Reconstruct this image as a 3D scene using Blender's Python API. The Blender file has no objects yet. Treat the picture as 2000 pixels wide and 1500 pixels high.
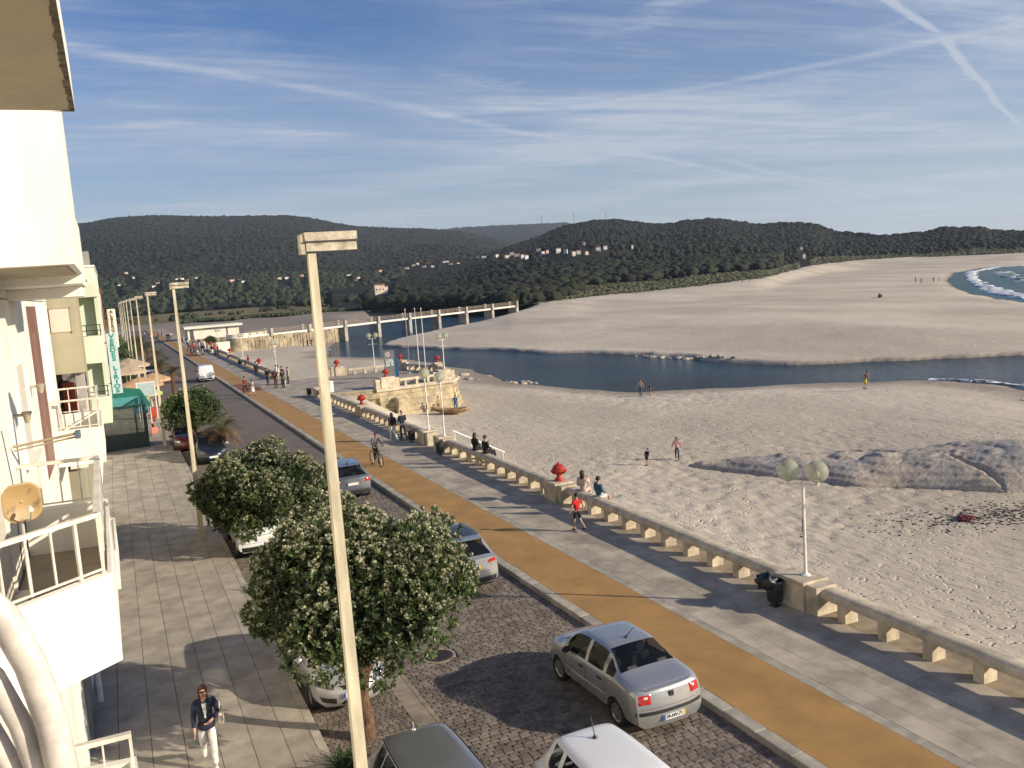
import bpy, bmesh, math, random
import numpy as np
from mathutils import Vector, Matrix

rnd = random.Random(7)
npr = np.random.RandomState(11)
scene = bpy.context.scene
COL = scene.collection
R_ = math.radians

# ------------------------------------------------------------------ camera
cam_data = bpy.data.cameras.new('camera')
cam = bpy.data.objects.new('camera', cam_data)
COL.objects.link(cam)
# axes of the world frame: +Y runs along the promenade, +X points to the sea
right = Vector((0.90792405, -0.41319749, -0.07029767))
up = Vector((0.11295634, 0.07970307, 0.99039804))
back = Vector((-0.40362704, -0.90714677, 0.11903761))
cam.matrix_world = Matrix(((right.x, up.x, back.x, 0.0), (right.y, up.y, back.y, 0.0), (right.z, up.z, back.z, 9.0), (0, 0, 0, 1)))
cam_data.sensor_width = 36.0
cam_data.lens = 31.14
cam_data.clip_start = 0.05
cam_data.clip_end = 20000.0
scene.camera = cam
scene.render.resolution_x = 1024
scene.render.resolution_y = 768

# ------------------------------------------------------------------ sun and sky
SUN_EL = 20.5
SUN_AZ = math.degrees(math.atan2(0.75, -0.66))       # compass angle from +Y towards +X
sd = Vector((math.sin(R_(SUN_AZ)) * math.cos(R_(SUN_EL)), math.cos(R_(SUN_AZ)) * math.cos(R_(SUN_EL)), math.sin(R_(SUN_EL))))
sun_data = bpy.data.lights.new('sun', 'SUN')
sun_data.energy = 5.0
sun_data.angle = R_(0.55)
sun_data.color = (1.0, 0.88, 0.70)
sun = bpy.data.objects.new('sun', sun_data)
COL.objects.link(sun)
sun.rotation_euler = sd.to_track_quat('Z', 'Y').to_euler()

world = bpy.data.worlds.new('World')
scene.world = world
world.use_nodes = True
world.cycles.sampling_method = 'MANUAL'; world.cycles.sample_map_resolution = 512
wn = world.node_tree.nodes
wl = world.node_tree.links
wn.clear()

def wmath(op, a, b=None, c=None, clamp=False):
    n = wn.new('ShaderNodeMath'); n.operation = op; n.use_clamp = clamp
    for i, v in enumerate((a, b, c)):
        if v is None: continue
        if isinstance(v, (int, float)): n.inputs[i].default_value = v
        else: wl.new(v, n.inputs[i])
    return n.outputs[0]

def wramp(v, lo, hi, out0=0.0, out1=1.0):
    n = wn.new('ShaderNodeMapRange'); n.interpolation_type = 'SMOOTHSTEP'
    wl.new(v, n.inputs[0])
    for i, x in enumerate((lo, hi, out0, out1)): n.inputs[i + 1].default_value = x
    return n.outputs[0]

sky = wn.new('ShaderNodeTexSky')
sky.sky_type = 'NISHITA'
sky.sun_disc = False
sky.sun_elevation = R_(SUN_EL)
sky.sun_rotation = R_(SUN_AZ)
sky.air_density = 1.0
sky.dust_density = 0.6
sky.ozone_density = 4.0
tc = wn.new('ShaderNodeTexCoord')
sep = wn.new('ShaderNodeSeparateXYZ'); wl.new(tc.outputs['Generated'], sep.inputs[0])
zc = wmath('MAXIMUM', sep.outputs[2], 0.012)
U = wmath('DIVIDE', sep.outputs[0], zc)
V = wmath('DIVIDE', sep.outputs[1], zc)
uv = wn.new('ShaderNodeCombineXYZ'); wl.new(U, uv.inputs[0]); wl.new(V, uv.inputs[1])

def cloud_noise(rot, sx, sy, scale, detail, rough, dist=0.0, off=0.0):
    # cirrus drawn out along one wind direction on a flat layer of air
    m = wn.new('ShaderNodeMapping'); m.inputs['Rotation'].default_value = (0, 0, R_(rot))
    m.inputs['Scale'].default_value = (sx, sy, 1); m.inputs['Location'].default_value = (off, off * 0.7, 0)
    wl.new(uv.outputs[0], m.inputs[0])
    n = wn.new('ShaderNodeTexNoise'); n.inputs['Scale'].default_value = scale
    n.inputs['Detail'].default_value = detail; n.inputs['Roughness'].default_value = rough
    n.inputs['Distortion'].default_value = dist
    wl.new(m.outputs[0], n.inputs['Vector'])
    return n.outputs[0]

streak = cloud_noise(-33, 0.22, 1.0, 1.15, 5, 0.62, 0.35)
streak2 = cloud_noise(55, 0.3, 1.0, 0.9, 4, 0.6, 0.5, 9.0)
broad = cloud_noise(-20, 0.6, 1.0, 0.33, 3, 0.55, 0.6, 4.0)
fibre = cloud_noise(-33, 0.10, 1.0, 5.0, 4, 0.7, 0.2, 2.0)
veil = wramp(broad, 0.36, 0.70)
a1 = wmath('MULTIPLY', wramp(streak, 0.42, 0.78), wmath('ADD', wmath('MULTIPLY', veil, 0.8), 0.25))
a2 = wmath('MULTIPLY', wramp(streak2, 0.48, 0.80), veil)
mott = cloud_noise(20, 0.8, 1.0, 2.2, 5, 0.66, 0.8, 6.0)
mott2 = cloud_noise(-45, 0.35, 1.0, 3.2, 5, 0.68, 0.5, 13.0)
soft = wmath('MULTIPLY', wramp(mott, 0.42, 0.78), wramp(mott2, 0.36, 0.70))
cl = wmath('ADD', wmath('MULTIPLY', a1, 0.42), wmath('MULTIPLY', a2, 0.34))
cl = wmath('ADD', cl, wmath('MULTIPLY', veil, 0.16))
cl = wmath('ADD', cl, wmath('MULTIPLY', wmath('MULTIPLY', soft, wmath('ADD', veil, 0.30)), 0.42))
cl = wmath('ADD', cl, wmath('MULTIPLY', wmath('MULTIPLY', wramp(fibre, 0.42, 0.72), wmath('ADD', veil, 0.2)), 0.20))

def contrail(nx, ny, c, wid, amt, tlo=None, thi=None, wob=0.25):
    # straight vapour trail nx*u + ny*v = c on the same layer
    l = math.hypot(nx, ny); nx /= l; ny /= l; c /= l
    d = wmath('SUBTRACT', wmath('ADD', wmath('MULTIPLY', U, nx), wmath('MULTIPLY', V, ny)), c)
    d = wmath('ADD', d, wmath('MULTIPLY', wmath('SUBTRACT', streak, 0.5), wid * wob * 6))
    f = wramp(wmath('ABSOLUTE', d), 0.0, wid, 1.0, 0.0)
    t = wmath('SUBTRACT', wmath('MULTIPLY', V, nx), wmath('MULTIPLY', U, ny))      # position along the trail
    if tlo is not None:
        f = wmath('MULTIPLY', f, wmath('MULTIPLY', wramp(t, tlo[0], tlo[1]), wramp(t, thi[0], thi[1], 1.0, 0.0)))
    f = wmath('MULTIPLY', f, wmath('ADD', wmath('MULTIPLY', wramp(mott2, 0.30, 0.72), 1.0), 0.50))
    return wmath('MULTIPLY', f, amt)

trails = [contrail(-0.667, 1, 3.86, 0.12, 0.25, (-18.0, -9.0), (0.5, 3.6), 0.55), contrail(-0.667, 1, 3.98, 0.75, 0.17, (-9.0, -5.0), (1.5, 4.0), 0.6), contrail(-0.60, 1, 3.55, 0.55, 0.16, (-5.0, -4.0), (2.0, 4.0), 0.6),
          contrail(1.64, 1, 9.5, 0.12, 0.20, (-2.0, 0.5), (2.2, 3.6), 0.6), contrail(1.64, 1, 10.6, 0.95, 0.26, (-3.0, 0.0), (2.6, 4.6), 0.5), contrail(1.64, 1, 13.0, 1.3, 0.20, None, None, 0.5),
          contrail(-0.615, 1, 0.82, 0.036, 0.75, (-10.0, -7.5), (-5.05, -4.85), 0.5), contrail(-0.50, 1, 1.24, 0.034, 0.6, (-4.75, -4.6), (-3.6, -3.0), 0.5), contrail(-0.84, 1, 7.62, 0.13, 0.30, (-3.0, -0.6), (6.5, 8.0), 0.5),
          contrail(-0.14, 1, 4.65, 0.12, 0.16, (-9, -6), (-2.5, -1.5), 0.6), contrail(-0.70, 1, 3.25, 0.10, 0.26, (-22, -15), (-9.5, -8.2), 0.4), contrail(-0.45, 1, 5.4, 0.5, 0.14, None, None, 0.6)]
for t_ in trails: cl = wmath('ADD', cl, t_)
low = wramp(sep.outputs[2], 0.0, 0.33, 0.56, 0.0)      # thin high veil seen edge-on towards the horizon
cl = wmath('ADD', cl, low)
cl = wmath('MINIMUM', cl, 0.85)
mixc = wn.new('ShaderNodeMix'); mixc.data_type = 'RGBA'
wl.new(cl, mixc.inputs[0]); wl.new(sky.outputs[0], mixc.inputs[6]); mixc.inputs[7].default_value = (5.6, 6.0, 6.6, 1)
hsv = wn.new('ShaderNodeHueSaturation'); hsv.inputs['Saturation'].default_value = 1.32; hsv.inputs['Hue'].default_value = 0.512
wl.new(mixc.outputs[2], hsv.inputs['Color'])
bg = wn.new('ShaderNodeBackground'); bg.inputs[1].default_value = 0.085
wl.new(hsv.outputs[0], bg.inputs[0])
wo = wn.new('ShaderNodeOutputWorld'); wl.new(bg.outputs[0], wo.inputs[0])

scene.view_settings.view_transform = 'Standard'
scene.view_settings.look = 'None'
scene.view_settings.gamma = 1.0
scene.view_settings.use_curve_mapping = False
scene.view_settings.exposure = 0.33
scene.render.engine = 'CYCLES'
cy = scene.cycles
cy.max_bounces = 6; cy.diffuse_bounces = 3; cy.glossy_bounces = 3; cy.transmission_bounces = 4; cy.transparent_max_bounces = 8; cy.volume_bounces = 0

# ------------------------------------------------------------------ helpers
def tag(o, label=None, cat=None, group=None, kind=None):
    if label: o['label'] = label
    if cat: o['category'] = cat
    if group: o['group'] = group
    if kind: o['kind'] = kind
    return o

def thing(name, label, cat, loc=(0, 0, 0), rz=0.0, group=None, scale=1.0):
    o = bpy.data.objects.new(name, None)
    o.empty_display_size = 0.2
    COL.objects.link(o)
    o.location = loc; o.rotation_euler = (0, 0, rz); o.scale = (scale,) * 3
    return tag(o, label, cat, group)

def copy_tree(o, parent=None):
    c = o.copy(); COL.objects.link(c); c.parent = parent
    for ch in o.children: copy_tree(ch, c)
    return c

def place(name, mesh, parent=None, loc=(0, 0, 0), rz=0.0, scale=None):
    o = bpy.data.objects.new(name, mesh)
    COL.objects.link(o)
    o.location = loc; o.rotation_euler = (0, 0, rz)
    if scale: o.scale = scale
    o.parent = parent
    return o

def np_mesh(name, verts, faces, mats=None, mat_idx=None, smooth=False):
    """fast mesh from numpy arrays, all faces with the same corner count"""
    verts = np.asarray(verts, np.float32); faces = np.asarray(faces, np.int32)
    k = faces.shape[1]
    me = bpy.data.meshes.new(name)
    me.vertices.add(len(verts)); me.vertices.foreach_set('co', verts.ravel())
    me.loops.add(faces.size); me.loops.foreach_set('vertex_index', faces.ravel())
    me.polygons.add(len(faces)); me.polygons.foreach_set('loop_start', np.arange(0, faces.size, k, dtype=np.int32))
    if mat_idx is not None: me.polygons.foreach_set('material_index', np.asarray(mat_idx, np.int32))
    me.polygons.foreach_set('use_smooth', np.full(len(faces), smooth, bool))
    for m in (mats or []): me.materials.append(m)
    me.update(calc_edges=True)
    return me

class MB:
    """collects shapes into one mesh"""
    def __init__(s): s.v = []; s.f = []; s.m = []; s.cur = 0
    def add(s, vs, fs):
        b = len(s.v); s.v.extend([tuple(p) for p in vs])
        for f in fs: s.f.append(tuple(b + i for i in f)); s.m.append(s.cur)
        return s
    def box(s, x0, x1, y0, y1, z0, z1):
        return s.add([(x0, y0, z0), (x1, y0, z0), (x1, y1, z0), (x0, y1, z0), (x0, y0, z1), (x1, y0, z1), (x1, y1, z1), (x0, y1, z1)],
                     [(0, 3, 2, 1), (4, 5, 6, 7), (0, 1, 5, 4), (1, 2, 6, 5), (2, 3, 7, 6), (3, 0, 4, 7)])
    def obox(s, c, d, rz=0.0, rx=0.0, ry=0.0):
        M = Matrix.Translation(c) @ Matrix.Rotation(rz, 4, 'Z') @ Matrix.Rotation(ry, 4, 'Y') @ Matrix.Rotation(rx, 4, 'X')
        x, y, z = d[0] / 2, d[1] / 2, d[2] / 2
        vs = [M @ Vector(p) for p in [(-x, -y, -z), (x, -y, -z), (x, y, -z), (-x, y, -z), (-x, -y, z), (x, -y, z), (x, y, z), (-x, y, z)]]
        return s.add(vs, [(0, 3, 2, 1), (4, 5, 6, 7), (0, 1, 5, 4), (1, 2, 6, 5), (2, 3, 7, 6), (3, 0, 4, 7)])
    def prism(s, poly, z0, z1):
        n = len(poly)
        a = sum(poly[i][0] * poly[(i + 1) % n][1] - poly[(i + 1) % n][0] * poly[i][1] for i in range(n))
        if a < 0: poly = poly[::-1]
        vs = [(p[0], p[1], z0) for p in poly] + [(p[0], p[1], z1) for p in poly]
        fs = [tuple(range(n))[::-1], tuple(range(n, 2 * n))] + [(i, (i + 1) % n, n + (i + 1) % n, n + i) for i in range(n)]
        return s.add(vs, fs)
    def xprism(s, poly, x0, x1):
        """polygon of (y, z) extruded along x"""
        n = len(poly)
        vs = [(x0, p[0], p[1]) for p in poly] + [(x1, p[0], p[1]) for p in poly]
        fs = [tuple(range(n)), tuple(range(n, 2 * n))[::-1]] + [(i, n + i, n + (i + 1) % n, (i + 1) % n) for i in range(n)]
        return s.add(vs, fs)
    def yprism(s, poly, y0, y1):
        """polygon of (x, z) extruded along y"""
        n = len(poly)
        vs = [(p[0], y0, p[1]) for p in poly] + [(p[0], y1, p[1]) for p in poly]
        fs = [tuple(range(n))[::-1], tuple(range(n, 2 * n))] + [(i, (i + 1) % n, n + (i + 1) % n, n + i) for i in range(n)]
        return s.add(vs, fs)
    def tube(s, pts, r, n=8, cap=True):
        pts = [Vector(p) for p in pts]; rs = r if isinstance(r, (list, tuple)) else [r] * len(pts)
        rings = []; prev = None
        for i, p in enumerate(pts):
            d = (pts[min(i + 1, len(pts) - 1)] - pts[max(i - 1, 0)])
            d = d.normalized() if d.length > 1e-9 else Vector((0, 0, 1))
            if prev is None:
                a = d.orthogonal().normalized()
            else:
                a = (prev - d * prev.dot(d)); a = a.normalized() if a.length > 1e-6 else d.orthogonal().normalized()
            prev = a; b = d.cross(a)
            rings.append([p + (a * math.cos(2 * math.pi * k / n) + b * math.sin(2 * math.pi * k / n)) * rs[i] for k in range(n)])
        vs = [v for rg in rings for v in rg]; fs = []
        for i in range(len(pts) - 1):
            for k in range(n):
                fs.append((i * n + k, i * n + (k + 1) % n, (i + 1) * n + (k + 1) % n, (i + 1) * n + k))
        if cap: fs.append(tuple(range(n))[::-1]); fs.append(tuple((len(pts) - 1) * n + k for k in range(n)))
        return s.add(vs, fs)
    def lathe(s, prof, c=(0, 0, 0), n=16, cap=True):
        vs = []; fs = []
        for r, z in prof:
            for k in range(n):
                a = 2 * math.pi * k / n; vs.append((c[0] + r * math.cos(a), c[1] + r * math.sin(a), c[2] + z))
        for i in range(len(prof) - 1):
            for k in range(n): fs.append((i * n + k, i * n + (k + 1) % n, (i + 1) * n + (k + 1) % n, (i + 1) * n + k))
        if cap: fs.append(tuple(range(n))[::-1]); fs.append(tuple((len(prof) - 1) * n + k for k in range(n)))
        return s.add(vs, fs)
    def ball(s, c, r, n=16, m=10, sc=(1, 1, 1)):
        vs = [(c[0], c[1], c[2] - r * sc[2])]; fs = []
        for i in range(1, m):
            t = math.pi * i / m
            for k in range(n):
                a = 2 * math.pi * k / n
                vs.append((c[0] + r * sc[0] * math.sin(t) * math.cos(a), c[1] + r * sc[1] * math.sin(t) * math.sin(a), c[2] - r * sc[2] * math.cos(t)))
        vs.append((c[0], c[1], c[2] + r * sc[2]))
        for k in range(n): fs.append((0, 1 + (k + 1) % n, 1 + k))
        for i in range(m - 2):
            for k in range(n): fs.append((1 + i * n + k, 1 + i * n + (k + 1) % n, 1 + (i + 1) * n + (k + 1) % n, 1 + (i + 1) * n + k))
        t = len(vs) - 1; b = 1 + (m - 2) * n
        for k in range(n): fs.append((b + k, b + (k + 1) % n, t))
        return s.add(vs, fs)
    def disc(s, c, r, n=20, axis='Z'):
        vs = []
        for k in range(n):
            a = 2 * math.pi * k / n; p = (r * math.cos(a), r * math.sin(a))
            vs.append({'Z': (c[0] + p[0], c[1] + p[1], c[2]), 'Y': (c[0] + p[0], c[1], c[2] + p[1]), 'X': (c[0], c[1] + p[0], c[2] + p[1])}[axis])
        return s.add(vs, [tuple(range(n))])
    def mesh(s, name, mats, smooth=None):
        me = bpy.data.meshes.new(name)
        me.from_pydata(s.v, [], s.f)
        for m in (mats if isinstance(mats, (list, tuple)) else [mats]): me.materials.append(m)
        me.polygons.foreach_set('material_index', s.m)
        if smooth is not None:
            me.polygons.foreach_set('use_smooth', [True] * len(s.f))
            if smooth < 180: me.set_sharp_from_angle(angle=R_(smooth))
        me.update()
        return me
    def build(s, name, mats, parent=None, smooth=None, bevel=0.0, loc=(0, 0, 0), rz=0.0):
        o = place(name, s.mesh(name, mats, smooth), parent, loc, rz)
        if bevel:
            b = o.modifiers.new('bevel', 'BEVEL'); b.width = bevel; b.segments = 2; b.limit_method = 'ANGLE'; b.angle_limit = R_(40)
        return o

def arc(p0, p1, p2, n=12):
    a, b, c = Vector(p0), Vector(p1), Vector(p2)
    return [a * (1 - t) ** 2 + b * 2 * t * (1 - t) + c * t * t for t in [i / n for i in range(n + 1)]]

# ------------------------------------------------------------------ materials
MATS = {}
def mat(name, col, rough=0.7, var=0.12, scale=3.0, bump=0.0, bscale=40.0, metal=0.0, rand=0.0, island=0.0, col2=None, spec=0.5,
        coat=0.0, trans=0.0, detail=6.0, stretch=None, lo=0.35, hi=0.65, fine=0.0, emit=0.0):
    """procedural surface: base colour broken up by noise, optional per-piece variation and fine relief"""
    if name in MATS: return MATS[name]
    m = bpy.data.materials.new(name); m.use_nodes = True
    nt = m.node_tree; N = nt.nodes; L = nt.links
    b = N['Principled BSDF']
    geo = N.new('ShaderNodeNewGeometry'); vec = geo.outputs['Position']
    if stretch:
        mp = N.new('ShaderNodeMapping'); mp.inputs['Scale'].default_value = stretch; L.new(vec, mp.inputs[0]); vec = mp.outputs[0]
    nz = N.new('ShaderNodeTexNoise'); nz.inputs['Scale'].default_value = scale; nz.inputs['Detail'].default_value = detail
    nz.inputs['Roughness'].default_value = 0.62
    L.new(vec, nz.inputs['Vector'])
    mr = N.new('ShaderNodeMapRange'); mr.inputs[1].default_value = lo; mr.inputs[2].default_value = hi
    L.new(nz.outputs[0], mr.inputs[0])
    c2 = col2 if col2 else tuple(max(0.0, c * (1 - 2.2 * var)) for c in col)
    c1 = col if col2 else tuple(min(1.0, c * (1 + var)) for c in col)
    mx = N.new('ShaderNodeMix'); mx.data_type = 'RGBA'
    L.new(mr.outputs[0], mx.inputs[0]); mx.inputs[6].default_value = (*c2, 1); mx.inputs[7].default_value = (*c1, 1)
    out = mx.outputs[2]
    if rand or island:
        if rand: oi = N.new('ShaderNodeObjectInfo'); src = oi.outputs['Random']; amt = rand
        else: src = geo.outputs['Random Per Island']; amt = island
        r2 = N.new('ShaderNodeMapRange'); L.new(src, r2.inputs[0]); r2.inputs[3].default_value = 1 - amt; r2.inputs[4].default_value = 1 + amt
        mm = N.new('ShaderNodeMix'); mm.data_type = 'RGBA'; mm.blend_type = 'MULTIPLY'; mm.inputs[0].default_value = 1.0
        cb = N.new('ShaderNodeCombineXYZ')
        for i in range(3): L.new(r2.outputs[0], cb.inputs[i])
        L.new(out, mm.inputs[6]); L.new(cb.outputs[0], mm.inputs[7]); out = mm.outputs[2]
    if fine:
        n3 = N.new('ShaderNodeTexNoise'); n3.inputs['Scale'].default_value = bscale * 2; n3.inputs['Detail'].default_value = 3
        L.new(geo.outputs['Position'], n3.inputs['Vector'])
        r3 = N.new('ShaderNodeMapRange'); L.new(n3.outputs[0], r3.inputs[0]); r3.inputs[1].default_value = 0.3; r3.inputs[2].default_value = 0.7
        r3.inputs[3].default_value = 1 - fine; r3.inputs[4].default_value = 1 + fine
        m3 = N.new('ShaderNodeMix'); m3.data_type = 'RGBA'; m3.blend_type = 'MULTIPLY'; m3.inputs[0].default_value = 1.0
        cb3 = N.new('ShaderNodeCombineXYZ')
        for i in range(3): L.new(r3.outputs[0], cb3.inputs[i])
        L.new(out, m3.inputs[6]); L.new(cb3.outputs[0], m3.inputs[7]); out = m3.outputs[2]
    L.new(out, b.inputs['Base Color'])
    b.inputs['Roughness'].default_value = rough; b.inputs['Metallic'].default_value = metal
    b.inputs['Specular IOR Level'].default_value = spec
    if coat: b.inputs['Coat Weight'].default_value = coat; b.inputs['Coat Roughness'].default_value = 0.04
    if trans: b.inputs['Transmission Weight'].default_value = trans
    if bump:
        n2 = N.new('ShaderNodeTexNoise'); n2.inputs['Scale'].default_value = bscale; n2.inputs['Detail'].default_value = 5
        L.new(geo.outputs['Position'], n2.inputs['Vector'])
        bp = N.new('ShaderNodeBump'); bp.inputs['Strength'].default_value = min(1.0, bump); bp.inputs['Distance'].default_value = 0.02 * max(1.0, bump)
        L.new(n2.outputs[0], bp.inputs['Height']); L.new(bp.outputs[0], b.inputs['Normal'])
    MATS[name] = m
    return m

def leafmat(name, col, rough=0.45, spread=0.35, sss=0.25, hue=0.03):
    """foliage: every leaf takes its own shade, a little light passes through"""
    if name in MATS: return MATS[name]
    m = bpy.data.materials.new(name); m.use_nodes = True
    N = m.node_tree.nodes; L = m.node_tree.links; b = N['Principled BSDF']
    geo = N.new('ShaderNodeNewGeometry')
    r = N.new('ShaderNodeMapRange'); L.new(geo.outputs['Random Per Island'], r.inputs[0]); r.inputs[3].default_value = 1 - spread; r.inputs[4].default_value = 1 + spread
    h = N.new('ShaderNodeMapRange'); L.new(geo.outputs['Random Per Island'], h.inputs[0]); h.inputs[3].default_value = 0.5 - hue; h.inputs[4].default_value = 0.5 + hue * 0.4
    nz = N.new('ShaderNodeTexNoise'); nz.inputs['Scale'].default_value = 0.9; L.new(geo.outputs['Position'], nz.inputs['Vector'])
    hs = N.new('ShaderNodeHueSaturation'); hs.inputs['Color'].default_value = (*col, 1)
    L.new(h.outputs[0], hs.inputs['Hue']); L.new(r.outputs[0], hs.inputs['Value'])
    L.new(hs.outputs[0], b.inputs['Base Color']); b.inputs['Roughness'].default_value = rough
    tr = N.new('ShaderNodeBsdfTranslucent'); L.new(hs.outputs[0], tr.inputs[0])
    mx = N.new('ShaderNodeMixShader'); mx.inputs[0].default_value = sss
    L.new(b.outputs[0], mx.inputs[1]); L.new(tr.outputs[0], mx.inputs[2])
    L.new(mx.outputs[0], N['Material Output'].inputs[0])
    MATS[name] = m
    return m

def glassmat(name, col=(0.01, 0.012, 0.014), rough=0.03, alpha=0.0):
    if name in MATS: return MATS[name]
    m = bpy.data.materials.new(name); m.use_nodes = True
    N = m.node_tree.nodes; L = m.node_tree.links; b = N['Principled BSDF']
    b.inputs['Base Color'].default_value = (*col, 1); b.inputs['Roughness'].default_value = rough
    b.inputs['Specular IOR Level'].default_value = 0.6
    if alpha:
        t = N.new('ShaderNodeBsdfTransparent'); t.inputs[0].default_value = (0.82, 0.86, 0.85, 1)
        mx = N.new('ShaderNodeMixShader'); mx.inputs[0].default_value = 1 - alpha
        L.new(b.outputs[0], mx.inputs[1]); L.new(t.outputs[0], mx.inputs[2]); L.new(mx.outputs[0], N['Material Output'].inputs[0])
    MATS[name] = m
    return m

# lettering shapes are cut once, while the scene is still empty
def glyph_shape(s):
    cu = bpy.data.curves.new('lettering', 'FONT'); cu.body = s; cu.size = 1.0; cu.extrude = 0.02; cu.align_x = 'CENTER'; cu.align_y = 'CENTER'; cu.offset = 0.035; cu.resolution_u = 3
    o = bpy.data.objects.new('lettering', cu); COL.objects.link(o)
    me = bpy.data.meshes.new_from_object(o.evaluated_get(bpy.context.evaluated_depsgraph_get()))
    bpy.data.objects.remove(o); bpy.data.curves.remove(cu)
    return me
GLYPH = {s: glyph_shape(s) for s in list('VERDSLIOABG') + ['29-NV-71', '47-OM-34']}
def text_mesh(s, size, m, depth=0.0, bold=0.0):
    me = GLYPH[s].copy(); me.name = 'lettering'; me.materials.clear(); me.materials.append(m)
    me.transform(Matrix.Scale(size, 4))
    return me
# ================================================================== ground, road and promenade
M_cobble = mat('cobble granite', (0.185, 0.152, 0.122), 0.75, 0.16, 2.5, bump=0.6, bscale=60, rand=0.28, fine=0.15)
M_cobble_i = mat('cobble granite field', (0.185, 0.152, 0.122), 0.75, 0.16, 2.5, bump=0.6, bscale=60, island=0.28, fine=0.15)
M_joint = mat('joint sand', (0.135, 0.11, 0.085), 0.95, 0.2, 6.0)
M_slab = mat('beige paving slab', (0.385, 0.338, 0.275), 0.8, 0.14, 1.3, bump=0.25, bscale=50, rand=0.10, fine=0.06)
M_slab_i = mat('beige paving slab field', (0.385, 0.338, 0.275), 0.8, 0.14, 1.3, bump=0.25, bscale=50, island=0.10, fine=0.06)
M_prom = mat('grey promenade slab', (0.42, 0.362, 0.280), 0.8, 0.16, 0.9, bump=0.3, bscale=45, rand=0.11, fine=0.12)
M_prom_i = mat('grey promenade slab field', (0.42, 0.362, 0.280), 0.8, 0.16, 0.9, bump=0.3, bscale=45, island=0.11, fine=0.12)
M_kerb = mat('kerb granite', (0.40, 0.36, 0.29), 0.8, 0.14, 2.0, bump=0.3, bscale=60, rand=0.12, fine=0.12)
M_ochre = mat('ochre cycle path', (0.40, 0.225, 0.074), 0.85, 0.09, 0.9, bump=0.5, bscale=90, fine=0.18)
M_red = mat('red crossing', (0.25, 0.085, 0.035), 0.85, 0.18, 0.9, bump=0.4, bscale=120, fine=0.12)
M_stone = mat('balustrade granite', (0.56, 0.475, 0.345), 0.85, 0.16, 2.2, bump=0.5, bscale=40, fine=0.18, rand=0.10)
M_wallstone = mat('terrace wall stone', (0.50, 0.41, 0.26), 0.85, 0.2, 0.9, bump=0.7, bscale=12, rand=0.10, fine=0.14)
M_iron = mat('cast iron', (0.045, 0.034, 0.03), 0.6, 0.2, 20, bump=0.8, bscale=90)

ROADZ = -0.14
def sheet(name, x0, x1, y0, y1, z, m, kind='structure', label=None):
    o = MB().add([(x0, y0, z), (x1, y0, z), (x1, y1, z), (x0, y1, z)], [(0, 1, 2, 3)]).build(name, m)
    tag(o, kind=kind)
    return o

# road: a bed with cobbles set in it; far away the material alone carries the paving
def far_cobble():
    m = bpy.data.materials.new('far cobbles'); m.use_nodes = True
    N = m.node_tree.nodes; L = m.node_tree.links; b = N['Principled BSDF']
    g = N.new('ShaderNodeNewGeometry')
    br = N.new('ShaderNodeTexBrick'); br.inputs['Scale'].default_value = 4.0; br.inputs['Mortar Size'].default_value = 0.03
    br.inputs['Color1'].default_value = (0.19, 0.16, 0.13, 1); br.inputs['Color2'].default_value = (0.145, 0.12, 0.098, 1); br.inputs['Mortar'].default_value = (0.085, 0.07, 0.055, 1)
    L.new(g.outputs['Position'], br.inputs['Vector'])
    nz = N.new('ShaderNodeTexNoise'); nz.inputs['Scale'].default_value = 0.5; nz.inputs['Detail'].default_value = 8; L.new(g.outputs['Position'], nz.inputs['Vector'])
    r = N.new('ShaderNodeMapRange'); L.new(nz.outputs[0], r.inputs[0]); r.inputs[1].default_value = 0.3; r.inputs[2].default_value = 0.7; r.inputs[3].default_value = 0.8; r.inputs[4].default_value = 1.2
    mx = N.new('ShaderNodeMix'); mx.data_type = 'RGBA'; mx.blend_type = 'MULTIPLY'; mx.inputs[0].default_value = 1
    cb = N.new('ShaderNodeCombineXYZ'); [L.new(r.outputs[0], cb.inputs[i]) for i in range(3)]
    L.new(br.outputs[0], mx.inputs[6]); L.new(cb.outputs[0], mx.inputs[7]); L.new(mx.outputs[2], b.inputs['Base Color']); b.inputs['Roughness'].default_value = 0.85
    return m
M_far = far_cobble()
road_bed = sheet('road', 2.7, 10.5, -6, 46, ROADZ - 0.03, M_joint)
road_far = sheet('road', 2.7, 10.5, 46, 330, ROADZ, M_far)

def cobble_shape(L_, W_, seed):
    r = random.Random(seed); h = 0.032; c = 0.014
    j = lambda a: a + r.uniform(-0.006, 0.006)
    x, y = L_ / 2, W_ / 2
    bot = [(j(-x), j(-y), 0), (j(x), j(-y), 0), (j(x), j(y), 0), (j(-x), j(y), 0)]
    k = 0.88
    top = [(p[0] * k, p[1] * k, h * r.uniform(0.8, 1.1)) for p in bot]
    mid = [(p[0] * 0.97, p[1] * 0.97, h * 0.55) for p in bot]
    vs = bot + mid + top
    fs = [(8, 9, 10, 11)] + [(i, (i + 1) % 4, 4 + (i + 1) % 4, 4 + i) for i in range(4)] + [(4 + i, 4 + (i + 1) % 4, 8 + (i + 1) % 4, 8 + i) for i in range(4)]
    return np.array(vs), np.array(fs)

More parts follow.
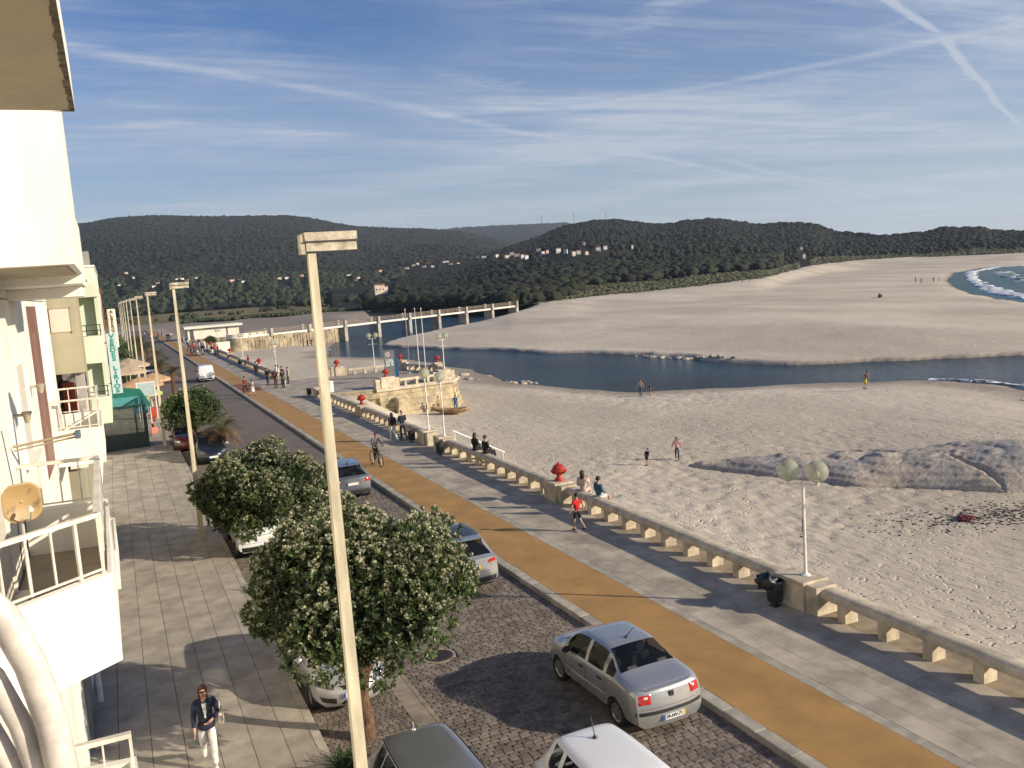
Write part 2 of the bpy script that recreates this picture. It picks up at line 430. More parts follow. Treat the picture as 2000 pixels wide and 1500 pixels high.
def lay_cobbles():
    cob = []
    # running lane: rows laid square to the traffic; parking bay: finer setts; skip the drainage strip
    def field(x0, x1, y0, y1, rowh, ln):
        y = y0; k = 0
        while y < y1:
            x = x0 + (0.5 if k % 2 else 0) * ln * 0.8
            while x < x1 - 0.05:
                l = ln * rnd.uniform(0.8, 1.2)
                cob.append((x + l / 2, y + rowh / 2 + 0.02 * math.sin(x * 1.7 + y * 0.4), l * 0.965, rowh * 0.945, rnd.uniform(-0.06, 0.06)))
                x += l
            y += rowh; k += 1
    field(5.32, 10.36, 7.5, 46, 0.135, 0.21)
    field(2.98, 4.86, 13.5, 46, 0.12, 0.13)
    return cob
cobs = lay_cobbles()
def manhole_clear(c): return math.hypot(c[0] - 6.44, c[1] - 20.1) > 0.46
cobs = [c for c in cobs if manhole_clear(c)]
C0 = np.array([0, 0, 9.0])
def view_px(x, y, z=0.0):
    d = Vector((x, y, z - 9.0)); f = -back
    w = d.dot(f)
    return (0.5 + d.dot(right) / w * 1730 / 2000, 0.5 - d.dot(up) / w * 1730 / 1500, w)
def in_view(x, y, z=0.0, m=0.02):
    a, b_, w = view_px(x, y, z)
    return w > 0 and -m < a < 1 + m and -m < b_ < 1 + m
vis = [c for c in cobs if in_view(c[0], c[1], ROADZ, 0.03)]
vis.sort(key=lambda c: (c[0]) ** 2 + (c[1]) ** 2)
# nearest open patch of road (right foreground, the part no car covers) is laid stone by stone
def open_spot(c): return (c[0] > 7.3 and c[1] < 14.6 and not (8.2 < c[0] < 10.1 and c[1] > 14.4)) or (c[0] < 4.8 and c[1] < 18.2) or (4.9 < c[0] < 8.1 and 14.6 < c[1] < 19.5)
single = [c for c in vis if open_spot(c)][:300]
sset = set(id(c) for c in single)
variants = []
for s in range(6):
    v, f = cobble_shape(1, 1, s); variants.append((v, f))
var_mesh = []
for s in range(6):
    v, f = variants[s]; vv = v * np.array([0.2, 0.12, 1]); var_mesh.append(np_mesh('cobble', vv, f, [M_cobble]))
for i, c in enumerate(single):
    o = place('cobble', var_mesh[i % 6], road_bed, (c[0], c[1], ROADZ - 0.03 + rnd.uniform(0.0, 0.006)), c[4], (c[2] / 0.2, c[3] / 0.12, 1))
rest = [c for c in vis if id(c) not in sset]
V_ = []; F_ = []; nb = 0
for i, c in enumerate(rest):
    v, f = variants[i % 6]; ca, sa = math.cos(c[4]), math.sin(c[4])
    w = v * np.array([c[2], c[3], 1]); w = np.stack([w[:, 0] * ca - w[:, 1] * sa + c[0], w[:, 0] * sa + w[:, 1] * ca + c[1], w[:, 2] + ROADZ - 0.03 + rnd.uniform(0, 0.006)], 1)
    V_.append(w); F_.append(f + nb); nb += len(v)
o = place('cobble_field', np_mesh('cobble_field', np.concatenate(V_), np.concatenate(F_), [M_cobble_i]), road_bed); tag(o, kind='stuff')
# drainage strip of flat stones between bays and lane
M_strip = mat('drain strip stone', (0.30, 0.25, 0.19), 0.8, 0.14, 2.0, bump=0.3, rand=0.12, fine=0.1)
sm = MB().box(-0.20, 0.20, -0.44, 0.44, 0, 0.036).mesh('strip_stone', M_strip)
sm2 = MB().box(-0.05, 0.05, -0.44, 0.44, 0, 0.034).mesh('strip_edge', M_strip)
for i in range(42):
    y = 9.2 + i * 0.9
    if in_view(5.1, y, 0, 0.08):
        place('strip_stone', sm, road_bed, (5.07, y, ROADZ - 0.03), rnd.uniform(-0.006, 0.006))
        place('strip_edge', sm2, road_bed, (5.335, y + 0.3, ROADZ - 0.03))
# manhole cover
mh = thing('manhole_cover', 'round dark iron manhole cover set in the cobbled road', 'manhole cover', (6.44, 20.1, ROADZ - 0.03))
MB().lathe([(0.42, 0.0), (0.42, 0.034), (0.36, 0.034), (0.36, 0.028), (0.355, 0.028)], n=32).build('frame_ring', M_strip, mh, smooth=30)
lid = MB().lathe([(0.352, 0.0), (0.352, 0.03), (0.33, 0.034), (0.29, 0.034), (0.285, 0.03), (0.02, 0.03)], n=32)
for a in range(-4, 5): lid.obox((a * 0.06, 0, 0.033), (0.02, 2 * math.sqrt(max(0.01, 0.27 ** 2 - (a * 0.06) ** 2)), 0.006))
lid.build('lid', M_iron, mh, smooth=30)

# kerbs, stone by stone
kerb_r = tag(MB().box(10.40, 10.66, -6, 330, -0.3, -0.012).build('kerb', M_joint), kind='structure')
kerb_l = tag(MB().box(2.80, 2.96, -6, 330, -0.3, -0.012).build('kerb', M_joint), kind='structure')
kmesh = MB().box(-0.15, 0.15, -0.496, 0.496, -0.2, 0.005)
kb = kmesh.mesh('kerb_stone', M_kerb)
kb2 = MB().box(-0.09, 0.09, -0.496, 0.496, -0.2, 0.005).mesh('kerb_stone', M_kerb)
for i in range(0, 150):
    y = 8.5 + i * 1.0
    if y < 110 and in_view(10.5, y, 0, 0.06):
        o = place('kerb_stone', kb, kerb_r, (10.52 + rnd.uniform(-0.006, 0.006), y, rnd.uniform(-0.004, 0.004)), rnd.uniform(-0.004, 0.004))
        b = o.modifiers.new('bevel', 'BEVEL'); b.width = 0.018; b.segments = 2
    if y < 75 and in_view(2.88, y, 0, 0.08):
        place('kerb_stone', kb2, kerb_l, (2.88 + rnd.uniform(-0.004, 0.004), y, rnd.uniform(-0.003, 0.003)))
tag(MB().box(10.375, 10.672, 110, 330, -0.3, 0.004).build('kerb', M_kerb), kind='structure')
tag(MB().box(2.78, 2.98, 75, 330, -0.3, 0.004).build('kerb', M_kerb), kind='structure')

# left pavement of long beige slabs
pave = sheet('pavement', -3.0, 2.82, -6, 330, -0.035, M_joint)
spots = []
colw = 0.62; x = -1.45; ci = 0
while x < 2.75:
    w = min(colw, 2.79 - x)
    y = 8 + (ci * 0.43) % 1.2
    while y < 75:
        l = 1.2
        spots.append((x + w / 2, y + l / 2, w - 0.012, l - 0.010)); y += l
    x += colw; ci += 1
spots = [s for s in spots if in_view(s[0], s[1], 0, 0.06)]
spots.sort(key=lambda s: s[0] ** 2 + s[1] ** 2)
slab_mesh = {}
for i, s in enumerate(spots[:300]):
    key = (round(s[2], 3), round(s[3], 3))
    if key not in slab_mesh: slab_mesh[key] = MB().box(-s[2] / 2, s[2] / 2, -s[3] / 2, s[3] / 2, -0.03, 0.0).mesh('paving_slab', M_slab)
    place('paving_slab', slab_mesh[key], pave, (s[0], s[1], rnd.uniform(-0.0025, 0.0025)))
mb = MB()
for s in spots[300:]: mb.box(s[0] - s[2] / 2, s[0] + s[2] / 2, s[1] - s[3] / 2, s[1] + s[3] / 2, -0.03, rnd.uniform(-0.002, 0.002))
mb.box(-3, 2.79, 75.2, 330, -0.03, 0.0)
tag(mb.build('paving_slab_field', M_slab_i, pave), kind='stuff')

# promenade: ochre cycle path and grey slabs
prom = sheet('promenade', 10.6, 16.2, -6, 330, -0.035, M_joint)
cyc = tag(MB().box(10.672, 12.55, -6, 86.5, -0.03, 0.002).box(10.672, 12.55, 95.5, 151, -0.03, 0.002).box(10.672, 12.55, 159, 330, -0.03, 0.002).build('cycle_path', M_ochre), kind='structure')
tag(MB().box(10.672, 12.55, 86.5, 95.5, -0.03, 0.0015).box(10.672, 12.55, 151, 159, -0.03, 0.0015).build('crossing_band', M_red), kind='structure')
spots = []
colw = 0.536; x = 12.82; ci = 0
while x < 15.45:
    y = 7 + (ci * 0.37) % 0.9
    while y < 90:
        l = 0.82
        spots.append((x + colw / 2, y + l / 2, colw - 0.008, l - 0.008)); y += l
    x += colw; ci += 1
spots = [s for s in spots if in_view(s[0], s[1], 0, 0.05)]
spots.sort(key=lambda s: s[0] ** 2 + s[1] ** 2)
pm = MB().box(-(colw - 0.008) / 2, (colw - 0.008) / 2, -0.406, 0.406, -0.03, 0.0).mesh('paving_slab', M_prom)
for s in spots[:300]: place('paving_slab', pm, prom, (s[0], s[1], rnd.uniform(-0.002, 0.002)))
mb = MB()
for s in spots[300:]: mb.box(s[0] - s[2] / 2, s[0] + s[2] / 2, s[1] - s[3] / 2, s[1] + s[3] / 2, -0.03, rnd.uniform(-0.0015, 0.0015))
mb.box(12.56, 15.49, 91.2, 330, -0.03, 0.0)
bs_ = MB().box(-0.124, 0.124, -0.44, 0.44, -0.03, 0.001).mesh('border_stone', M_kerb)
for i in range(95):
    if in_view(12.68, 8 + i * 0.89, 0, 0.05) and i < 92: place('border_stone', bs_, prom, (12.686, 8 + i * 0.89, rnd.uniform(-0.002, 0.002)))
tag(mb.build('paving_slab_field', M_prom_i, prom), kind='stuff')
# ledge under the balustrade with blown sand, and the sea wall below it
M_sandledge = mat('sandy ledge', (0.33, 0.26, 0.18), 0.95, 0.15, 3.0, bump=0.6, bscale=50, fine=0.12)
tag(MB().box(15.50, 16.45, -6, 330, -3.6, -0.004).build('sea_wall', M_sandledge), kind='structure')

# ------------------------------------------------------------------ beach and land
RIVER = [(48.7, 212.1), (38.7, 176.3), (36.9, 166.0), (40.2, 157.9), (42.3, 152.0), (44.5, 141.3), (45.0, 127.6), (45.0, 117.8), (44.7, 108.7), (42.5, 97.7), (43.2, 91.4), (44.5, 86.1), (45.9, 79.7), (47.4, 75.3), (51.1, 73.4), (55.2, 71.4), (59.4, 68.7), (64.3, 64.9), (68.2, 61.7), (69.9, 57.4), (70.0, 53.8), (69.1, 49.7), (62, 30), (60, -20), (60, -180), (150, -180), (118, -20), (98.3, 54.1), (90.6, 65.2), (85.9, 67.8), (81.8, 71.1), (78.1, 74.9), (73.5, 78.0), (71.0, 80.3), (69.6, 86.9), (68.5, 91.0), (69.7, 99.8), (68.7, 108.5), (65.6, 119.5), (61.6, 129.3), (60.6, 140.6), (57.5, 151.2), (55.5, 157.7), (53.1, 167.7), (50.5, 181.0), (56.3, 192.6), (71.7, 213.2), (84.3, 227.9), (101.3, 243.1), (117.0, 262.0), (124, 280), (120, 305), (112.0, 330.0), (98, 352), (90, 350), (88.3, 312.9), (77.8, 301.8), (67.3, 287.7)]
SEA = [(435.7, 313.5), (420, 325), (361.7, 295.6), (286.7, 237.5), (237.8, 194.4), (200.8, 159.2), (179.2, 135.0), (166.8, 120.0), (124.5, 68.5), (118, -20), (118, -190), (1490, -190), (1490, 520), (900, 490), (600, 400)]
AZ = np.array([-60, 0, 10, 16, 24.3, 28, 29.6, 33, 37, 40, 41, 41.6, 43.5, 46.3, 50.4, 54.3, 60, 100])
DV = np.array([440, 440, 420, 372, 292, 310, 330, 345, 375, 405, 470, 525, 640, 720, 700, 680, 690, 700])
BZ = np.array([-.6, -.6, -.8, -.5, -.3, 0.0, 0.2, 0.3, 0.6, 1.0, 1.4, 1.7, 3.6, 4.1, 2.5, 1.8, 1.5, 1.5])
def dveg(az): return np.interp(az, AZ, DV)
def bz(az): return np.interp(az, AZ, BZ)
def sstep(t): t = np.clip(t, 0, 1); return t * t * (3 - 2 * t)
def sdf(poly, X, Y):
    """signed distance to a polygon, negative inside"""
    d = np.full(X.shape, 1e9); ins = np.zeros(X.shape, bool); n = len(poly)
    for i in range(n):
        ax, ay = poly[i]; bx, by = poly[(i + 1) % n]
        ex, ey = bx - ax, by - ay
        t = np.clip(((X - ax) * ex + (Y - ay) * ey) / (ex * ex + ey * ey), 0, 1)
        d = np.minimum(d, np.hypot(X - ax - t * ex, Y - ay - t * ey))
        c = ((ay > Y) != (by > Y)) & (X < (bx - ax) * (Y - ay) / (by - ay + 1e-12) + ax)
        ins ^= c
    return np.where(ins, -d, d)
def vnoise(X, Y, s, seed=0):
    """smooth value noise on a lattice of size s"""
    x = X / s; y = Y / s; xi = np.floor(x).astype(np.int64); yi = np.floor(y).astype(np.int64)
    fx = x - xi; fy = y - yi; fx = fx * fx * (3 - 2 * fx); fy = fy * fy * (3 - 2 * fy)
    def h(a, b):
        n = (a * 374761393 + b * 668265263 + seed * 1274126177) & 0xFFFFFFFF
        n = ((n ^ (n >> 13)) * 1274126177) & 0xFFFFFFFF
        return ((n ^ (n >> 16)) & 0xFFFF) / 65535.0
    return (h(xi, yi) * (1 - fx) + h(xi + 1, yi) * fx) * (1 - fy) + (h(xi, yi + 1) * (1 - fx) + h(xi + 1, yi + 1) * fx) * fy
WATER = -3.4
def beach_height(X, Y, detail=True):
    dr = np.minimum(sdf(RIVER, X, Y) + 0.7 * (vnoise(X, Y, 3.5, 3) - 0.5) * 2, sdf(SEA, X, Y) + 1.5 * (vnoise(X, Y, 9, 4) - 0.5))
    az = np.degrees(np.arctan2(X, Y)); d = np.hypot(X, Y)
    near = (X < 70) & (Y < 215) & (X < 46 + np.maximum(0, 75 - Y) * 0.9 + 14)
    # shore: gentle on the town side, a cut scarp on the spit
    far_side = sstep((dr - 0.0) / 1.2) * 0.45 + sstep(dr / 60) * 1.3 + sstep((dr - 40) / 150) * 0.7
    near_side = sstep(dr / 0.8) * 0.10 + sstep(dr / 12) * 0.50 + sstep((24 - X) / 12) * 0.9
    # which bank: the spit lies seaward of the river's middle line
    mid = np.interp(Y, [-180, -20, 30, 55, 70, 80, 100, 130, 160, 190, 230, 300, 400], [100, 90, 80, 78, 66, 60, 57, 53, 48, 46, 62, 92, 110])
    t = (X > mid)
    z = np.where(dr < 0, WATER - 0.25 - np.minimum(1.6, -dr * 0.12), WATER + np.where(t, far_side, near_side))
    base = bz(az); dv = dveg(az)
    z = np.where(dr > 0, z + (base - z) * sstep((d - (dv - 110)) / 115) * sstep(dr / 12), z)
    und = (vnoise(X, Y, 17, 1) - 0.5) * 0.35 + (vnoise(X, Y, 6, 2) - 0.5) * 0.16
    z = z + und * sstep(dr / 20)
    z = z + 2.2 * np.exp(-((X - 17.5) / 3.5) ** 2 - ((Y - 73) / 7.0) ** 2)       # sand banked up in the corner by the terrace
    if detail:
        k = sstep(dr / 3) * sstep((150 - d) / 60)
        fp = vnoise(X, Y, 0.42, 5); fp2 = vnoise(X, Y, 0.9, 6)
        z = z - k * (0.055 * sstep((fp - 0.60) / 0.25) + 0.012 * fp2) * (0.35 + 0.9 * sstep((vnoise(X, Y, 11, 8) - 0.3) / 0.4))
    return z
def axis(segs):
    out = [segs[0][0]]
    for a, b, s0, s1 in segs:
        x = a; s = s0
        while x < b - 1e-6:
            s = s0 + (s1 - s0) * (x - a) / (b - a)
            x = min(b, x + s); out.append(x)
    return np.array(out)
gx = axis([(16.3, 62, 0.19, 0.26), (62, 130, 0.6, 2.0), (130, 420, 2.5, 8), (420, 1500, 10, 45)])
gy = axis([(-190, 5, 20, 1.0), (5, 18, 0.5, 0.3), (18, 80, 0.20, 0.27), (80, 240, 0.6, 1.6), (240, 480, 2.0, 5), (480, 1300, 8, 40)])
GX, GY = np.meshgrid(gx, gy)
GZ = beach_height(GX, GY)
ny, nx = GX.shape
idx = np.arange(nx * ny).reshape(ny, nx)
Fq = np.stack([idx[:-1, :-1], idx[:-1, 1:], idx[1:, 1:], idx[1:, :-1]], -1).reshape(-1, 4)

def land_material():
    m = bpy.data.materials.new('sand and dune'); m.use_nodes = True
    N = m.node_tree.nodes; L = m.node_tree.links; b = N['Principled BSDF']
    g = N.new('ShaderNodeNewGeometry'); P = g.outputs['Position']
    at = N.new('ShaderNodeAttribute'); at.attribute_name = 'ground'
    sp = N.new('ShaderNodeSeparateColor'); L.new(at.outputs[0], sp.inputs[0])     # r: vegetation, g: wet sand, b: field
    def noise(s, d=5, st=None, rough=0.6):
        n = N.new('ShaderNodeTexNoise'); n.inputs['Scale'].default_value = s; n.inputs['Detail'].default_value = d; n.inputs['Roughness'].default_value = rough
        if st: mp = N.new('ShaderNodeMapping'); mp.inputs['Scale'].default_value = st; mp.inputs['Rotation'].default_value = (0, 0, R_(35)); L.new(P, mp.inputs[0]); L.new(mp.outputs[0], n.inputs['Vector'])
        else: L.new(P, n.inputs['Vector'])
        return n.outputs[0]
    def mixc(f, a, c):
        x = N.new('ShaderNodeMix'); x.data_type = 'RGBA'
        (L.new(f, x.inputs[0]) if not isinstance(f, float) else setattr(x.inputs[0], 'default_value', f))
        for i, v in ((6, a), (7, c)):
            if isinstance(v, tuple): x.inputs[i].default_value = (*v, 1)
            else: L.new(v, x.inputs[i])
        return x.outputs[2]
    def rng(v, lo, hi, o0=0.0, o1=1.0):
        r = N.new('ShaderNodeMapRange'); r.interpolation_type = 'SMOOTHSTEP'; L.new(v, r.inputs[0])
        for i, q in enumerate((lo, hi, o0, o1)): r.inputs[i + 1].default_value = q
        return r.outputs[0]
    sand = mixc(rng(noise(0.045, 7, (1, 0.35, 1)), 0.38, 0.64), (0.51, 0.437, 0.335), (0.65, 0.56, 0.435))
    sand = mixc(rng(noise(1.1, 8, None, 0.7), 0.52, 0.76, 0.0, 0.35), sand, (0.34, 0.28, 0.212))
    sand = mixc(rng(noise(9, 4), 0.60, 0.8, 0.0, 0.4), sand, (0.26, 0.212, 0.16))
    wet = mixc(sp.outputs[1], sand, (0.16, 0.132, 0.106))
    veg = mixc(rng(noise(0.11, 7), 0.4, 0.62), (0.035, 0.05, 0.02), (0.095, 0.10, 0.04))
    veg = mixc(rng(noise(0.5, 6), 0.55, 0.75, 0.0, 0.6), veg, (0.18, 0.15, 0.08))
    fld = mixc(rng(noise(0.06, 6, (0.4, 1, 1)), 0.4, 0.62), (0.115, 0.115, 0.045), (0.25, 0.175, 0.085))
    vg = mixc(sp.outputs[2], veg, fld)
    c = mixc(sp.outputs[0], wet, vg)
    L.new(c, b.inputs['Base Color']); b.inputs['Roughness'].default_value = 0.95; b.inputs['Specular IOR Level'].default_value = 0.2
    vo = N.new('ShaderNodeTexVoronoi'); vo.inputs['Scale'].default_value = 2.4
    wn_ = N.new('ShaderNodeTexNoise'); wn_.inputs['Scale'].default_value = 0.7; wn_.inputs['Detail'].default_value = 4; L.new(P, wn_.inputs['Vector'])
    wa = N.new('ShaderNodeVectorMath'); wa.operation = 'SCALE'; wa.inputs['Scale'].default_value = 2.6; L.new(wn_.outputs['Color'], wa.inputs[0])
    wb_ = N.new('ShaderNodeVectorMath'); wb_.operation = 'ADD'; L.new(P, wb_.inputs[0]); L.new(wa.outputs[0], wb_.inputs[1]); L.new(wb_.outputs[0], vo.inputs['Vector'])
    h1 = rng(vo.outputs['Distance'], 0.05, 0.33)
    ad = N.new('ShaderNodeMath'); ad.operation = 'ADD'; sc_ = N.new('ShaderNodeMath'); sc_.operation = 'MULTIPLY'; L.new(h1, sc_.inputs[0])
    L.new(rng(noise(0.16, 3), 0.42, 0.62, 0.05, 0.6), sc_.inputs[1])       # trampled here, smooth there
    L.new(sc_.outputs[0], ad.inputs[0]); L.new(noise(2.4, 7, (1, 0.42, 1), 0.62), ad.inputs[1])
    bp = N.new('ShaderNodeBump'); bp.inputs['Strength'].default_value = 0.85; bp.inputs['Distance'].default_value = 0.10
    L.new(ad.outputs[0], bp.inputs['Height']); L.new(bp.outputs[0], b.inputs['Normal'])
    return m
M_land = land_material()
def land_attr(me, X, Y, Z):
    az = np.degrees(np.arctan2(X, Y)); d = np.hypot(X, Y)
    veg = sstep((d - dveg(az) + (vnoise(X, Y, 14, 21) - 0.5) * 26 + (vnoise(X, Y, 4, 22) - 0.5) * 10) / 6)
    fld = veg * sstep((17 - az) / 1.5) * sstep((1100 - d) / 40)
    dr = np.minimum(sdf(RIVER, X, Y), sdf(SEA, X, Y))
    wet = np.clip(1.0 - (Z - WATER) / (0.20 + 0.25 * vnoise(X, Y, 7, 9)), 0, 1) * 0.9
    wet = np.maximum(wet, 0.75 * sstep((d - 250) / 30) * sstep((15.8 - az) / 0.8) * (1 - veg))
    a = me.color_attributes.new('ground', 'FLOAT_COLOR', 'POINT')
    c = np.stack([veg, wet, fld, np.ones_like(veg)], -1).astype(np.float32)
    a.data.foreach_set('color', c.ravel())
bm_ = np_mesh('beach', np.stack([GX, GY, GZ], -1).reshape(-1, 3), Fq, [M_land], None, True)
land_attr(bm_, GX.ravel(), GY.ravel(), GZ.ravel())
beach = tag(place('beach', bm_), kind='structure')
# land on the town side, reaching the hills
hx = axis([(-1600, -60, 90, 20), (-60, 16.4, 12, 3)]); hy = axis([(-300, 300, 40, 20), (300, 480, 5, 5), (480, 1600, 8, 60)])
HX, HY = np.meshgrid(hx, hy); HZ = np.full(HX.shape, -0.40) + np.where(HY > 300, (vnoise(HX, HY, 20, 31) - 0.5) * 0.5, 0)
ny2, nx2 = HX.shape; id2 = np.arange(nx2 * ny2).reshape(ny2, nx2)
F2 = np.stack([id2[:-1, :-1], id2[:-1, 1:], id2[1:, 1:], id2[1:, :-1]], -1).reshape(-1, 4)
gm = np_mesh('ground', np.stack([HX, HY, HZ], -1).reshape(-1, 3), F2, [M_land], None, True)
land_attr(gm, HX.ravel(), HY.ravel(), HZ.ravel())
tag(place('ground', gm), kind='structure')

# ------------------------------------------------------------------ water
def water_material(name, col, wscale, bump, spec=0.35):
    m = bpy.data.materials.new(name); m.use_nodes = True
    N = m.node_tree.nodes; L = m.node_tree.links; b = N['Principled BSDF']
    g = N.new('ShaderNodeNewGeometry')
    nz = N.new('ShaderNodeTexNoise'); nz.inputs['Scale'].default_value = 0.05; nz.inputs['Detail'].default_value = 5; L.new(g.outputs['Position'], nz.inputs['Vector'])
    r = N.new('ShaderNodeMapRange'); L.new(nz.outputs[0], r.inputs[0]); r.inputs[1].default_value = 0.35; r.inputs[2].default_value = 0.65
    mx = N.new('ShaderNodeMix'); mx.data_type = 'RGBA'; L.new(r.outputs[0], mx.inputs[0])
    mx.inputs[6].default_value = (*[c * 0.75 for c in col], 1); mx.inputs[7].default_value = (*[c * 1.3 for c in col], 1)
    L.new(mx.outputs[2], b.inputs['Base Color'])
    b.inputs['Roughness'].default_value = 0.14; b.inputs['IOR'].default_value = 1.33; b.inputs['Specular IOR Level'].default_value = spec
    mp = N.new('ShaderNodeMapping'); mp.inputs['Scale'].default_value = (1, 2.4, 1); mp.inputs['Rotation'].default_value = (0, 0, R_(-40)); L.new(g.outputs['Position'], mp.inputs[0])
    w = N.new('ShaderNodeTexNoise'); w.inputs['Scale'].default_value = wscale; w.inputs['Detail'].default_value = 5; w.inputs['Roughness'].default_value = 0.6; L.new(mp.outputs[0], w.inputs['Vector'])
    bp = N.new('ShaderNodeBump'); bp.inputs['Strength'].default_value = 1.0; bp.inputs['Distance'].default_value = bump; L.new(w.outputs[0], bp.inputs['Height']); L.new(bp.outputs[0], b.inputs['Normal'])
    return m
M_river = water_material('river water', (0.014, 0.050, 0.085), 0.8, 1.3, 0.42)
M_sea = water_material('sea water', (0.005, 0.090, 0.115), 0.30, 2.2, 0.18)
tag(MB().add([(25, -185, WATER), (117, -185, WATER), (117, 60, WATER), (137, 320, WATER), (137, 372, WATER), (25, 372, WATER)], [(0, 1, 2, 3, 4, 5)]).build('river', M_river), kind='structure')
tag(MB().add([(117.2, -185, WATER), (1495, -185, WATER), (1495, 700, WATER), (300, 420, WATER), (117.2, 60, WATER)], [(0, 1, 2, 3, 4)]).build('sea', M_sea), kind='structure')
# surf: lumps of white water rolling in along the beach
M_foam = mat('surf foam', (0.80, 0.82, 0.82), 0.6, 0.18, 0.8, bump=0.6, bscale=3)
def surf(name, pts, width, seed, hgt=0.25, brk=0.35):
    r = np.random.RandomState(seed); pts = np.array(pts, float)
    seg = np.hypot(*np.diff(pts, axis=0).T); cum = np.concatenate([[0], np.cumsum(seg)])
    n = int(cum[-1] / (width * 0.06)) + 4; s = np.linspace(0, cum[-1], n)
    px = np.interp(s, cum, pts[:, 0]); py = np.interp(s, cum, pts[:, 1])
    tx = np.gradient(px); ty = np.gradient(py); l = np.hypot(tx, ty) + 1e-9; nxv, nyv = -ty / l, tx / l
    k = 9; VV = []
    for i in range(k):
        t = i / (k - 1) * 2 - 1
        wv = width * (0.35 + 0.9 * vnoise(s, s * 0 + 3.3 * i * 0 + seed, width * 1.6, seed))
        off = t * wv / 2 + width * 0.35 * (vnoise(s, s * 0 + i * 1.7, width * 0.7, seed + 5) - 0.5)
        zz = WATER + 0.02 + hgt * np.maximum(0, 1 - t * t) * vnoise(s, s * 0 + i, width * 0.5, seed + 9) - (abs(t) > 0.99) * 0.3
        VV.append(np.stack([px + nxv * off, py + nyv * off, zz], -1))
    VV = np.stack(VV, 1).reshape(-1, 3); ii = np.arange(n * k).reshape(n, k)
    F = np.stack([ii[:-1, :-1], ii[:-1, 1:], ii[1:, 1:], ii[1:, :-1]], -1).reshape(-1, 4)
    keep = vnoise(VV[F[:, 0], 0], VV[F[:, 0], 1], width * 0.30, seed + 2) * 0.6 + vnoise(VV[F[:, 0], 0], VV[F[:, 0], 1], width * 0.10, seed + 7) * 0.4 > brk
    o = place(name, np_mesh(name, VV, F[keep], [M_foam], None, True)); tag(o, 'white broken surf along the sand at the edge of the sea', 'surf', kind='stuff')
surf('surf', [(436, 308), (420, 318), (364, 288), (292, 231), (243, 189), (206, 155), (184, 131), (168, 114), (128, 62)], 6, 1, 0.5, 0.26)
surf('surf', [(350, 262), (300, 222), (258, 184), (222, 150), (205, 132)], 9, 2, 0.6, 0.56)
surf('surf', [(470, 300), (420, 292), (370, 262), (330, 226)], 7, 3, 0.5, 0.58)
surf('surf', [(97, 52), (93, 57), (88, 62.5)], 0.9, 4, 0.12, 0.25)
surf('surf', [(70.5, 47), (71, 52), (71.8, 56.5), (70, 60)], 1.6, 5, 0.12, 0.35)
surf('surf', [(70.5, 30), (73, 40), (74, 47)], 1.5, 6, 0.12, 0.4)
# ================================================================== hills, woods and the far village
M_hill = mat('wooded hillside', (0.013, 0.016, 0.011), 0.95, 0.2, 0.012, col2=(0.036, 0.031, 0.022), detail=9, lo=0.40, hi=0.58, spec=0.1)
M_wood = leafmat('wood canopy', (0.0125, 0.016, 0.009), 0.9, 0.65, 0.08, 0.08)
M_pine = leafmat('pine canopy', (0.016, 0.022, 0.008), 0.9, 0.65, 0.08, 0.07)
M_scrub = leafmat('dune scrub', (0.10, 0.10, 0.045), 0.85, 0.45, 0.1, 0.03)
M_bushg = leafmat('valley bushes', (0.024, 0.034, 0.011), 0.8, 0.45, 0.1, 0.03)

L1 = ([-70, -40, -20, -8, -.86, 1.07, 3.03, 5.9, 10.7, 11.93, 13.46, 15.01, 17.55, 19.16, 21.42, 23.5, 26, 30], [1.5, 3.0, 4.2, 4.7, 4.80, 5.08, 5.12, 4.94, 4.77, 4.58, 4.18, 3.835, 3.58, 3.447, 3.1, 2.5, 1.6, 0.2])
L2 = ([10, 17.55, 19.15, 21.44, 24.7, 26.66, 28.29, 29.58, 31.19, 36, 44], [2.8, 3.2, 3.3, 3.36, 3.30, 3.254, 3.167, 3.0, 2.8, 1.8, 0.5])
L3 = ([13, 16, 19, 21.5, 23.31, 25.95, 27.95, 29.91, 31.52, 33.11, 34.38, 35.64, 37.52, 38.74, 39.95, 41.75, 43.22, 44.37, 45.8, 46.92, 49.11, 50.18, 51.75, 53.27, 54.26, 60, 75, 95],
      [0.05, 0.25, 0.50, 0.90, 1.55, 2.20, 2.86, 3.10, 3.01, 2.69, 2.53, 2.65, 2.62, 2.33, 2.05, 2.02, 1.80, 1.23, 0.95, 0.76, 0.72, 0.90, 0.78, 0.47, 0.35, 0.5, 0.4, 0.2])
L3D = ([13, 20, 24, 30, 40, 44, 47, 55, 95], [820, 1000, 1180, 1300, 1250, 1100, 960, 900, 900])
def hill1(az, d):
    zr = 9 + 2500 * np.tan(np.radians(np.interp(az, *L1)))
    t = (d - 820) / (2500 - 820)
    prof = np.where(t < 1, np.clip(t, 0, 1) ** 1.12, 1 - 0.7 * sstep((t - 1) / 0.6))
    spur = (vnoise(az * 40, d, 240, 41) - 0.5) * 42 + (vnoise(az * 40, d, 90, 42) - 0.5) * 18
    return -0.6 + zr * prof + spur * np.clip(t, 0, 1) * np.clip(1 - t, 0.0, 1) * 2
def hill2(az, d):
    zr = 9 + 4300 * np.tan(np.radians(np.interp(az, *L2)))
    t = (d - 2600) / (4300 - 2600)
    return zr * np.where(t < 1, np.clip(t, 0, 1) ** 0.9, 1 - 0.7 * sstep((t - 1) / 0.6)) + (vnoise(az * 60, d, 300, 43) - 0.5) * 40 * np.clip(t, 0, 1) * np.clip(1 - t, 0, 1)
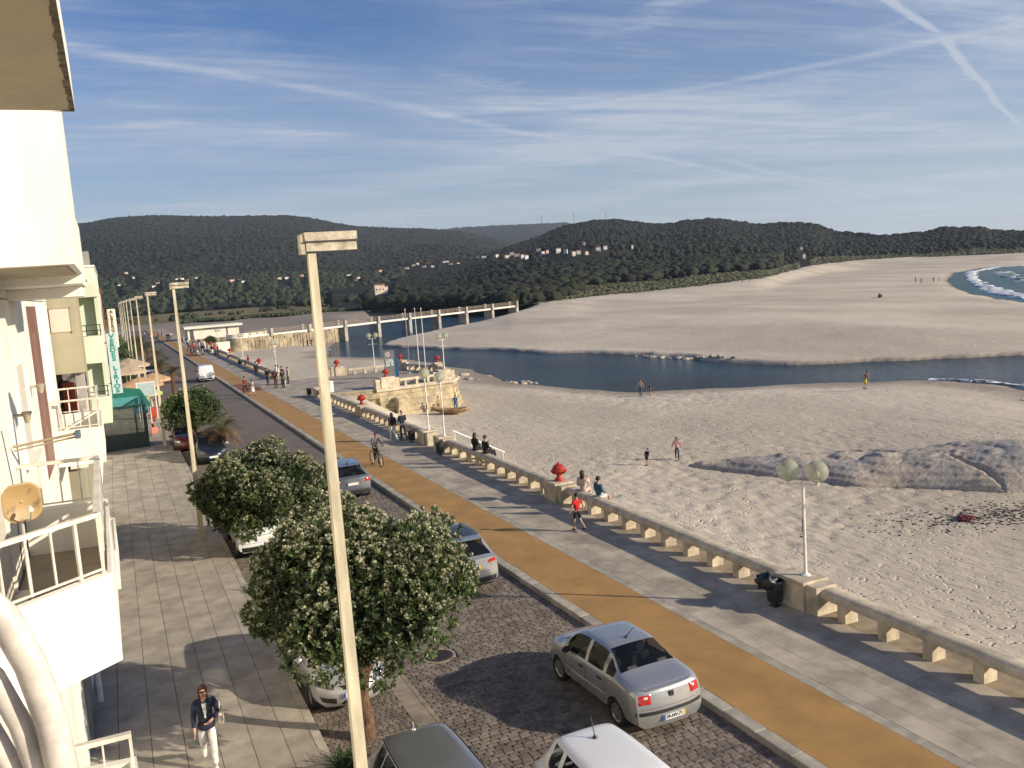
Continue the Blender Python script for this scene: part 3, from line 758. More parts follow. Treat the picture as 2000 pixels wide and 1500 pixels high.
def hill3(az, d):
    dr_ = np.interp(az, *L3D); zr = 9 + dr_ * np.tan(np.radians(np.interp(az, *L3)))
    d0 = dveg(az) + 25; b0 = bz(az)
    t = (d - d0) / (dr_ - d0)
    prof = np.where(t < 1, np.clip(t, 0, 1) ** 1.25, 1 - 0.8 * sstep((t - 1) / 0.7))
    spur = (vnoise(az * 22, d, 90, 44) - 0.5) * 14
    return b0 - 0.4 + (zr - b0) * prof + spur * np.clip(t, 0, 1) * np.clip(1 - t, 0, 1) * 2
def radial_mesh(name, fn, az0, az1, na, d0, d1, nd, rough):
    az = np.linspace(az0, az1, na)
    t = np.linspace(0, 1, nd)
    A, T = np.meshgrid(az, t, indexing='ij')
    lo = d0(A) if callable(d0) else d0
    hi = d1(A) if callable(d1) else d1
    D = lo + (hi - lo) * T
    Z = fn(A, D) + npr.rand(na, nd) * rough
    X = D * np.sin(np.radians(A)); Y = D * np.cos(np.radians(A))
    ii = np.arange(na * nd).reshape(na, nd)
    F = np.stack([ii[:-1, :-1], ii[:-1, 1:], ii[1:, 1:], ii[1:, :-1]], -1).reshape(-1, 4)[:, ::-1]
    o = place(name, np_mesh(name, np.stack([X, Y, Z], -1).reshape(-1, 3), F, [M_hill], None, True))
    return tag(o, kind='structure')
M_hill2 = M_hill
radial_mesh('hill', hill1, -60, 30, 420, 800, 3300, 260, 3.0)
radial_mesh('hill', hill2, 8, 44, 160, 2600, 5200, 90, 6.0)
radial_mesh('hill', hill3, 13, 95, 420, lambda a: dveg(a) - 6, lambda a: np.interp(a, *L3D) * 1.35, 130, 0.6)

# tree crowns as lumps of foliage; built as one mass because nobody could count them
def ico():
    bm = bmesh.new(); bmesh.ops.create_icosphere(bm, subdivisions=1, radius=1.0)
    v0 = np.array([v.co[:] for v in bm.verts]); f0 = np.array([[v.index for v in f.verts] for f in bm.faces]); bm.free()
    bm = bmesh.new(); bmesh.ops.create_icosphere(bm, subdivisions=2, radius=1.0)
    v1 = np.array([v.co[:] for v in bm.verts]); f1 = np.array([[v.index for v in f.verts] for f in bm.faces]); bm.free()
    bm = bmesh.new(); bmesh.ops.create_icosphere(bm, subdivisions=3, radius=1.0)
    v2 = np.array([v.co[:] for v in bm.verts]); f2 = np.array([[v.index for v in f.verts] for f in bm.faces]); bm.free()
    return (v0, f0), (v1, f1), (v2, f2)
ICO = ico()
def canopy(name, P, S, m, lod=0, jit=0.28, flat=0.8, label=None):
    """P positions (n,3) of crown centres, S radii"""
    v, f = ICO[lod]; nv = len(v); vs = []; fs = []; nb = 0
    K = 6; templ = [v * (1 + (npr.rand(nv, 1) - 0.5) * 2 * jit) for _ in range(K)]
    which = npr.randint(0, K, len(P))
    for k in range(K):
        p = P[which == k]; s = S[which == k]
        if not len(p): continue
        a = npr.rand(len(p)) * 6.283; ca, sa = np.cos(a), np.sin(a)
        t = templ[k]
        sx = s * (0.8 + 0.4 * npr.rand(len(p))); sz = s * flat * (0.8 + 0.5 * npr.rand(len(p)))
        x = t[None, :, 0] * ca[:, None] - t[None, :, 1] * sa[:, None]; y = t[None, :, 0] * sa[:, None] + t[None, :, 1] * ca[:, None]
        w = np.stack([x * sx[:, None] + p[:, 0:1], y * s[:, None] + p[:, 1:2], t[None, :, 2] * sz[:, None] + p[:, 2:3]], -1)
        vs.append(w.reshape(-1, 3)); fs.append((f[None] + (np.arange(len(p)) * nv)[:, None, None]).reshape(-1, 3) + nb); nb += len(p) * nv
    o = place(name, np_mesh(name, np.concatenate(vs), np.concatenate(fs), [m], None, True))
    return tag(o, label, 'woodland' if label else None, kind='stuff')
def polar(az, d): return d * np.sin(np.radians(az)), d * np.cos(np.radians(az))

# ------------------------------------------------------------------ village houses on the slopes (azimuth, elevation, width in photo units)
HOUSES = [(0.68, 1.091, 6), (1.56, 1.483, 8), (1.17, 1.809, 7), (2.57, 0.9, 9), (2.82, 1.096, 8), (3.9, 1.237, 7), (4.19, 1.248, 9), (4.47, 1.137, 7), (5.01, 1.255, 6), (7.03, 0.962, 12), (7.57, 0.988, 10), (7.71, 0.853, 8), (9.86, 0.894, 9), (10.32, 0.894, 10), (11.27, 0.988, 8), (14.1, 0.794, 10), (14.72, 0.589, 8), (15.95, -0.10, 24), (16.32, -0.224, 14), (16.13, 0.944, 9), (17.82, 0.989, 10), (18.26, 1.154, 8), (18.49, 1.235, 7), (18.9, 1.012, 9), (19.14, 1.19, 9), (19.45, 1.006, 8), (20.29, 1.209, 14), (20.6, 1.057, 9), (21.1, 1.088, 7), (22.36, 1.357, 8), (22.76, 1.362, 11), (23.58, 1.402, 8), (24.23, 1.292, 12), (24.57, 1.463, 10), (24.89, 1.343, 14), (25.22, 1.255, 10), (25.47, 1.172, 9), (26.29, 1.569, 10), (26.54, 1.356, 9), (26.8, 1.402, 8), (27.53, 1.448, 11), (28.01, 1.348, 8), (28.49, 1.184, 9), (28.82, 1.225, 10), (29.3, 1.125, 9), (30.07, 1.361, 11), (30.52, 1.392, 9), (29.18, 1.749, 6), (32.23, 1.33, 5), (14.54, 0.44, 7), (42.45, 0.462, 6), (42.58, -0.012, 6)]
M_hw = [mat('village render white', (0.78, 0.76, 0.70), 0.8, 0.08, 0.3), mat('village render cream', (0.70, 0.60, 0.44), 0.8, 0.08, 0.3), mat('village render pink', (0.62, 0.42, 0.34), 0.8, 0.08, 0.3)]
M_tile = mat('village roof tile', (0.26, 0.12, 0.08), 0.85, 0.2, 0.6)
M_hwin = mat('village window', (0.03, 0.035, 0.04), 0.3, 0.1)
def terrain_at(az, d):
    a = np.array([float(az)]); dd = np.array([float(d)])
    z = max(hill1(a, dd)[0] if d > 820 else -0.6, hill3(a, dd)[0] if (13 < az) else -9, -0.5)
    return z
house_xy = []
side = lambda az: 'left' if az < 12 else ('middle' if az < 22 else 'right')
def village_house(i, az, el, s):
    d = 480.0
    while d < 2400 and 9 + d * math.tan(R_(el)) > terrain_at(az, d) + 1.5: d += 8
    if s >= 14 and el < 0: d = 560.0
    w = s * 0.80 / 1730 * d; h = min(10.0, max(4.5, w * 0.62)); dep = w * 0.8
    x, y = polar(az, d); z = 9 + d * math.tan(R_(el)) - h * 0.5
    house_xy.append((az, d, w))
    colr = i % 5
    mw = M_hw[0] if colr in (0, 1, 3) else (M_hw[1] if colr == 2 else M_hw[2])
    tone = ['white', 'white', 'cream', 'white', 'pinkish'][colr]
    deg = rnd.uniform(-0.5, 0.5)
    t = thing('village_house', None, 'house', (float(x), float(y), float(z)), deg - R_(az) * 0.5, 'houses of the far village')
    base = -6.0
    MB().box(-w / 2, w / 2, -dep / 2, dep / 2, base, h).build('wall', mw, t)
    rf = MB()
    if i % 3 == 1: rf.box(-w / 2 - .3, w / 2 + .3, -dep / 2 - .3, dep / 2 + .3, h, h + 0.5)
    else: rf.xprism([(-dep / 2 - .4, h), (dep / 2 + .4, h), (0, h + w * 0.13)], -w / 2 - .4, w / 2 + .4)
    rf.build('roof', M_tile, t)
    nw = 3 if s >= 10 else 2
    for k in range(nw):
        for fl in range(2 if h > 5 else 1):
            xx = -w / 2 + w * (k + 0.5) / nw; zz = h * (0.28 + 0.42 * fl)
            MB().box(xx - w * 0.06, xx + w * 0.06, -dep / 2 - 0.06, -dep / 2 + 0.04, zz, zz + h * 0.2).build('window', M_hwin, t)
    return t, tone
hs = [village_house(i, *h) for i, h in enumerate(HOUSES)]
for i, (t, tone) in enumerate(hs):
    az, el, s = HOUSES[i]
    big = 'large' if s >= 14 else ('small' if s <= 7 else 'plain')
    where = 'left hill' if az < 13 else 'river woods' if az < 17.2 else 'hill saddle' if az < 25.9 else 'right hills'
    order = sum(1 for j in range(len(HOUSES)) if HOUSES[j][0] < az) + 1
    sfx = 'th' if order % 100 in (11, 12, 13) else {1: 'st', 2: 'nd', 3: 'rd'}.get(order % 10, 'th')
    t['label'] = f'{big} {tone} house by the {where}, {order}{sfx} far house from the left'

def clear_of_houses(az, d, wid=1.0):
    ok = np.ones(len(az), bool)
    for ha, hd, hw in house_xy:
        half = np.degrees((hw * 0.5 + 3) / hd)
        ok &= ~((np.abs(az - ha) < half) & (d > hd - 130) & (d < hd + hw * 0.8))
    return ok
def scatter(name, fn, az0, az1, d0f, d1f, n, r0, r1, m, lod, lift, label, flat=0.8, jit=0.28):
    az = npr.uniform(az0, az1, n); t = np.sqrt(npr.rand(n))
    lo = d0f(az); hi = d1f(az); d = lo + (hi - lo) * t
    k = clear_of_houses(az, d); az, d = az[k], d[k]
    s = npr.uniform(r0, r1, len(az)) ** 1.0
    x, y = polar(az, d); z = fn(az, d) + s * lift
    return canopy(name, np.stack([x, y, z], -1), s, m, lod, jit, flat, label)
# woods on the right-hand hills, the ridge itself, and the long left hill
scatter('woodland', hill3, 17, 58, lambda a: dveg(a) + 70 + 100 * sstep((41 - a) / 3), lambda a: np.interp(a, *L3D) * 1.05, 30000, 1.0, 2.9, M_wood, 0, 0.5, 'dark wood covering the right-hand hills behind the beach')
scatter('woodland', hill3, 21, 58, lambda a: np.interp(a, *L3D) * 0.975, lambda a: np.interp(a, *L3D) * 1.0, 2000, 1.4, 4.0, M_wood, 1, 0.35, 'row of tree tops along the ridge of the right-hand hills')
scatter('woodland', hill1, -4, 27, lambda a: 830 + 0 * a, lambda a: 2480 + 0 * a, 16000, 2.2, 5.0, M_wood, 0, 0.3, 'wood covering the long hill on the left', 0.7)
# valley trees between field and hills (left), pine belt behind the river, scrub on the dunes
flat0 = lambda a, d: -0.5 + 0 * a
scatter('woodland', lambda a, d: np.maximum(flat0(a, d), hill1(a, d)), -3, 18, lambda a: np.interp(a, [-3, 0, 6, 8, 10.3, 14.7, 16, 18], [620, 700, 830, 800, 620, 490, 470, 460]) + 10 * np.sin(a * 2.1), lambda a: 1150 + 0 * a, 6500, 1.4, 3.8, M_bushg, 1, 0.8, 'green trees of the valley floor beyond the brown field', 0.85)
scatter('woodland', lambda a, d: np.maximum(hill3(a, d), -0.4), 15.2, 41.2, lambda a: dveg(a) + 10 + 75 * sstep((a - 27) / 4), lambda a: dveg(a) + 210, 5400, 1.2, 3.2, M_pine, 1, 0.8, 'dark pine wood standing along the far bank of the river', 0.75)
scatter('woodland', lambda a, d: np.maximum(hill3(a, d), -0.4), 15.2, 27, lambda a: dveg(a) + 4, lambda a: dveg(a) + 30, 520, 1.4, 3.2, M_pine, 2, 0.6, 'front edge of the pine wood right behind the footbridge', 0.8)
scatter('dune_scrub', lambda a, d: np.maximum(hill3(a, d), -0.4), 26, 58, lambda a: dveg(a) + 1, lambda a: dveg(a) + 90, 9000, 0.4, 1.5, M_scrub, 0, 0.15, 'low olive scrub and grass on the dune edge above the sand', 0.6)
scatter('dune_scrub', lambda a, d: np.maximum(hill3(a, d), -0.4), 26, 40.5, lambda a: dveg(a) - 6, lambda a: dveg(a) + 2, 320, 0.3, 1.0, M_scrub, 0, 0.1, 'scattered grass tufts at the foot of the dunes', 0.6)
scatter('field_bushes', flat0, 0, 17, lambda a: 440 + 0 * a, lambda a: 600 + 0 * a, 60, 0.8, 2.2, M_bushg, 1, 0.3, 'a few round bushes standing in the brown field', 0.7)
# reeds: a ragged green strip between the mud flat and the field
scatter('reed_bed', flat0, 4, 15.8, lambda a: 408 + 6 * np.sin(a * 1.7), lambda a: 422 + 6 * np.sin(a * 1.7), 1500, 0.5, 1.2, leafmat('reeds', (0.06, 0.08, 0.03), 0.8, 0.3), 0, 0.3, 'green strip of reeds between mud flat and field', 0.7)

# wind turbines and masts on the skyline
M_turb = mat('turbine white', (0.75, 0.76, 0.78), 0.5, 0.03)
M_mast = mat('mast grey', (0.20, 0.21, 0.22), 0.6, 0.05)
def turbine(az, d, z0, h, ang, label):
    x, y = polar(az, d)
    t = thing('wind_turbine', label, 'wind turbine', (float(x), float(y), z0), -R_(az), 'wind turbines on the skyline')
    MB().tube([(0, 0, 0), (0, 0, h)], [h * 0.03, h * 0.018], 8).build('tower', M_turb, t, smooth=40)
    MB().obox((0, -h * 0.02, h), (h * 0.05, h * 0.12, h * 0.05)).build('nacelle', M_turb, t)
    for k in range(3):
        a = ang + k * 2.0944
        MB().add([(math.cos(a) * q + math.sin(a) * o_, -h * 0.09 - dp, h + math.sin(a) * q - math.cos(a) * o_) for dp in (0, h * 0.012) for q, o_ in ((0, -h * .02), (h * .2, -h * .03), (h * .62, 0), (h * .2, h * .02))],
                 [(0, 1, 2, 3), (7, 6, 5, 4), (0, 4, 5, 1), (1, 5, 6, 2), (2, 6, 7, 3), (3, 7, 4, 0)]).build('blade', M_turb, t)
turbine(17.8, 2750, 9 + 2750 * math.tan(R_(3.45)), 26, 1.2, 'small white wind turbine on the ridge right of the near lamp head')
turbine(21.34, 4200, 9 + 4200 * math.tan(R_(3.3)), 42, 0.3, 'white wind turbine on the far saddle ridge')
turbine(30.69, 4300, 9 + 4300 * math.tan(R_(2.75)), 75, 0.55, 'pale wind turbine behind the right-hand hill')
def mast(az, d, el0, h, label):
    x, y = polar(az, d)
    t = thing('radio_mast', label, 'mast', (float(x), float(y), 9 + d * math.tan(R_(el0))), 0, 'thin masts on the skyline')
    MB().tube([(0, 0, 0), (0, 0, h)], [1.6, 1.0], 6).build('pole', M_mast, t)
    MB().obox((0, 0, h * 0.85), (3.5, 3.5, 2)).build('antenna', M_mast, t)
mast(26.6, 4300, 3.2, 48, 'thin grey mast on the far ridge, left of the pair')
mast(28.65, 4300, 3.1, 56, 'thin grey mast on the far ridge, right of the pair')

# air: thin even haze over bay and hills
hm = bpy.data.materials.new('haze air'); hm.use_nodes = True
hn = hm.node_tree.nodes; hn.clear()
hv = hn.new('ShaderNodeVolumePrincipled'); hv.inputs['Color'].default_value = (0.74, 0.86, 1.0, 1); hv.inputs['Density'].default_value = 0.000085
hv.inputs['Anisotropy'].default_value = 0.2
ho = hn.new('ShaderNodeOutputMaterial'); hm.node_tree.links.new(hv.outputs[0], ho.inputs['Volume'])
tag(MB().box(-3200, 5400, -320, 5600, -8, 350).build('haze', hm), kind='stuff')
# ================================================================== balustrade, terrace, urns, lamps, bridge
M_urn = mat('urn red paint', (0.42, 0.035, 0.018), 0.45, 0.2, 5.0, bump=0.25, bscale=50)
M_whitem = mat('white painted metal', (0.78, 0.75, 0.68), 0.4, 0.06, 6)
M_globe = glassmat('lamp globe', (0.60, 0.58, 0.42), 0.04, 0.42)
M_dark = mat('dark bin metal', (0.035, 0.033, 0.03), 0.55, 0.2, 8)
M_bag = mat('black bag plastic', (0.008, 0.008, 0.009), 0.3, 0.2, 20, bump=1.0, bscale=25)
BX = 15.72       # balustrade centre line

def urn_mesh():
    prof = [(0.0, 0.0), (0.17, 0.0), (0.175, 0.05), (0.15, 0.09), (0.105, 0.13), (0.09, 0.19), (0.10, 0.235), (0.16, 0.265), (0.235, 0.32), (0.275, 0.375), (0.282, 0.41), (0.25, 0.435), (0.225, 0.46),
            (0.235, 0.485), (0.215, 0.52), (0.185, 0.55), (0.17, 0.565), (0.12, 0.60), (0.06, 0.625), (0.045, 0.65), (0.05, 0.665), (0.02, 0.69), (0.0, 0.692)]
    return MB().lathe(prof, n=28, cap=False)
URN_BODY = urn_mesh().mesh('urn_body', M_urn, 50)
URN_RIB = None
rib = MB()
for k in range(14):
    a = 2 * math.pi * k / 14
    rib.tube([(math.cos(a) * r, math.sin(a) * r, z) for r, z in ((0.165, 0.268), (0.245, 0.322), (0.285, 0.378), (0.285, 0.40))], [0.012, 0.026, 0.024, 0.012], 6)
URN_RIB = rib.mesh('gadroon', M_urn, 60)
def urn(x, y, z, label, s=1.1):
    t = thing('urn', label, 'urn', (x, y, z), rnd.uniform(0, 1), 'red urns on the balustrades', s)
    place('bowl', URN_BODY, t); place('gadroon', URN_RIB, t)
    return t

def pedestal(x, y, label, rz=0.0, h=0.78, parent=None):
    t = thing('pedestal', label, 'pedestal', (x, y, 0), rz, 'stone pedestals of the balustrade')
    MB().box(-0.46, 0.30, -0.40, 0.40, -0.05, h - 0.10).build('shaft', M_stone, t, bevel=0.015)
    MB().box(-0.50, 0.34, -0.44, 0.44, h - 0.098, h).build('cap_stone', M_stone, t, bevel=0.02)
    for s in (-1, 1):
        MB().box(-0.40, 0.28, s * 0.60 - 0.198, s * 0.60 + 0.198, -0.05, h - 0.06).build('shoulder_block', M_stone, t, bevel=0.02)
    return t

STUB = MB().prism([(-0.20, -0.13), (0.20, -0.13), (0.23, -0.10), (0.23, 0.10), (0.20, 0.13), (-0.20, 0.13), (-0.23, 0.10), (-0.23, -0.10)], -0.03, 0.45).mesh('stub_post', M_stone)
def rail_profile():
    return [(-0.26, 0.45), (0.26, 0.45), (0.27, 0.52), (0.25, 0.60), (0.18, 0.655), (0.08, 0.675), (-0.08, 0.675), (-0.18, 0.655), (-0.25, 0.60), (-0.27, 0.52)]
def balustrade(x0, y0, x1, y1, label, step=1.2, parts=True):
    """straight run of low stone railing from one pedestal to the next"""
    L_ = math.hypot(x1 - x0, y1 - y0); a = math.atan2(y1 - y0, x1 - x0) - math.pi / 2
    t = thing('balustrade', label, 'balustrade', (x0, y0, 0), a, 'runs of low stone balustrade')
    n = max(1, round(L_ / (2 * step)))
    for i in range(n):
        MB().yprism(rail_profile(), i * L_ / n + 0.003, (i + 1) * L_ / n - 0.003).build('rail_stone', M_stone, t, smooth=40)
    k = max(1, round(L_ / step))
    for i in range(k):
        place('stub_post', STUB, t, (0, (i + 0.5) * L_ / k, 0), rnd.uniform(-0.02, 0.02))
    return t

# main line of the balustrade
line = [(4.0, None), (17.4, 'lamp'), (31.2, 'urn'), (44.8, 'lamp'), (47.4, 'lamp'), (61.8, 'urn'), (76.4, 'end'), (97.6, 'lamp'), (109.8, 'urn'), (124.0, 'lamp'), (138.3, 'urn'), (152.0, 'lamp'), (166.0, 'urn')]
desc = {17.4: 'nearest stone pedestal carrying a globe lamp, rubbish bin beside it', 31.2: 'stone pedestal with the nearest large red urn, beside two seated women', 44.8: 'near pedestal of the beach steps carrying a globe lamp',
        47.4: 'far pedestal of the beach steps carrying a globe lamp', 61.8: 'stone pedestal with red urn beyond the walking couple', 76.4: 'plain end pedestal where the balustrade stops before the terrace', 97.6: 'pedestal with lamp where the balustrade starts again after the terrace',
        109.8: 'pedestal with red urn behind the standing group', 124.0: 'pedestal with lamp beside the person in red', 138.3: 'pedestal with red urn nearest the far crowd', 152.0: 'pedestal with lamp within the far crowd', 166.0: 'farthest pedestal with red urn beside the crowd'}
bdesc = ['nearest run of balustrade leaving the picture at lower right', 'balustrade run between the globe lamp pedestal and the nearest red urn', 'balustrade run with two seated people in black, up to the steps', None, 'balustrade run behind the walking couple', 'balustrade run from the second red urn to the terrace', None,
         'first balustrade run beyond the terrace opening', 'balustrade run behind the standing group', 'balustrade run beside the person in red', 'balustrade run nearest the far crowd', 'last balustrade run passing behind the far crowd']
for i in range(len(line)):
    y, kind = line[i]
    if kind: pedestal(BX, y, desc[y])
    if i + 1 < len(line) and bdesc[i]:
        y1 = line[i + 1][0]
        balustrade(BX, y + (0.80 if kind else 0), BX, y1 - 0.80, bdesc[i])

GLOBE = MB().ball((0, 0, 0), 0.29, 24, 16).mesh('globe', M_globe, 180)
BULB = MB().ball((0, 0, 0), 0.07, 10, 8, (1, 1, 1.5)).mesh('bulb', mat('bulb white', (0.85, 0.8, 0.6), 0.4, 0.02), 180)
def globe_lamp(x, y, z, label, rz=0.35, h=2.75):
    t = thing('globe_lamp', label, 'lamp', (x, y, z), rz, 'white globe lamps along the beach wall')
    MB().lathe([(0.13, 0), (0.13, 0.02), (0.06, 0.05), (0.045, 0.12), (0.042, 1.3), (0.036, h), (0.05, h + 0.005), (0.05, h + 0.06), (0.0, h + 0.07)], n=12, cap=False).build('pole', M_whitem, t, smooth=40)
    MB().tube([(-0.36, 0, h - 0.03), (0.36, 0, h - 0.03)], 0.02, 8).build('cross_arm', M_whitem, t, smooth=40)
    for s in (-1, 1):
        MB().lathe([(0.05, h - 0.03), (0.055, h + 0.05), (0.075, h + 0.08), (0.0, h + 0.085)], (s * 0.36, 0, 0), 10, False).build('cup', M_whitem, t, smooth=40)
        g = place('globe', GLOBE, t, (s * 0.36, 0, h + 0.32)); place('bulb', BULB, t, (s * 0.36, 0, h + 0.24))
        # curled scrolls below the arm
        MB().tube([(s * (0.05 + 0.42 * q), 0, h - 0.62 + 0.09 * (2 * q - 1) ** 2 - 0.03 * q) for q in [k / 8 for k in range(9)]], 0.013, 6).build('scroll', M_whitem, t, smooth=50)
    MB().box(-0.05, -0.035, -0.03, 0.03, 1.15, 1.5).build('fuse_plate', M_dark, t)
    return t
globe_lamp(BX, 17.4, 0.78, 'nearest white twin globe lamp standing on its stone pedestal by the bin', -0.95, 2.45)
globe_lamp(BX, 44.8, 0.78, 'white twin globe lamp on the near pedestal of the beach steps', 1.1, 2.9)
globe_lamp(BX, 47.4, 0.78, 'white twin globe lamp on the far pedestal of the beach steps', 1.15, 2.9)
globe_lamp(BX, 97.6, 0.78, 'white globe lamp behind the standing group on the promenade', 0.9)
globe_lamp(BX, 124.0, 0.78, 'white globe lamp beside the person in red on the wall', 0.9)
globe_lamp(BX, 152.0, 0.78, 'white globe lamp above the far crowd', 0.9)
urn(BX - 0.06, 31.2, 0.78, 'nearest and largest red urn on the promenade balustrade')
urn(BX - 0.06, 61.8, 0.78, 'red urn on the promenade balustrade beyond the walking couple')
urn(BX, 109.8, 0.78, 'red urn on the balustrade behind the lone walker in black')
urn(BX, 138.3, 0.78, 'red urn on the balustrade right of the far crowd')
urn(BX, 166.0, 0.78, 'farthest small red urn in the middle of the crowd')

# litter bins on the promenade side
def bin_(x, y, rz, label, bag):
    t = thing('litter_bin', label, 'bin', (x, y, 0), rz, 'litter bins at the balustrade')
    MB().lathe([(0.0, 0.12), (0.17, 0.12), (0.20, 0.16), (0.225, 0.66), (0.24, 0.66), (0.24, 0.69), (0.215, 0.69), (0.195, 0.3)], n=20, cap=False).build('drum', M_dark, t, smooth=40)
    MB().tube([(0.0, 0, 0.0), (0, 0, 0.14)], 0.035, 8).box(-0.12, 0.12, -0.12, 0.12, 0, 0.015).build('foot', M_dark, t)
    if bag:
        v, f = ICO[2]; q = v * (1 + 0.5 * (npr.rand(len(v), 1) - 0.5)) * np.array([0.27, 0.27, 0.20]) + np.array([-0.14, 0.14, 0.68])
        q[:, 2] -= 0.25 * np.clip(-q[:, 0] - 0.2, 0, 1)
        place('bag', np_mesh('bag', q, f, [M_bag], None, True), t)
bin_(14.98, 17.75, 0.2, 'dark litter bin overflowing with a black rubbish bag at the nearest pedestal', True)
bin_(15.02, 48.5, 0.1, 'dark litter bin on the far side of the beach steps', False)
bin_(15.02, 43.7, 0.1, 'dark litter bin on the near side of the beach steps', False)
bin_(15.05, 77.4, 0.0, 'dark litter bin at the balustrade end before the terrace', False)
bin_(15.05, 122.6, 0.0, 'dark litter bin under the lamp beside the person in red', False)

# beach steps with white handrail
st = thing('beach_steps', 'stone steps with white handrail leading from the promenade to the sand', 'steps', (16.3, 46.1, 0))
for k in range(8): MB().box(0.0 + k * 0.32, 0.36 + k * 0.32, -1.0, 1.0, -3.4, -0.05 - k * 0.20).build('step', M_stone, st, bevel=0.01)
hr = MB().tube([(0.0, -1.05, 0.95), (3.0, -1.05, -0.70)], 0.035, 8)
for k in range(4): hr.tube([(0.1 + k * 0.93, -1.05, 0.9 - k * 0.51), (0.1 + k * 0.93, -1.05, -0.4 - k * 0.6)], 0.026, 6)
hr.build('handrail', M_whitem, st, smooth=40)

# ------------------------------------------------------------------ terrace on the beach side
TER = [(15.5, 77.9), (21.0, 76.6), (28.3, 77.4), (29.5, 79.4), (30.3, 86.0), (28.4, 92.3), (20.6, 93.2), (15.5, 93.6)]
ter = thing('terrace', 'paved stone terrace jutting from the promenade onto the beach', 'terrace', (0, 0, 0))
MB().prism(TER, -0.18, -0.002).build('paving', M_prom, ter)
# masonry face: courses of blocks, battered outward, on the three seaward sides
def masonry(p, q, h, name_parent, seed, zt=-0.2):
    r = random.Random(seed); L_ = math.hypot(q[0] - p[0], q[1] - p[1]); a = math.atan2(q[1] - p[1], q[0] - p[0])
    nx_, ny_ = math.sin(a), -math.cos(a)
    courses = 6; ch = h / courses
    for c in range(courses):
        x = -r.uniform(0, 0.6)
        while x < L_:
            w = r.uniform(0.7, 1.35); x0 = max(0, x); x1 = min(L_, x + w)
            if x1 - x0 > 0.08:
                off = 0.05 + c * 0.10 + r.uniform(-0.015, 0.015); zc = zt - (c + 0.5) * ch
                cx = p[0] + math.cos(a) * (x0 + x1) / 2 + nx_ * (off - 0.45); cy = p[1] + math.sin(a) * (x0 + x1) / 2 + ny_ * (off - 0.45)
                o = MB().obox((0, 0, 0), (x1 - x0 - 0.012, 1.0, ch - 0.012)).build('stone', M_wallstone, name_parent, bevel=0.008, loc=(cx, cy, zc), rz=a)
            x += w
masonry((21.0, 76.6), (28.3, 77.4), 3.2, ter, 1)
masonry((28.3, 77.4), (29.5, 79.4), 3.2, ter, 2)
masonry((29.5, 79.4), (30.3, 86.0), 3.2, ter, 3)
masonry((16.5, 77.6), (21.0, 76.6), 0.6, ter, 4)
MB().prism([(p[0] * 0.985 + 0.3, p[1] * 0.985 + 1.2) for p in TER], -3.6, -0.19).build('core', M_wallstone, ter)
MB().prism([(20.8, 76.3), (28.5, 77.15), (29.8, 79.3), (30.6, 86.1), (28.5, 92.6), (20.6, 93.5), (20.6, 93.0), (28.1, 92.1), (29.9, 86.0), (29.1, 79.5), (28.1, 77.7), (20.8, 76.8)], -0.28, -0.0).build('coping', M_stone, ter)
# a buttress block at the foot of the wall
MB().obox((22.9, 76.2, -1.9), (1.0, 0.9, 2.0), 0.1, 0.30).build('buttress', M_wallstone, ter, bevel=0.05)
def block_ped(x, y, rz, w, label):
    t = thing('pedestal', label, 'pedestal', (x, y, 0), rz, 'stone pedestals of the balustrade')
    MB().box(-w / 2, w / 2, -0.38, 0.38, 0.0, 0.86).build('shaft', M_stone, t, bevel=0.02)
    MB().box(-w / 2 - 0.04, w / 2 + 0.04, -0.42, 0.42, 0.862, 0.98).build('cap_stone', M_stone, t, bevel=0.02)
    MB().box(w / 2 + 0.002, w / 2 + 0.5, -0.30, 0.30, 0.0, 0.82).build('shoulder_block', M_stone, t, bevel=0.02)
    MB().box(-w / 2 - 0.5, -w / 2 - 0.002, -0.30, 0.30, 0.0, 0.82).build('shoulder_block', M_stone, t, bevel=0.02)
block_ped(21.9, 76.9, 0.11, 1.3, 'stone pedestal with red urn at the near corner of the terrace')
block_ped(27.6, 77.75, 0.11, 1.2, 'wide stone pedestal with lamp on the seaward corner of the terrace')
block_ped(29.8, 85.3, 1.5, 1.0, 'stone pedestal with red urn on the sea side of the terrace')
block_ped(27.9, 91.9, 2.2, 1.0, 'stone pedestal with red urn at the far sea corner of the terrace')
block_ped(21.2, 92.8, -0.08, 1.4, 'stone pedestal with red urn at the far inner corner of the terrace')
urn(21.9, 76.9, 0.98, 'red urn on the near corner of the terrace')
urn(29.8, 85.3, 0.98, 'red urn on the sea side of the terrace beside the flagpoles')
urn(27.9, 91.9, 0.98, 'red urn at the far sea corner of the terrace by the information panel')
urn(21.2, 92.8, 0.98, 'red urn on the far inner corner of the terrace')
balustrade(23.1, 77.05, 26.5, 77.5, 'sunlit balustrade along the near side of the terrace')
balustrade(28.9, 79.2, 29.7, 84.2, 'balustrade along the sea side of the terrace')
balustrade(29.7, 86.4, 28.4, 91.0, 'slanted balustrade at the far sea corner of the terrace')
balustrade(26.9, 92.2, 22.4, 92.7, 'balustrade along the far side of the terrace')
globe_lamp(27.9, 78.0, 0.98, 'white twin globe lamp on the seaward corner of the terrace', 0.2)
globe_lamp(25.2, 92.5, 0.70, 'white twin globe lamp at the far side of the terrace behind the panel', -0.2, 2.9)
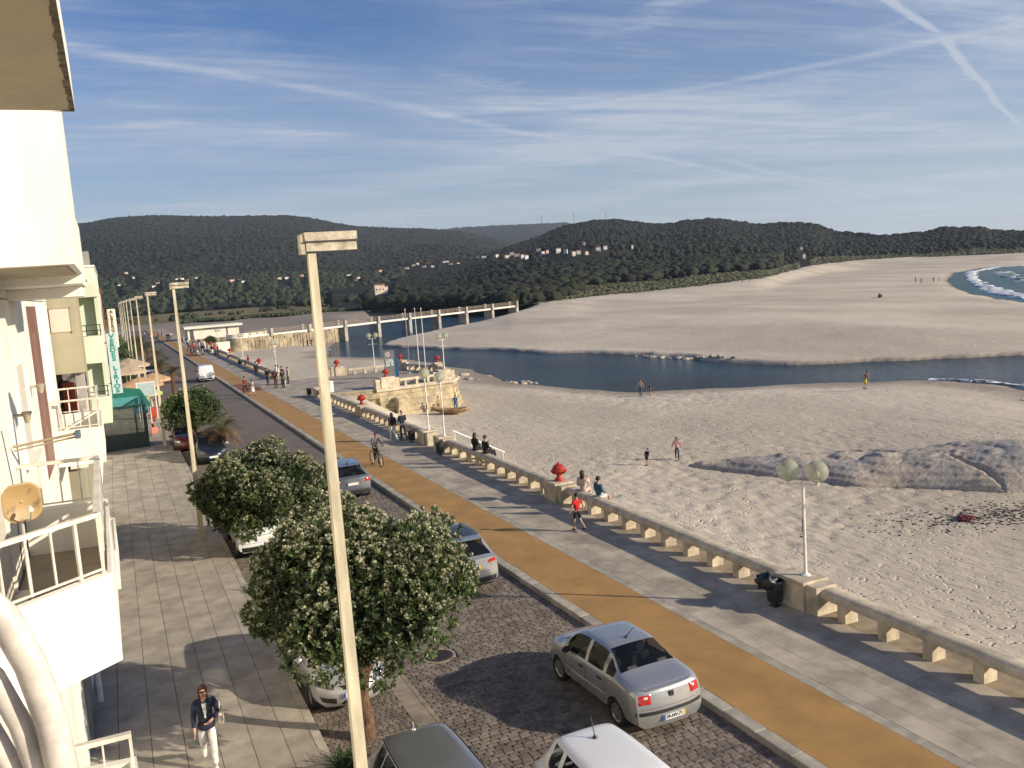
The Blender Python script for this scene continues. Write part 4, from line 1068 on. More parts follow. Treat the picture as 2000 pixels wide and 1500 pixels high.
# flagpoles
for i, (x, y) in enumerate(((27.3, 86.8), (28.4, 87.0), (28.6, 85.6))):
    t = thing('flagpole', 'bare white flagpole on the terrace, %s of three' % ('left', 'middle', 'right')[i], 'flagpole', (x, y, 0), 0, 'bare flagpoles on the terrace')
    MB().tube([(0, 0, 0), (0, 0, 3.2), (0, 0, 6.5)], [0.05, 0.042, 0.025], 10).build('pole', M_whitem, t, smooth=40)
    MB().ball((0, 0, 6.55), 0.07, 10, 8).build('finial', M_whitem, t, smooth=180)
    MB().box(-0.14, 0.14, -0.14, 0.14, 0, 0.06).build('base_plate', M_whitem, t)
# information panel: blue and grey board on two posts with a map sheet
kx = thing('information_panel', 'blue and grey information board with a pale map, standing on the terrace', 'information board', (25.0, 85.2, 0), -0.25)
M_blue = mat('panel blue', (0.03, 0.10, 0.24), 0.5, 0.08); M_pgrey = mat('panel grey', (0.20, 0.21, 0.21), 0.5, 0.1)
MB().box(-0.75, 0.30, -0.06, 0.06, 0.0, 2.7).build('grey_board', M_pgrey, kx, bevel=0.01)
MB().box(0.303, 0.62, -0.08, 0.08, 0.0, 2.0).build('blue_board', M_blue, kx, bevel=0.01)
MB().box(-0.60, 0.16, -0.068, -0.062, 1.1, 1.8).build('map_sheet', mat('map print', (0.62, 0.68, 0.72), 0.5, 0.5, 9.0), kx)
MB().disc((-0.35, -0.065, 2.3), 0.2, 20, 'Y').build('round_emblem', mat('emblem white', (0.75, 0.72, 0.68), 0.5, 0.1), kx)
MB().disc((-0.35, -0.068, 2.3), 0.11, 20, 'Y').build('emblem_centre', mat('emblem red', (0.45, 0.08, 0.06), 0.5, 0.1), kx)

# ------------------------------------------------------------------ footbridge and quay
M_conc = mat('bridge concrete', (0.40, 0.37, 0.32), 0.85, 0.15, 0.7, bump=0.3, bscale=6)
M_deck = mat('bridge edge white', (0.72, 0.68, 0.60), 0.8, 0.08, 0.8)
M_rust = mat('bridge rail', (0.24, 0.19, 0.14), 0.7, 0.15, 3)
B0 = Vector((27.0, 203.5, 0.25)); B1 = Vector((108.0, 236.5, 0.9))
bd = (B1 - B0); bl = math.hypot(bd.x, bd.y); ba = math.atan2(bd.y, bd.x)
br = thing('footbridge', 'long white concrete footbridge on piers across the river', 'bridge', tuple(B0), ba)
slope = (B1.z - B0.z) / bl
def deckz(x): return slope * x
MB().add([(x, s, deckz(x) + q) for x in (0, bl) for s, q in ((-1.25, -0.45), (-1.25, 0.0), (1.25, 0.0), (1.25, -0.45))], [(0, 1, 5, 4), (1, 2, 6, 5), (2, 3, 7, 6), (3, 0, 4, 7), (0, 3, 2, 1), (4, 5, 6, 7)]).build('deck', M_deck, br)
for s in (-1, 1):
    mb = MB()
    for zz in (0.38, 0.70, 1.02): mb.add([(x, s * 1.15 + o, deckz(x) + zz + q) for x in (0, bl) for o, q in ((-0.03, -0.03), (-0.03, 0.03), (0.03, 0.03), (0.03, -0.03))], [(0, 1, 5, 4), (1, 2, 6, 5), (2, 3, 7, 6), (3, 0, 4, 7)])
    mb.build('handrail', M_rust, br)
PBAL = MB().box(-0.035, 0.035, -0.035, 0.035, 0, 1.05).mesh('railing_post', M_rust)
for i in range(int(bl / 1.75)):
    for s in (-1, 1): place('railing_post', PBAL, br, (i * 1.75 + 0.4, s * 1.15, deckz(i * 1.75)))
PIER = MB().box(-0.45, 0.45, -1.6, 1.6, -6.0, -0.46).mesh('pier', M_conc)
PYL = MB().box(-0.32, 0.32, -0.24, 0.24, -0.5, 1.15).box(-0.36, 0.36, -0.28, 0.28, 1.152, 1.24).mesh('pylon', M_conc)
for k in range(9):
    x = 5.5 + k * 10.15
    if x > bl: break
    if k > 1: place('pier', PIER, br, (x, 0, deckz(x)))
    for s in (-1, 1): place('pylon', PYL, br, (x, s * 1.52, deckz(x)))
# quay wall that carries the town end of the bridge
M_wallstone_t = M_wallstone; M_wallstone = mat('quay stone', (0.36, 0.30, 0.20), 0.9, 0.25, 0.6, bump=0.5, bscale=8, rand=0.15)
qy = thing('quay_wall', 'old yellow stone quay wall below the town end of the footbridge', 'wall', (0, 0, 0))
p0, p1 = (26.5, 201.6), (49.5, 211.4)
def quay(p, q, seed):
    r = random.Random(seed); L_ = math.hypot(q[0] - p[0], q[1] - p[1]); a = math.atan2(q[1] - p[1], q[0] - p[0])
    MB().obox(((p[0] + q[0]) / 2 - math.sin(a) * 1.2, (p[1] + q[1]) / 2 + math.cos(a) * 1.2, -1.8), (L_, 2.2, 3.6), a).build('wall_body', M_wallstone, qy)
    x = 0.4
    while x < L_ - 0.5:
        w = r.uniform(0.5, 1.1); hh = r.uniform(2.4, 3.3)
        MB().obox((0, 0, 0), (w * 0.9, 0.25, hh)).build('stone', M_wallstone, qy, bevel=0.05, loc=(p[0] + math.cos(a) * (x + w / 2) + math.sin(a) * r.uniform(-0.02, 0.05), p[1] + math.sin(a) * (x + w / 2) - math.cos(a) * r.uniform(-0.02, 0.05), -3.5 + hh / 2), rz=a)
        x += w
quay(p0, p1, 5)
MB().lathe([(2.3, -3.6), (2.3, -0.2), (2.15, -0.18), (2.15, 0.0)], (25.0, 203.0, 0), 24).build('turret', M_wallstone, qy, smooth=40)
M_fw = mat('far building white', (0.78, 0.73, 0.60), 0.8, 0.06, 0.5)
MB().lathe([(2.35, 0.02), (2.35, 1.0), (2.1, 1.0), (2.1, 0.05)], (25.0, 203.0, 0), 24, False).build('turret_parapet', M_fw, qy, smooth=40)
MB().obox((29.5, 203.6, 0.55), (4.6, 0.25, 1.0), ba).build('white_parapet', M_fw, qy)
# low white pavilion at the end of the promenade
fb = thing('pavilion', 'long low white flat-roofed building at the far end of the promenade', 'building', (15.6, 214.0, 0), 0.0)
MB().box(0, 11.3, 0, 7, -3.4, 2.5).build('wall', M_fw, fb)
MB().box(-0.7, 12.1, -0.9, 7.8, 2.51, 3.0).build('roof', M_fw, fb, bevel=0.03)
for x0, x1, z0, z1 in ((0.5, 1.3, 0.1, 2.2), (8.5, 8.8, 0.4, 2.3)): MB().box(x0, x1, -0.05, 0.05, z0, z1).build('window', mat('pavilion dark', (0.10, 0.10, 0.09), 0.4, 0.1), fb)
MB().box(0, 11.32, -0.06, -0.01, -3.4, 0.1).build('plinth', M_wallstone, fb)
MB().box(3.4, 6.8, -0.10, -0.0, 2.30, 2.36).build('sign_strip', M_dark, fb)
lw = thing('low_white_wall', 'low white wall with planting behind the far crowd', 'wall', (17.2, 170.5, 0), 0.1)
MB().box(0, 2.4, 0, 0.5, -2.6, 0.9).build('wall_body', M_fw, lw)
MB().box(-0.05, 2.45, -0.05, 0.55, 0.902, 1.0).build('coping', M_fw, lw)
# ================================================================== vehicles
def paint(name, col, metal=0.0, rough=0.32):
    if name in MATS: return MATS[name]
    m = bpy.data.materials.new(name); m.use_nodes = True
    N = m.node_tree.nodes; L = m.node_tree.links; b = N['Principled BSDF']
    g = N.new('ShaderNodeNewGeometry'); nz = N.new('ShaderNodeTexNoise'); nz.inputs['Scale'].default_value = 1.7; nz.inputs['Detail'].default_value = 6
    L.new(g.outputs['Position'], nz.inputs['Vector'])
    r = N.new('ShaderNodeMapRange'); L.new(nz.outputs[0], r.inputs[0]); r.inputs[1].default_value = 0.3; r.inputs[2].default_value = 0.7; r.inputs[3].default_value = rough - 0.05; r.inputs[4].default_value = rough + 0.10
    L.new(r.outputs[0], b.inputs['Roughness'])
    b.inputs['Base Color'].default_value = (*col, 1); b.inputs['Metallic'].default_value = metal
    b.inputs['Coat Weight'].default_value = 0.9; b.inputs['Coat Roughness'].default_value = 0.04
    MATS[name] = m
    return m
M_cglass = glassmat('car glass', (0.010, 0.012, 0.013), 0.03, 0.50)
M_seat = mat('car seat cloth', (0.05, 0.05, 0.052), 0.9, 0.2, 8)
M_seal = mat('window seal', (0.012, 0.012, 0.012), 0.6, 0.1)
M_trim = mat('black plastic trim', (0.02, 0.02, 0.021), 0.5, 0.1)
M_tyre = mat('tyre rubber', (0.018, 0.017, 0.016), 0.8, 0.15, 9)
M_rim = mat('wheel alloy', (0.42, 0.42, 0.42), 0.35, 0.08, metal=0.7)
M_redl = mat('tail lamp red', (0.50, 0.02, 0.015), 0.12, 0.15, 14, coat=0.6)
M_clear = mat('clear lamp', (0.70, 0.66, 0.62), 0.12, 0.15, 18, coat=0.6)
M_headl = mat('head lamp', (0.16, 0.17, 0.17), 0.08, 0.5, 16, coat=0.8)
M_chrome = mat('chrome', (0.75, 0.75, 0.75), 0.12, 0.03, metal=1.0)
M_plate = mat('plate white', (0.74, 0.74, 0.70), 0.4, 0.04)
M_pblue = mat('plate blue', (0.02, 0.08, 0.42), 0.4, 0.04)
M_pyel = mat('plate yellow', (0.72, 0.45, 0.03), 0.4, 0.04)
M_ink = mat('lettering black', (0.012, 0.012, 0.012), 0.5, 0.02)

def hermite(pts):
    x = np.array([p[0] for p in pts], float); y = np.array([p[1] for p in pts], float)
    dx = np.diff(x); sl = np.diff(y) / dx; m = np.zeros(len(x))
    m[0], m[-1] = sl[0], sl[-1]
    for i in range(1, len(x) - 1):
        m[i] = 0 if sl[i - 1] * sl[i] <= 0 else 2 * sl[i - 1] * sl[i] / (sl[i - 1] + sl[i])
    def f(q):
        q = np.clip(q, x[0], x[-1]); i = np.clip(np.searchsorted(x, q) - 1, 0, len(x) - 2)
        h = dx[i]; t = (q - x[i]) / h
        return y[i] * (1 + 2 * t) * (1 - t) ** 2 + m[i] * h * t * (1 - t) ** 2 + y[i + 1] * t * t * (3 - 2 * t) + m[i + 1] * h * t * t * (t - 1)
    return f

class Car:
    """x runs from tail (0) to nose (L); parts hang under one empty"""
    def __init__(s, L, top, belt, wid, roofw, wheels, wr=0.30, zb=0.20, rear_round=0.12, front_round=0.30, tail_slope=((0.2, 0.03), (0.5, 0.0), (0.95, 0.06)), nose_slope=((0.2, 0.05), (0.45, 0.0), (0.8, 0.12)),
                 screen=(0, 0), rear_win=(0, 0), side_wins=(), body=None, track=0.0):
        s.L = L; s.top = hermite(top); s.belt = hermite(belt); s.wid = hermite(wid); s.roofw = hermite(roofw)
        s.wheels = wheels; s.wr = wr; s.zb = zb; s.rr = rear_round; s.fr = front_round
        s.ts = hermite(tail_slope); s.ns = hermite(nose_slope)
        s.screen = screen; s.rear_win = rear_win; s.side_wins = side_wins; s.body = body; s.track = track
    def deform(s, x, y, z):
        w = np.maximum(s.wid(np.clip(x, 0, s.L)), 0.3)
        r = np.clip(np.abs(y) / w, 0, 1) ** 2.6
        kr = np.clip(1 - x / 0.75, 0, 1) ** 1.5; kf = np.clip(1 - (s.L - x) / 0.9, 0, 1) ** 1.5
        return x + kr * (s.rr * r + s.ts(z)) - kf * (s.fr * r + s.ns(z))
    def section(s, x):
        zt = float(s.top(x)); zbl = float(s.belt(x)); w = float(s.wid(x)); g = max(0.015, zt - zbl); zb = s.zb
        k = float(sstep((g - 0.05) / 0.40)); wb = w * 0.955
        wg = wb * 0.90 * (1 - k) + float(s.roofw(x)) * k
        zg = zbl + g * (0.55 * (1 - k) + 0.88 * k)
        pts = [(0, zb), (w * 0.82, zb), (w * 0.965, zb + 0.09), (w * 0.995, zb + 0.24 * (zbl - zb) + 0.05), (w, zb + 0.55 * (zbl - zb)), (w * 0.99, zbl - 0.07), (wb + 0.012, zbl - 0.012), (wb - 0.01, zbl + 0.01),
               ((wb + wg) / 2 + 0.022 * k, (zbl + zg) / 2), (wg, zg), (wg * 0.93, zg + (zt - zg) * 0.55), (wg * 0.72, zt - (zt - zg) * 0.16), (wg * 0.38, zt - (zt - zg) * 0.04), (0, zt)]
        out = []
        for i, (y, z) in enumerate(pts):
            if 0 < i < 6:
                for xc in s.wheels:
                    Ra = s.wr * 1.17
                    if abs(x - xc) < Ra: z = max(z, s.wr + math.sqrt(Ra * Ra - (x - xc) ** 2) * 0.98)
            out.append((y, z))
        return out
    def shell(s, parent, ax=0.055):
        xs = sorted(set([0.0, s.L] + list(np.linspace(0, s.L, int(s.L / ax)))))
        sec = [s.section(x) for x in xs]; n = len(sec[0])
        A = np.array([[(x, y, z) for (y, z) in sc] for x, sc in zip(xs, sec)])
        A[:, :, 0] = s.deform(A[:, :, 0], A[:, :, 1], A[:, :, 2])
        B = A * np.array([1, -1, 1])
        groups = {}; body = MB(); ns = len(xs)
        for i in range(ns - 1):
            xm = (xs[i] + xs[i + 1]) / 2; g = s.top(xm) - s.belt(xm)
            for j in range(n - 1):
                key = None
                if j in (7, 8) and g > 0.16:
                    for q, (a, b) in enumerate(s.side_wins):
                        if a < xm < b: key = ('side', q)
                if j >= 10 and s.screen[0] < xm < s.screen[1]: key = ('screen', 0)
                if j >= 10 and s.rear_win[0] < xm < s.rear_win[1]: key = ('rear', 0)
                for sd_, T in ((1, A), (-1, B)):
                    q4 = [T[i, j], T[i + 1, j], T[i + 1, j + 1], T[i, j + 1]]
                    if sd_ < 0: q4 = q4[::-1]
                    body.cur = 0
                    if j == 0: body.cur = 1
                    if not key: body.add(q4, [(0, 1, 2, 3)])
                    if key:
                        kk = key if key[0] != 'side' else (key[0], key[1], sd_)
                        groups.setdefault(kk, []).append(q4)
        for e, xe in ((0, 0.0), (-1, s.L)):
            sc = np.array(sec[e]); c = np.array([0, sc[:, 1].mean()]); rings = []
            for f in (1.0, 0.8, 0.55, 0.3, 0.0):
                q = c + (sc - c) * f
                P_ = np.stack([np.full(n, xe), q[:, 0], q[:, 1]], -1); P_[:, 0] = s.deform(P_[:, 0], P_[:, 1], P_[:, 2]); rings.append(P_)
            body.cur = 0
            for a, b in zip(rings[:-1], rings[1:]):
                for j in range(n - 1):
                    for mir in (1, -1):
                        q4 = [a[j], a[j + 1], b[j + 1], b[j]]
                        q4 = [np.array([p[0], p[1] * mir, p[2]]) for p in q4]
                        if (mir > 0) == (e == 0): q4 = q4[::-1]
                        body.add(q4, [(0, 1, 2, 3)])
        bo = body.build('body', [s.body, M_trim, M_seal], parent)
        bmx = bmesh.new(); bmx.from_mesh(bo.data); bmesh.ops.remove_doubles(bmx, verts=bmx.verts, dist=0.0008); bmesh.ops.recalc_face_normals(bmx, faces=bmx.faces); bmx.to_mesh(bo.data); bmx.free()
        bo.data.polygons.foreach_set('use_smooth', [True] * len(bo.data.polygons)); bo.data.set_sharp_from_angle(angle=R_(38))
        names = {'side': 'side_window', 'screen': 'windscreen', 'rear': 'rear_window'}
        for kk, qs in groups.items():
            P_ = np.array(qs).reshape(-1, 3); c = P_.mean(0); P_ = c + (P_ - c) * np.array([0.985, 0.985, 0.975])
            off = np.array([0, -0.006 * kk[2], 0.0]) if kk[0] == 'side' else np.array([0, 0, -0.004])
            P_ = P_ + off
            me = np_mesh(names[kk[0]], P_, np.arange(len(P_)).reshape(-1, 4), [M_cglass])
            bmx = bmesh.new(); bmx.from_mesh(me); bmesh.ops.remove_doubles(bmx, verts=bmx.verts, dist=0.002); bmesh.ops.recalc_face_normals(bmx, faces=bmx.faces); bmx.to_mesh(me); bmx.free()
            me.polygons.foreach_set('use_smooth', [True] * len(me.polygons))
            place(names[kk[0]], me, parent)
        # wheel wells and wheels
        for xc in s.wheels:
            w = float(s.wid(xc))
            for sd_ in (1, -1):
                wl_ = bpy.data.objects.new('wheel', None); COL.objects.link(wl_); wl_.parent = parent; wl_.location = (xc, sd_ * (w - 0.11), s.wr); wl_.rotation_euler = (0, 0, 0 if sd_ > 0 else math.pi)
                tyre, rimm = wheel_mesh(s.wr)
                place('tyre', tyre, wl_); place('rim', rimm, wl_)
        MB().box(s.wheels[0] - 0.42, s.wheels[-1] + 0.42, -float(s.wid(s.L / 2)) * 0.80, float(s.wid(s.L / 2)) * 0.80, 0.16, 0.55).build('underbody', M_trim, parent)
        # cabin: seats, shelf and dashboard seen through the glass
        W = float(s.wid(s.L / 2)); xf = s.screen[0] - 0.35; zt = float(s.top(s.L * 0.42))
        if s.screen[1] > 0:
            for xx, hh_ in ((xf - 0.45, zt - 0.20), (xf - 1.25, zt - 0.24)):
                for yy in (-0.36, 0.36):
                    MB().obox((xx, yy, 0.66), (0.14, 0.46, 0.62), 0, 0, -0.2).obox((xx + 0.24, yy, 0.42), (0.5, 0.46, 0.16)).obox((xx - 0.08, yy, hh_ - 0.12), (0.09, 0.24, 0.17), 0, 0, -0.15).build('seat', M_seat, parent, bevel=0.03)
            MB().box(s.screen[1] - 0.42, s.screen[1] + 0.05, -W * 0.82, W * 0.82, 0.55, float(s.belt(s.screen[1])) - 0.03).build('dashboard', M_trim, parent, bevel=0.03)
        return bo
    def end_patch(s, name, parent, m, poly, end='rear', out=0.012, n=6, depth=0.03):
        """lamp, plate or trim following the tail or nose; poly is (y, z) corners, four of them"""
        p = [np.array(q, float) for q in poly]; P_ = []
        for i in range(n + 1):
            for j in range(n + 1):
                u, v = i / n, j / n
                q = (p[0] * (1 - u) + p[1] * u) * (1 - v) + (p[3] * (1 - u) + p[2] * u) * v
                edge = min(u, 1 - u, v, 1 - v)
                o_ = out if edge > 0.01 else -depth
                x = s.deform(np.array(0.0 if end == 'rear' else s.L), np.array(q[0]), np.array(q[1]))
                P_.append((float(x) + (-o_ if end == 'rear' else o_), q[0], q[1]))
        ii = np.arange((n + 1) ** 2).reshape(n + 1, n + 1)
        F = np.stack([ii[:-1, :-1], ii[1:, :-1], ii[1:, 1:], ii[:-1, 1:]], -1).reshape(-1, 4)
        if end == 'rear': F = F[:, ::-1]
        o = place(name, np_mesh(name, np.array(P_), F, [m], None, True), parent); o.data.set_sharp_from_angle(angle=R_(50))
        return o
    def side_line(s, name, parent, m, pts, r=0.004, both=True):
        """thin trim on the flank: pts are (x, fraction from sill to belt)"""
        for sd_ in ((1, -1) if both else (1,)):
            q = []
            for x, f in pts:
                sc = s.section(x); z = s.zb + (float(s.belt(x)) - s.zb) * f
                ys = [p[0] for p in sc[1:8]]; zs = [p[1] for p in sc[1:8]]
                y = float(np.interp(z, zs, ys)); xx = float(s.deform(np.array(x), np.array(y), np.array(z)))
                q.append((xx, sd_ * (y + 0.001), z))
            MB().tube(q, r, 6).build(name, m, parent, smooth=60)
    def side_pt(s, x, f):
        sc = s.section(x); z = s.zb + (float(s.belt(x)) - s.zb) * f
        y = float(np.interp(z, [p[1] for p in sc[1:8]], [p[0] for p in sc[1:8]])); return (float(s.deform(np.array(x), np.array(y), np.array(z))), y, z)

WHEELS = {}
def wheel_mesh(r):
    if r in WHEELS: return WHEELS[r]
    ty = MB(); prof = [(r * 0.66, -0.085), (r * 0.70, 0.075), (r * 0.86, 0.10), (r * 0.97, 0.085), (r, 0.05), (r, -0.05), (r * 0.97, -0.085), (r * 0.8, -0.10), (r * 0.66, -0.085)]
    n = 28; vs = []; fs = []
    for rr, y in prof:
        for k in range(n): a = 2 * math.pi * k / n; vs.append((rr * math.cos(a), y, rr * math.sin(a)))
    for i in range(len(prof) - 1):
        for k in range(n): fs.append((i * n + k, (i + 1) * n + k, (i + 1) * n + (k + 1) % n, i * n + (k + 1) % n))
    ty.add(vs, fs)
    rm = MB()
    R2 = r * 0.68
    for a_, b_ in (((R2, 0.07), (R2 * 0.9, 0.055)), ((R2 * 0.9, 0.055), (R2 * 0.88, 0.0))):
        v2 = [(q[0] * math.cos(2 * math.pi * k / n), q[1], q[0] * math.sin(2 * math.pi * k / n)) for q in (a_, b_) for k in range(n)]
        rm.add(v2, [(k, n + k, n + (k + 1) % n, (k + 1) % n) for k in range(n)])
    for k in range(7):
        a = 2 * math.pi * k / 7
        M = Matrix.Rotation(a, 4, 'Y')
        c = [M @ Vector(p) for p in [(0.03, 0.05, -0.028), (R2 * 0.9, 0.05, -0.045), (R2 * 0.9, 0.05, 0.045), (0.03, 0.05, 0.028), (0.03, 0.0, -0.028), (R2 * 0.9, 0.0, -0.05), (R2 * 0.9, 0.0, 0.05), (0.03, 0.0, 0.028)]]
        rm.add(c, [(3, 2, 1, 0), (0, 1, 5, 4), (2, 3, 7, 6)])
    v3 = [(0.06 * math.cos(2 * math.pi * k / 12), 0.058, 0.06 * math.sin(2 * math.pi * k / 12)) for k in range(12)]; rm.add(v3, [tuple(range(12))[::-1]])
    rm.cur = 1
    v4 = [(R2 * 0.95 * math.cos(2 * math.pi * k / n), -0.005, R2 * 0.95 * math.sin(2 * math.pi * k / n)) for k in range(n)]; rm.add(v4, [tuple(range(n))[::-1]])
    WHEELS[r] = (ty.mesh('tyre', M_tyre, 40), rm.mesh('rim', [M_rim, M_trim], 40))
    return WHEELS[r]

def mirrors(c, t, x, m):
    for sd_ in (1, -1):
        y = float(c.wid(x)) * 0.955; z = float(c.belt(x)) + 0.06
        v, f = ICO[2]; q = v * np.array([0.07, 0.11, 0.075]); q[:, 0] = np.clip(q[:, 0], -0.035, 1)
        place('wing_mirror', np_mesh('wing_mirror', q, f, [m], None, True), t, (x, sd_ * (y + 0.09), z))
def antenna(t, x, z, l=0.5, lean=-0.5, y=0.0, m=None):
    MB().lathe([(0.045, -0.01), (0.032, 0.03), (0.0, 0.05)], (x, y, z), 8, False).tube([(x, y, z + 0.02), (x + l * math.sin(lean), y, z + l * math.cos(lean))], [0.011, 0.006], 5).build('antenna', m or M_trim, t, smooth=40)
def plate(c, t, zc, txt, end='rear', y=0.0, w=0.52):
    x = float(c.deform(np.array(0.0 if end == 'rear' else c.L), np.array(y), np.array(zc))); s = -1 if end == 'rear' else 1
    p = bpy.data.objects.new('licence_plate', None); COL.objects.link(p); p.parent = t; p.location = (x + s * 0.018, y, zc); p.rotation_euler = (math.pi / 2, 0, (-math.pi / 2 if s < 0 else math.pi / 2))
    MB().box(-w / 2, w / 2, -0.055, 0.055, -0.006, 0).build('plate_board', M_plate, p)
    MB().box(-w / 2, -w / 2 + 0.05, -0.055, 0.055, 0.0005, 0.002).build('blue_band', M_pblue, p)
    MB().box(w / 2 - 0.04, w / 2, -0.055, 0.055, 0.0005, 0.002).build('yellow_band', M_pyel, p)
    if txt: place('lettering', text_mesh(txt, 0.098, M_ink, 0.001, bold=0.002), p, (0.004, 0, 0.002))
def doors(c, t, cuts):
    for x in cuts: c.side_line('door_gap', t, M_seal, [(x, f) for f in (0.08, 0.3, 0.55, 0.8, 0.97)], 0.0045)
def handle(c, t, xs, m):
    for x in xs:
        for sd_ in (1, -1):
            p = c.side_pt(x, 0.80); MB().obox((p[0], sd_ * (p[1] + 0.012), p[2]), (0.17, 0.03, 0.035)).build('door_handle', m, t, bevel=0.008)

def car_thing(name, label, x, y, heading, c, group='cars on the promenade road', z=None):
    """origin at the middle of the tail for heading +Y ('away') or the nose for cars facing the viewer"""
    t = thing(name, label, 'car', (x, y, ROADZ if z is None else z), heading, group)
    return t
AWAY = math.pi / 2; TOWARD = -math.pi / 2

silver = paint('silver paint', (0.46, 0.46, 0.455), 0.6, 0.27)
# --- silver saloon in the foreground
c = Car(4.16, top=[(0, 0.93), (0.12, 1.00), (0.62, 1.055), (0.78, 1.09), (1.45, 1.40), (1.75, 1.425), (2.3, 1.42), (2.55, 1.385), (3.20, 1.02), (3.5, 0.97), (3.95, 0.84), (4.16, 0.66)],
        belt=[(0, 0.88), (0.2, 0.94), (0.8, 0.985), (1.6, 0.955), (2.6, 0.92), (3.2, 0.90), (3.7, 0.84), (4.0, 0.72), (4.16, 0.58)],
        wid=[(0, 0.76), (0.3, 0.81), (1.0, 0.825), (2.6, 0.825), (3.5, 0.80), (4.0, 0.74), (4.16, 0.70)],
        roofw=[(0, 0.5), (0.9, 0.58), (1.5, 0.57), (2.4, 0.58), (3.2, 0.62), (4.16, 0.6)], wheels=(0.88, 3.33), wr=0.285, zb=0.21,
        screen=(2.58, 3.20), rear_win=(0.82, 1.42), side_wins=((0.98, 1.25), (1.33, 1.98), (2.08, 2.85)), body=silver, tail_slope=((0.2, 0.06), (0.42, 0.0), (0.60, 0.02), (0.95, 0.10)))
t = car_thing('silver_saloon', 'silver four-door saloon with red tail lights in the right foreground by the kerb', 9.20, 13.98, AWAY + 0.02, c)
c.shell(t)
for sd_ in (1, -1):
    c.end_patch('tail_lamp', t, M_redl, [(sd_ * 0.44, 0.675), (sd_ * 0.755, 0.685), (sd_ * 0.74, 0.905), (sd_ * 0.41, 0.915)], out=0.012)
    c.end_patch('reversing_lamp', t, M_clear, [(sd_ * 0.50, 0.79), (sd_ * 0.64, 0.79), (sd_ * 0.63, 0.875), (sd_ * 0.49, 0.875)], out=0.018, n=3, depth=0.0)
c.end_patch('bumper_strip', t, M_trim, [(-0.79, 0.50), (0.79, 0.50), (0.79, 0.565), (-0.79, 0.565)], out=0.02, n=12)
c.end_patch('boot_gap', t, M_seal, [(-0.70, 0.612), (0.70, 0.612), (0.70, 0.618), (-0.70, 0.618)], out=0.003, n=8, depth=0.0)
c.end_patch('boot_lip', t, silver, [(-0.60, 0.975), (0.60, 0.975), (0.58, 1.0), (-0.58, 1.0)], out=0.035, n=8)
em = bpy.data.objects.new('badge', None); COL.objects.link(em); em.parent = t; em.location = (float(c.deform(np.array(0.), np.array(0.), np.array(0.82))) - 0.012, 0, 0.82); em.rotation_euler = (math.pi / 2, 0, -math.pi / 2)
MB().prism([(-0.05, -0.055), (0.05, -0.055), (0.056, 0), (0.05, 0.055), (-0.05, 0.055), (-0.056, 0)], -0.01, 0.004).build('badge_plate', M_trim, em)
MB().obox((0.006, 0.026, 0.007), (0.075, 0.016, 0.006), 0.0).obox((-0.006, -0.026, 0.007), (0.075, 0.016, 0.006), 0.0).obox((0.0, 0.0, 0.007), (0.07, 0.018, 0.006), -0.55).build('badge_letter', M_chrome, em)
plate(c, t, 0.40, '29-NV-71')
mirrors(c, t, 2.72, M_trim); doors(c, t, (1.28, 2.03, 2.95)); handle(c, t, (1.44, 2.20), M_trim)
c.side_line('side_strip', t, silver, [(x, 0.44) for x in np.linspace(1.25, 2.95, 10)], 0.014)
antenna(t, 1.62, 1.42, 0.45, -0.75)

# --- generic hatchback and high-bodied shapes
def hatch(L=4.3, H=1.45, W=0.85, body=None, tailrake=0.34, suv=False, wr=0.31):
    zb = 0.30 if suv else 0.21; bl = 0.62 * H + (0.02 if suv else 0.0)
    return Car(L, top=[(0, bl + 0.03), (0.04, bl + 0.05), (0.10, bl + 0.10), (tailrake + 0.10, H - 0.06), (tailrake + 0.35, H - 0.012), (L * 0.40, H), (L * 0.53, H - 0.02), (L * 0.58, H - 0.06), (L * 0.76, bl + 0.11), (L * 0.83, bl + 0.05), (L * 0.95, bl - 0.09), (L, bl - 0.26)],
               belt=[(0, bl), (0.3, bl + 0.03), (L * 0.4, bl - 0.01), (L * 0.72, bl - 0.05), (L * 0.85, bl - 0.06), (L * 0.96, bl - 0.19), (L, bl - 0.34)],
               wid=[(0, W * 0.93), (0.35, W * 0.985), (1.2, W), (L * 0.62, W), (L * 0.85, W * 0.97), (L * 0.97, W * 0.88), (L, W * 0.82)],
               roofw=[(0, W * 0.52), (0.3, W * 0.58), (0.65, W * 0.655), (1.1, W * 0.70), (L * 0.45, W * 0.72), (L * 0.75, W * 0.80), (L, W * 0.7)], wheels=(L * 0.19, L * 0.80), wr=wr, zb=zb,
               screen=(L * 0.585, L * 0.755), rear_win=(0.115, tailrake + 0.13), side_wins=((tailrake + 0.28, tailrake + 0.62), (tailrake + 0.70, L * 0.40), (L * 0.425, L * 0.655)), body=body,
               tail_slope=((0.2, 0.05), (0.45, 0.0), (0.7, 0.03), (1.1, 0.08)), nose_slope=((0.2, 0.06), (0.45, 0.0), (0.75, 0.10), (1.0, 0.2)), front_round=0.36)
def roof_rails(c, t, x0, x1, m):
    for sd_ in (1, -1):
        q = []
        for x in np.linspace(x0, x1, 8):
            sc = c.section(x); q.append((x, sd_ * sc[9][0] * 0.99, sc[9][1] + 0.06))
        q[0] = (q[0][0] - 0.05, q[0][1], q[0][2] - 0.06); q[-1] = (q[-1][0] + 0.05, q[-1][1], q[-1][2] - 0.06)
        MB().tube(q, 0.018, 6).build('roof_rail', m, t, smooth=60)
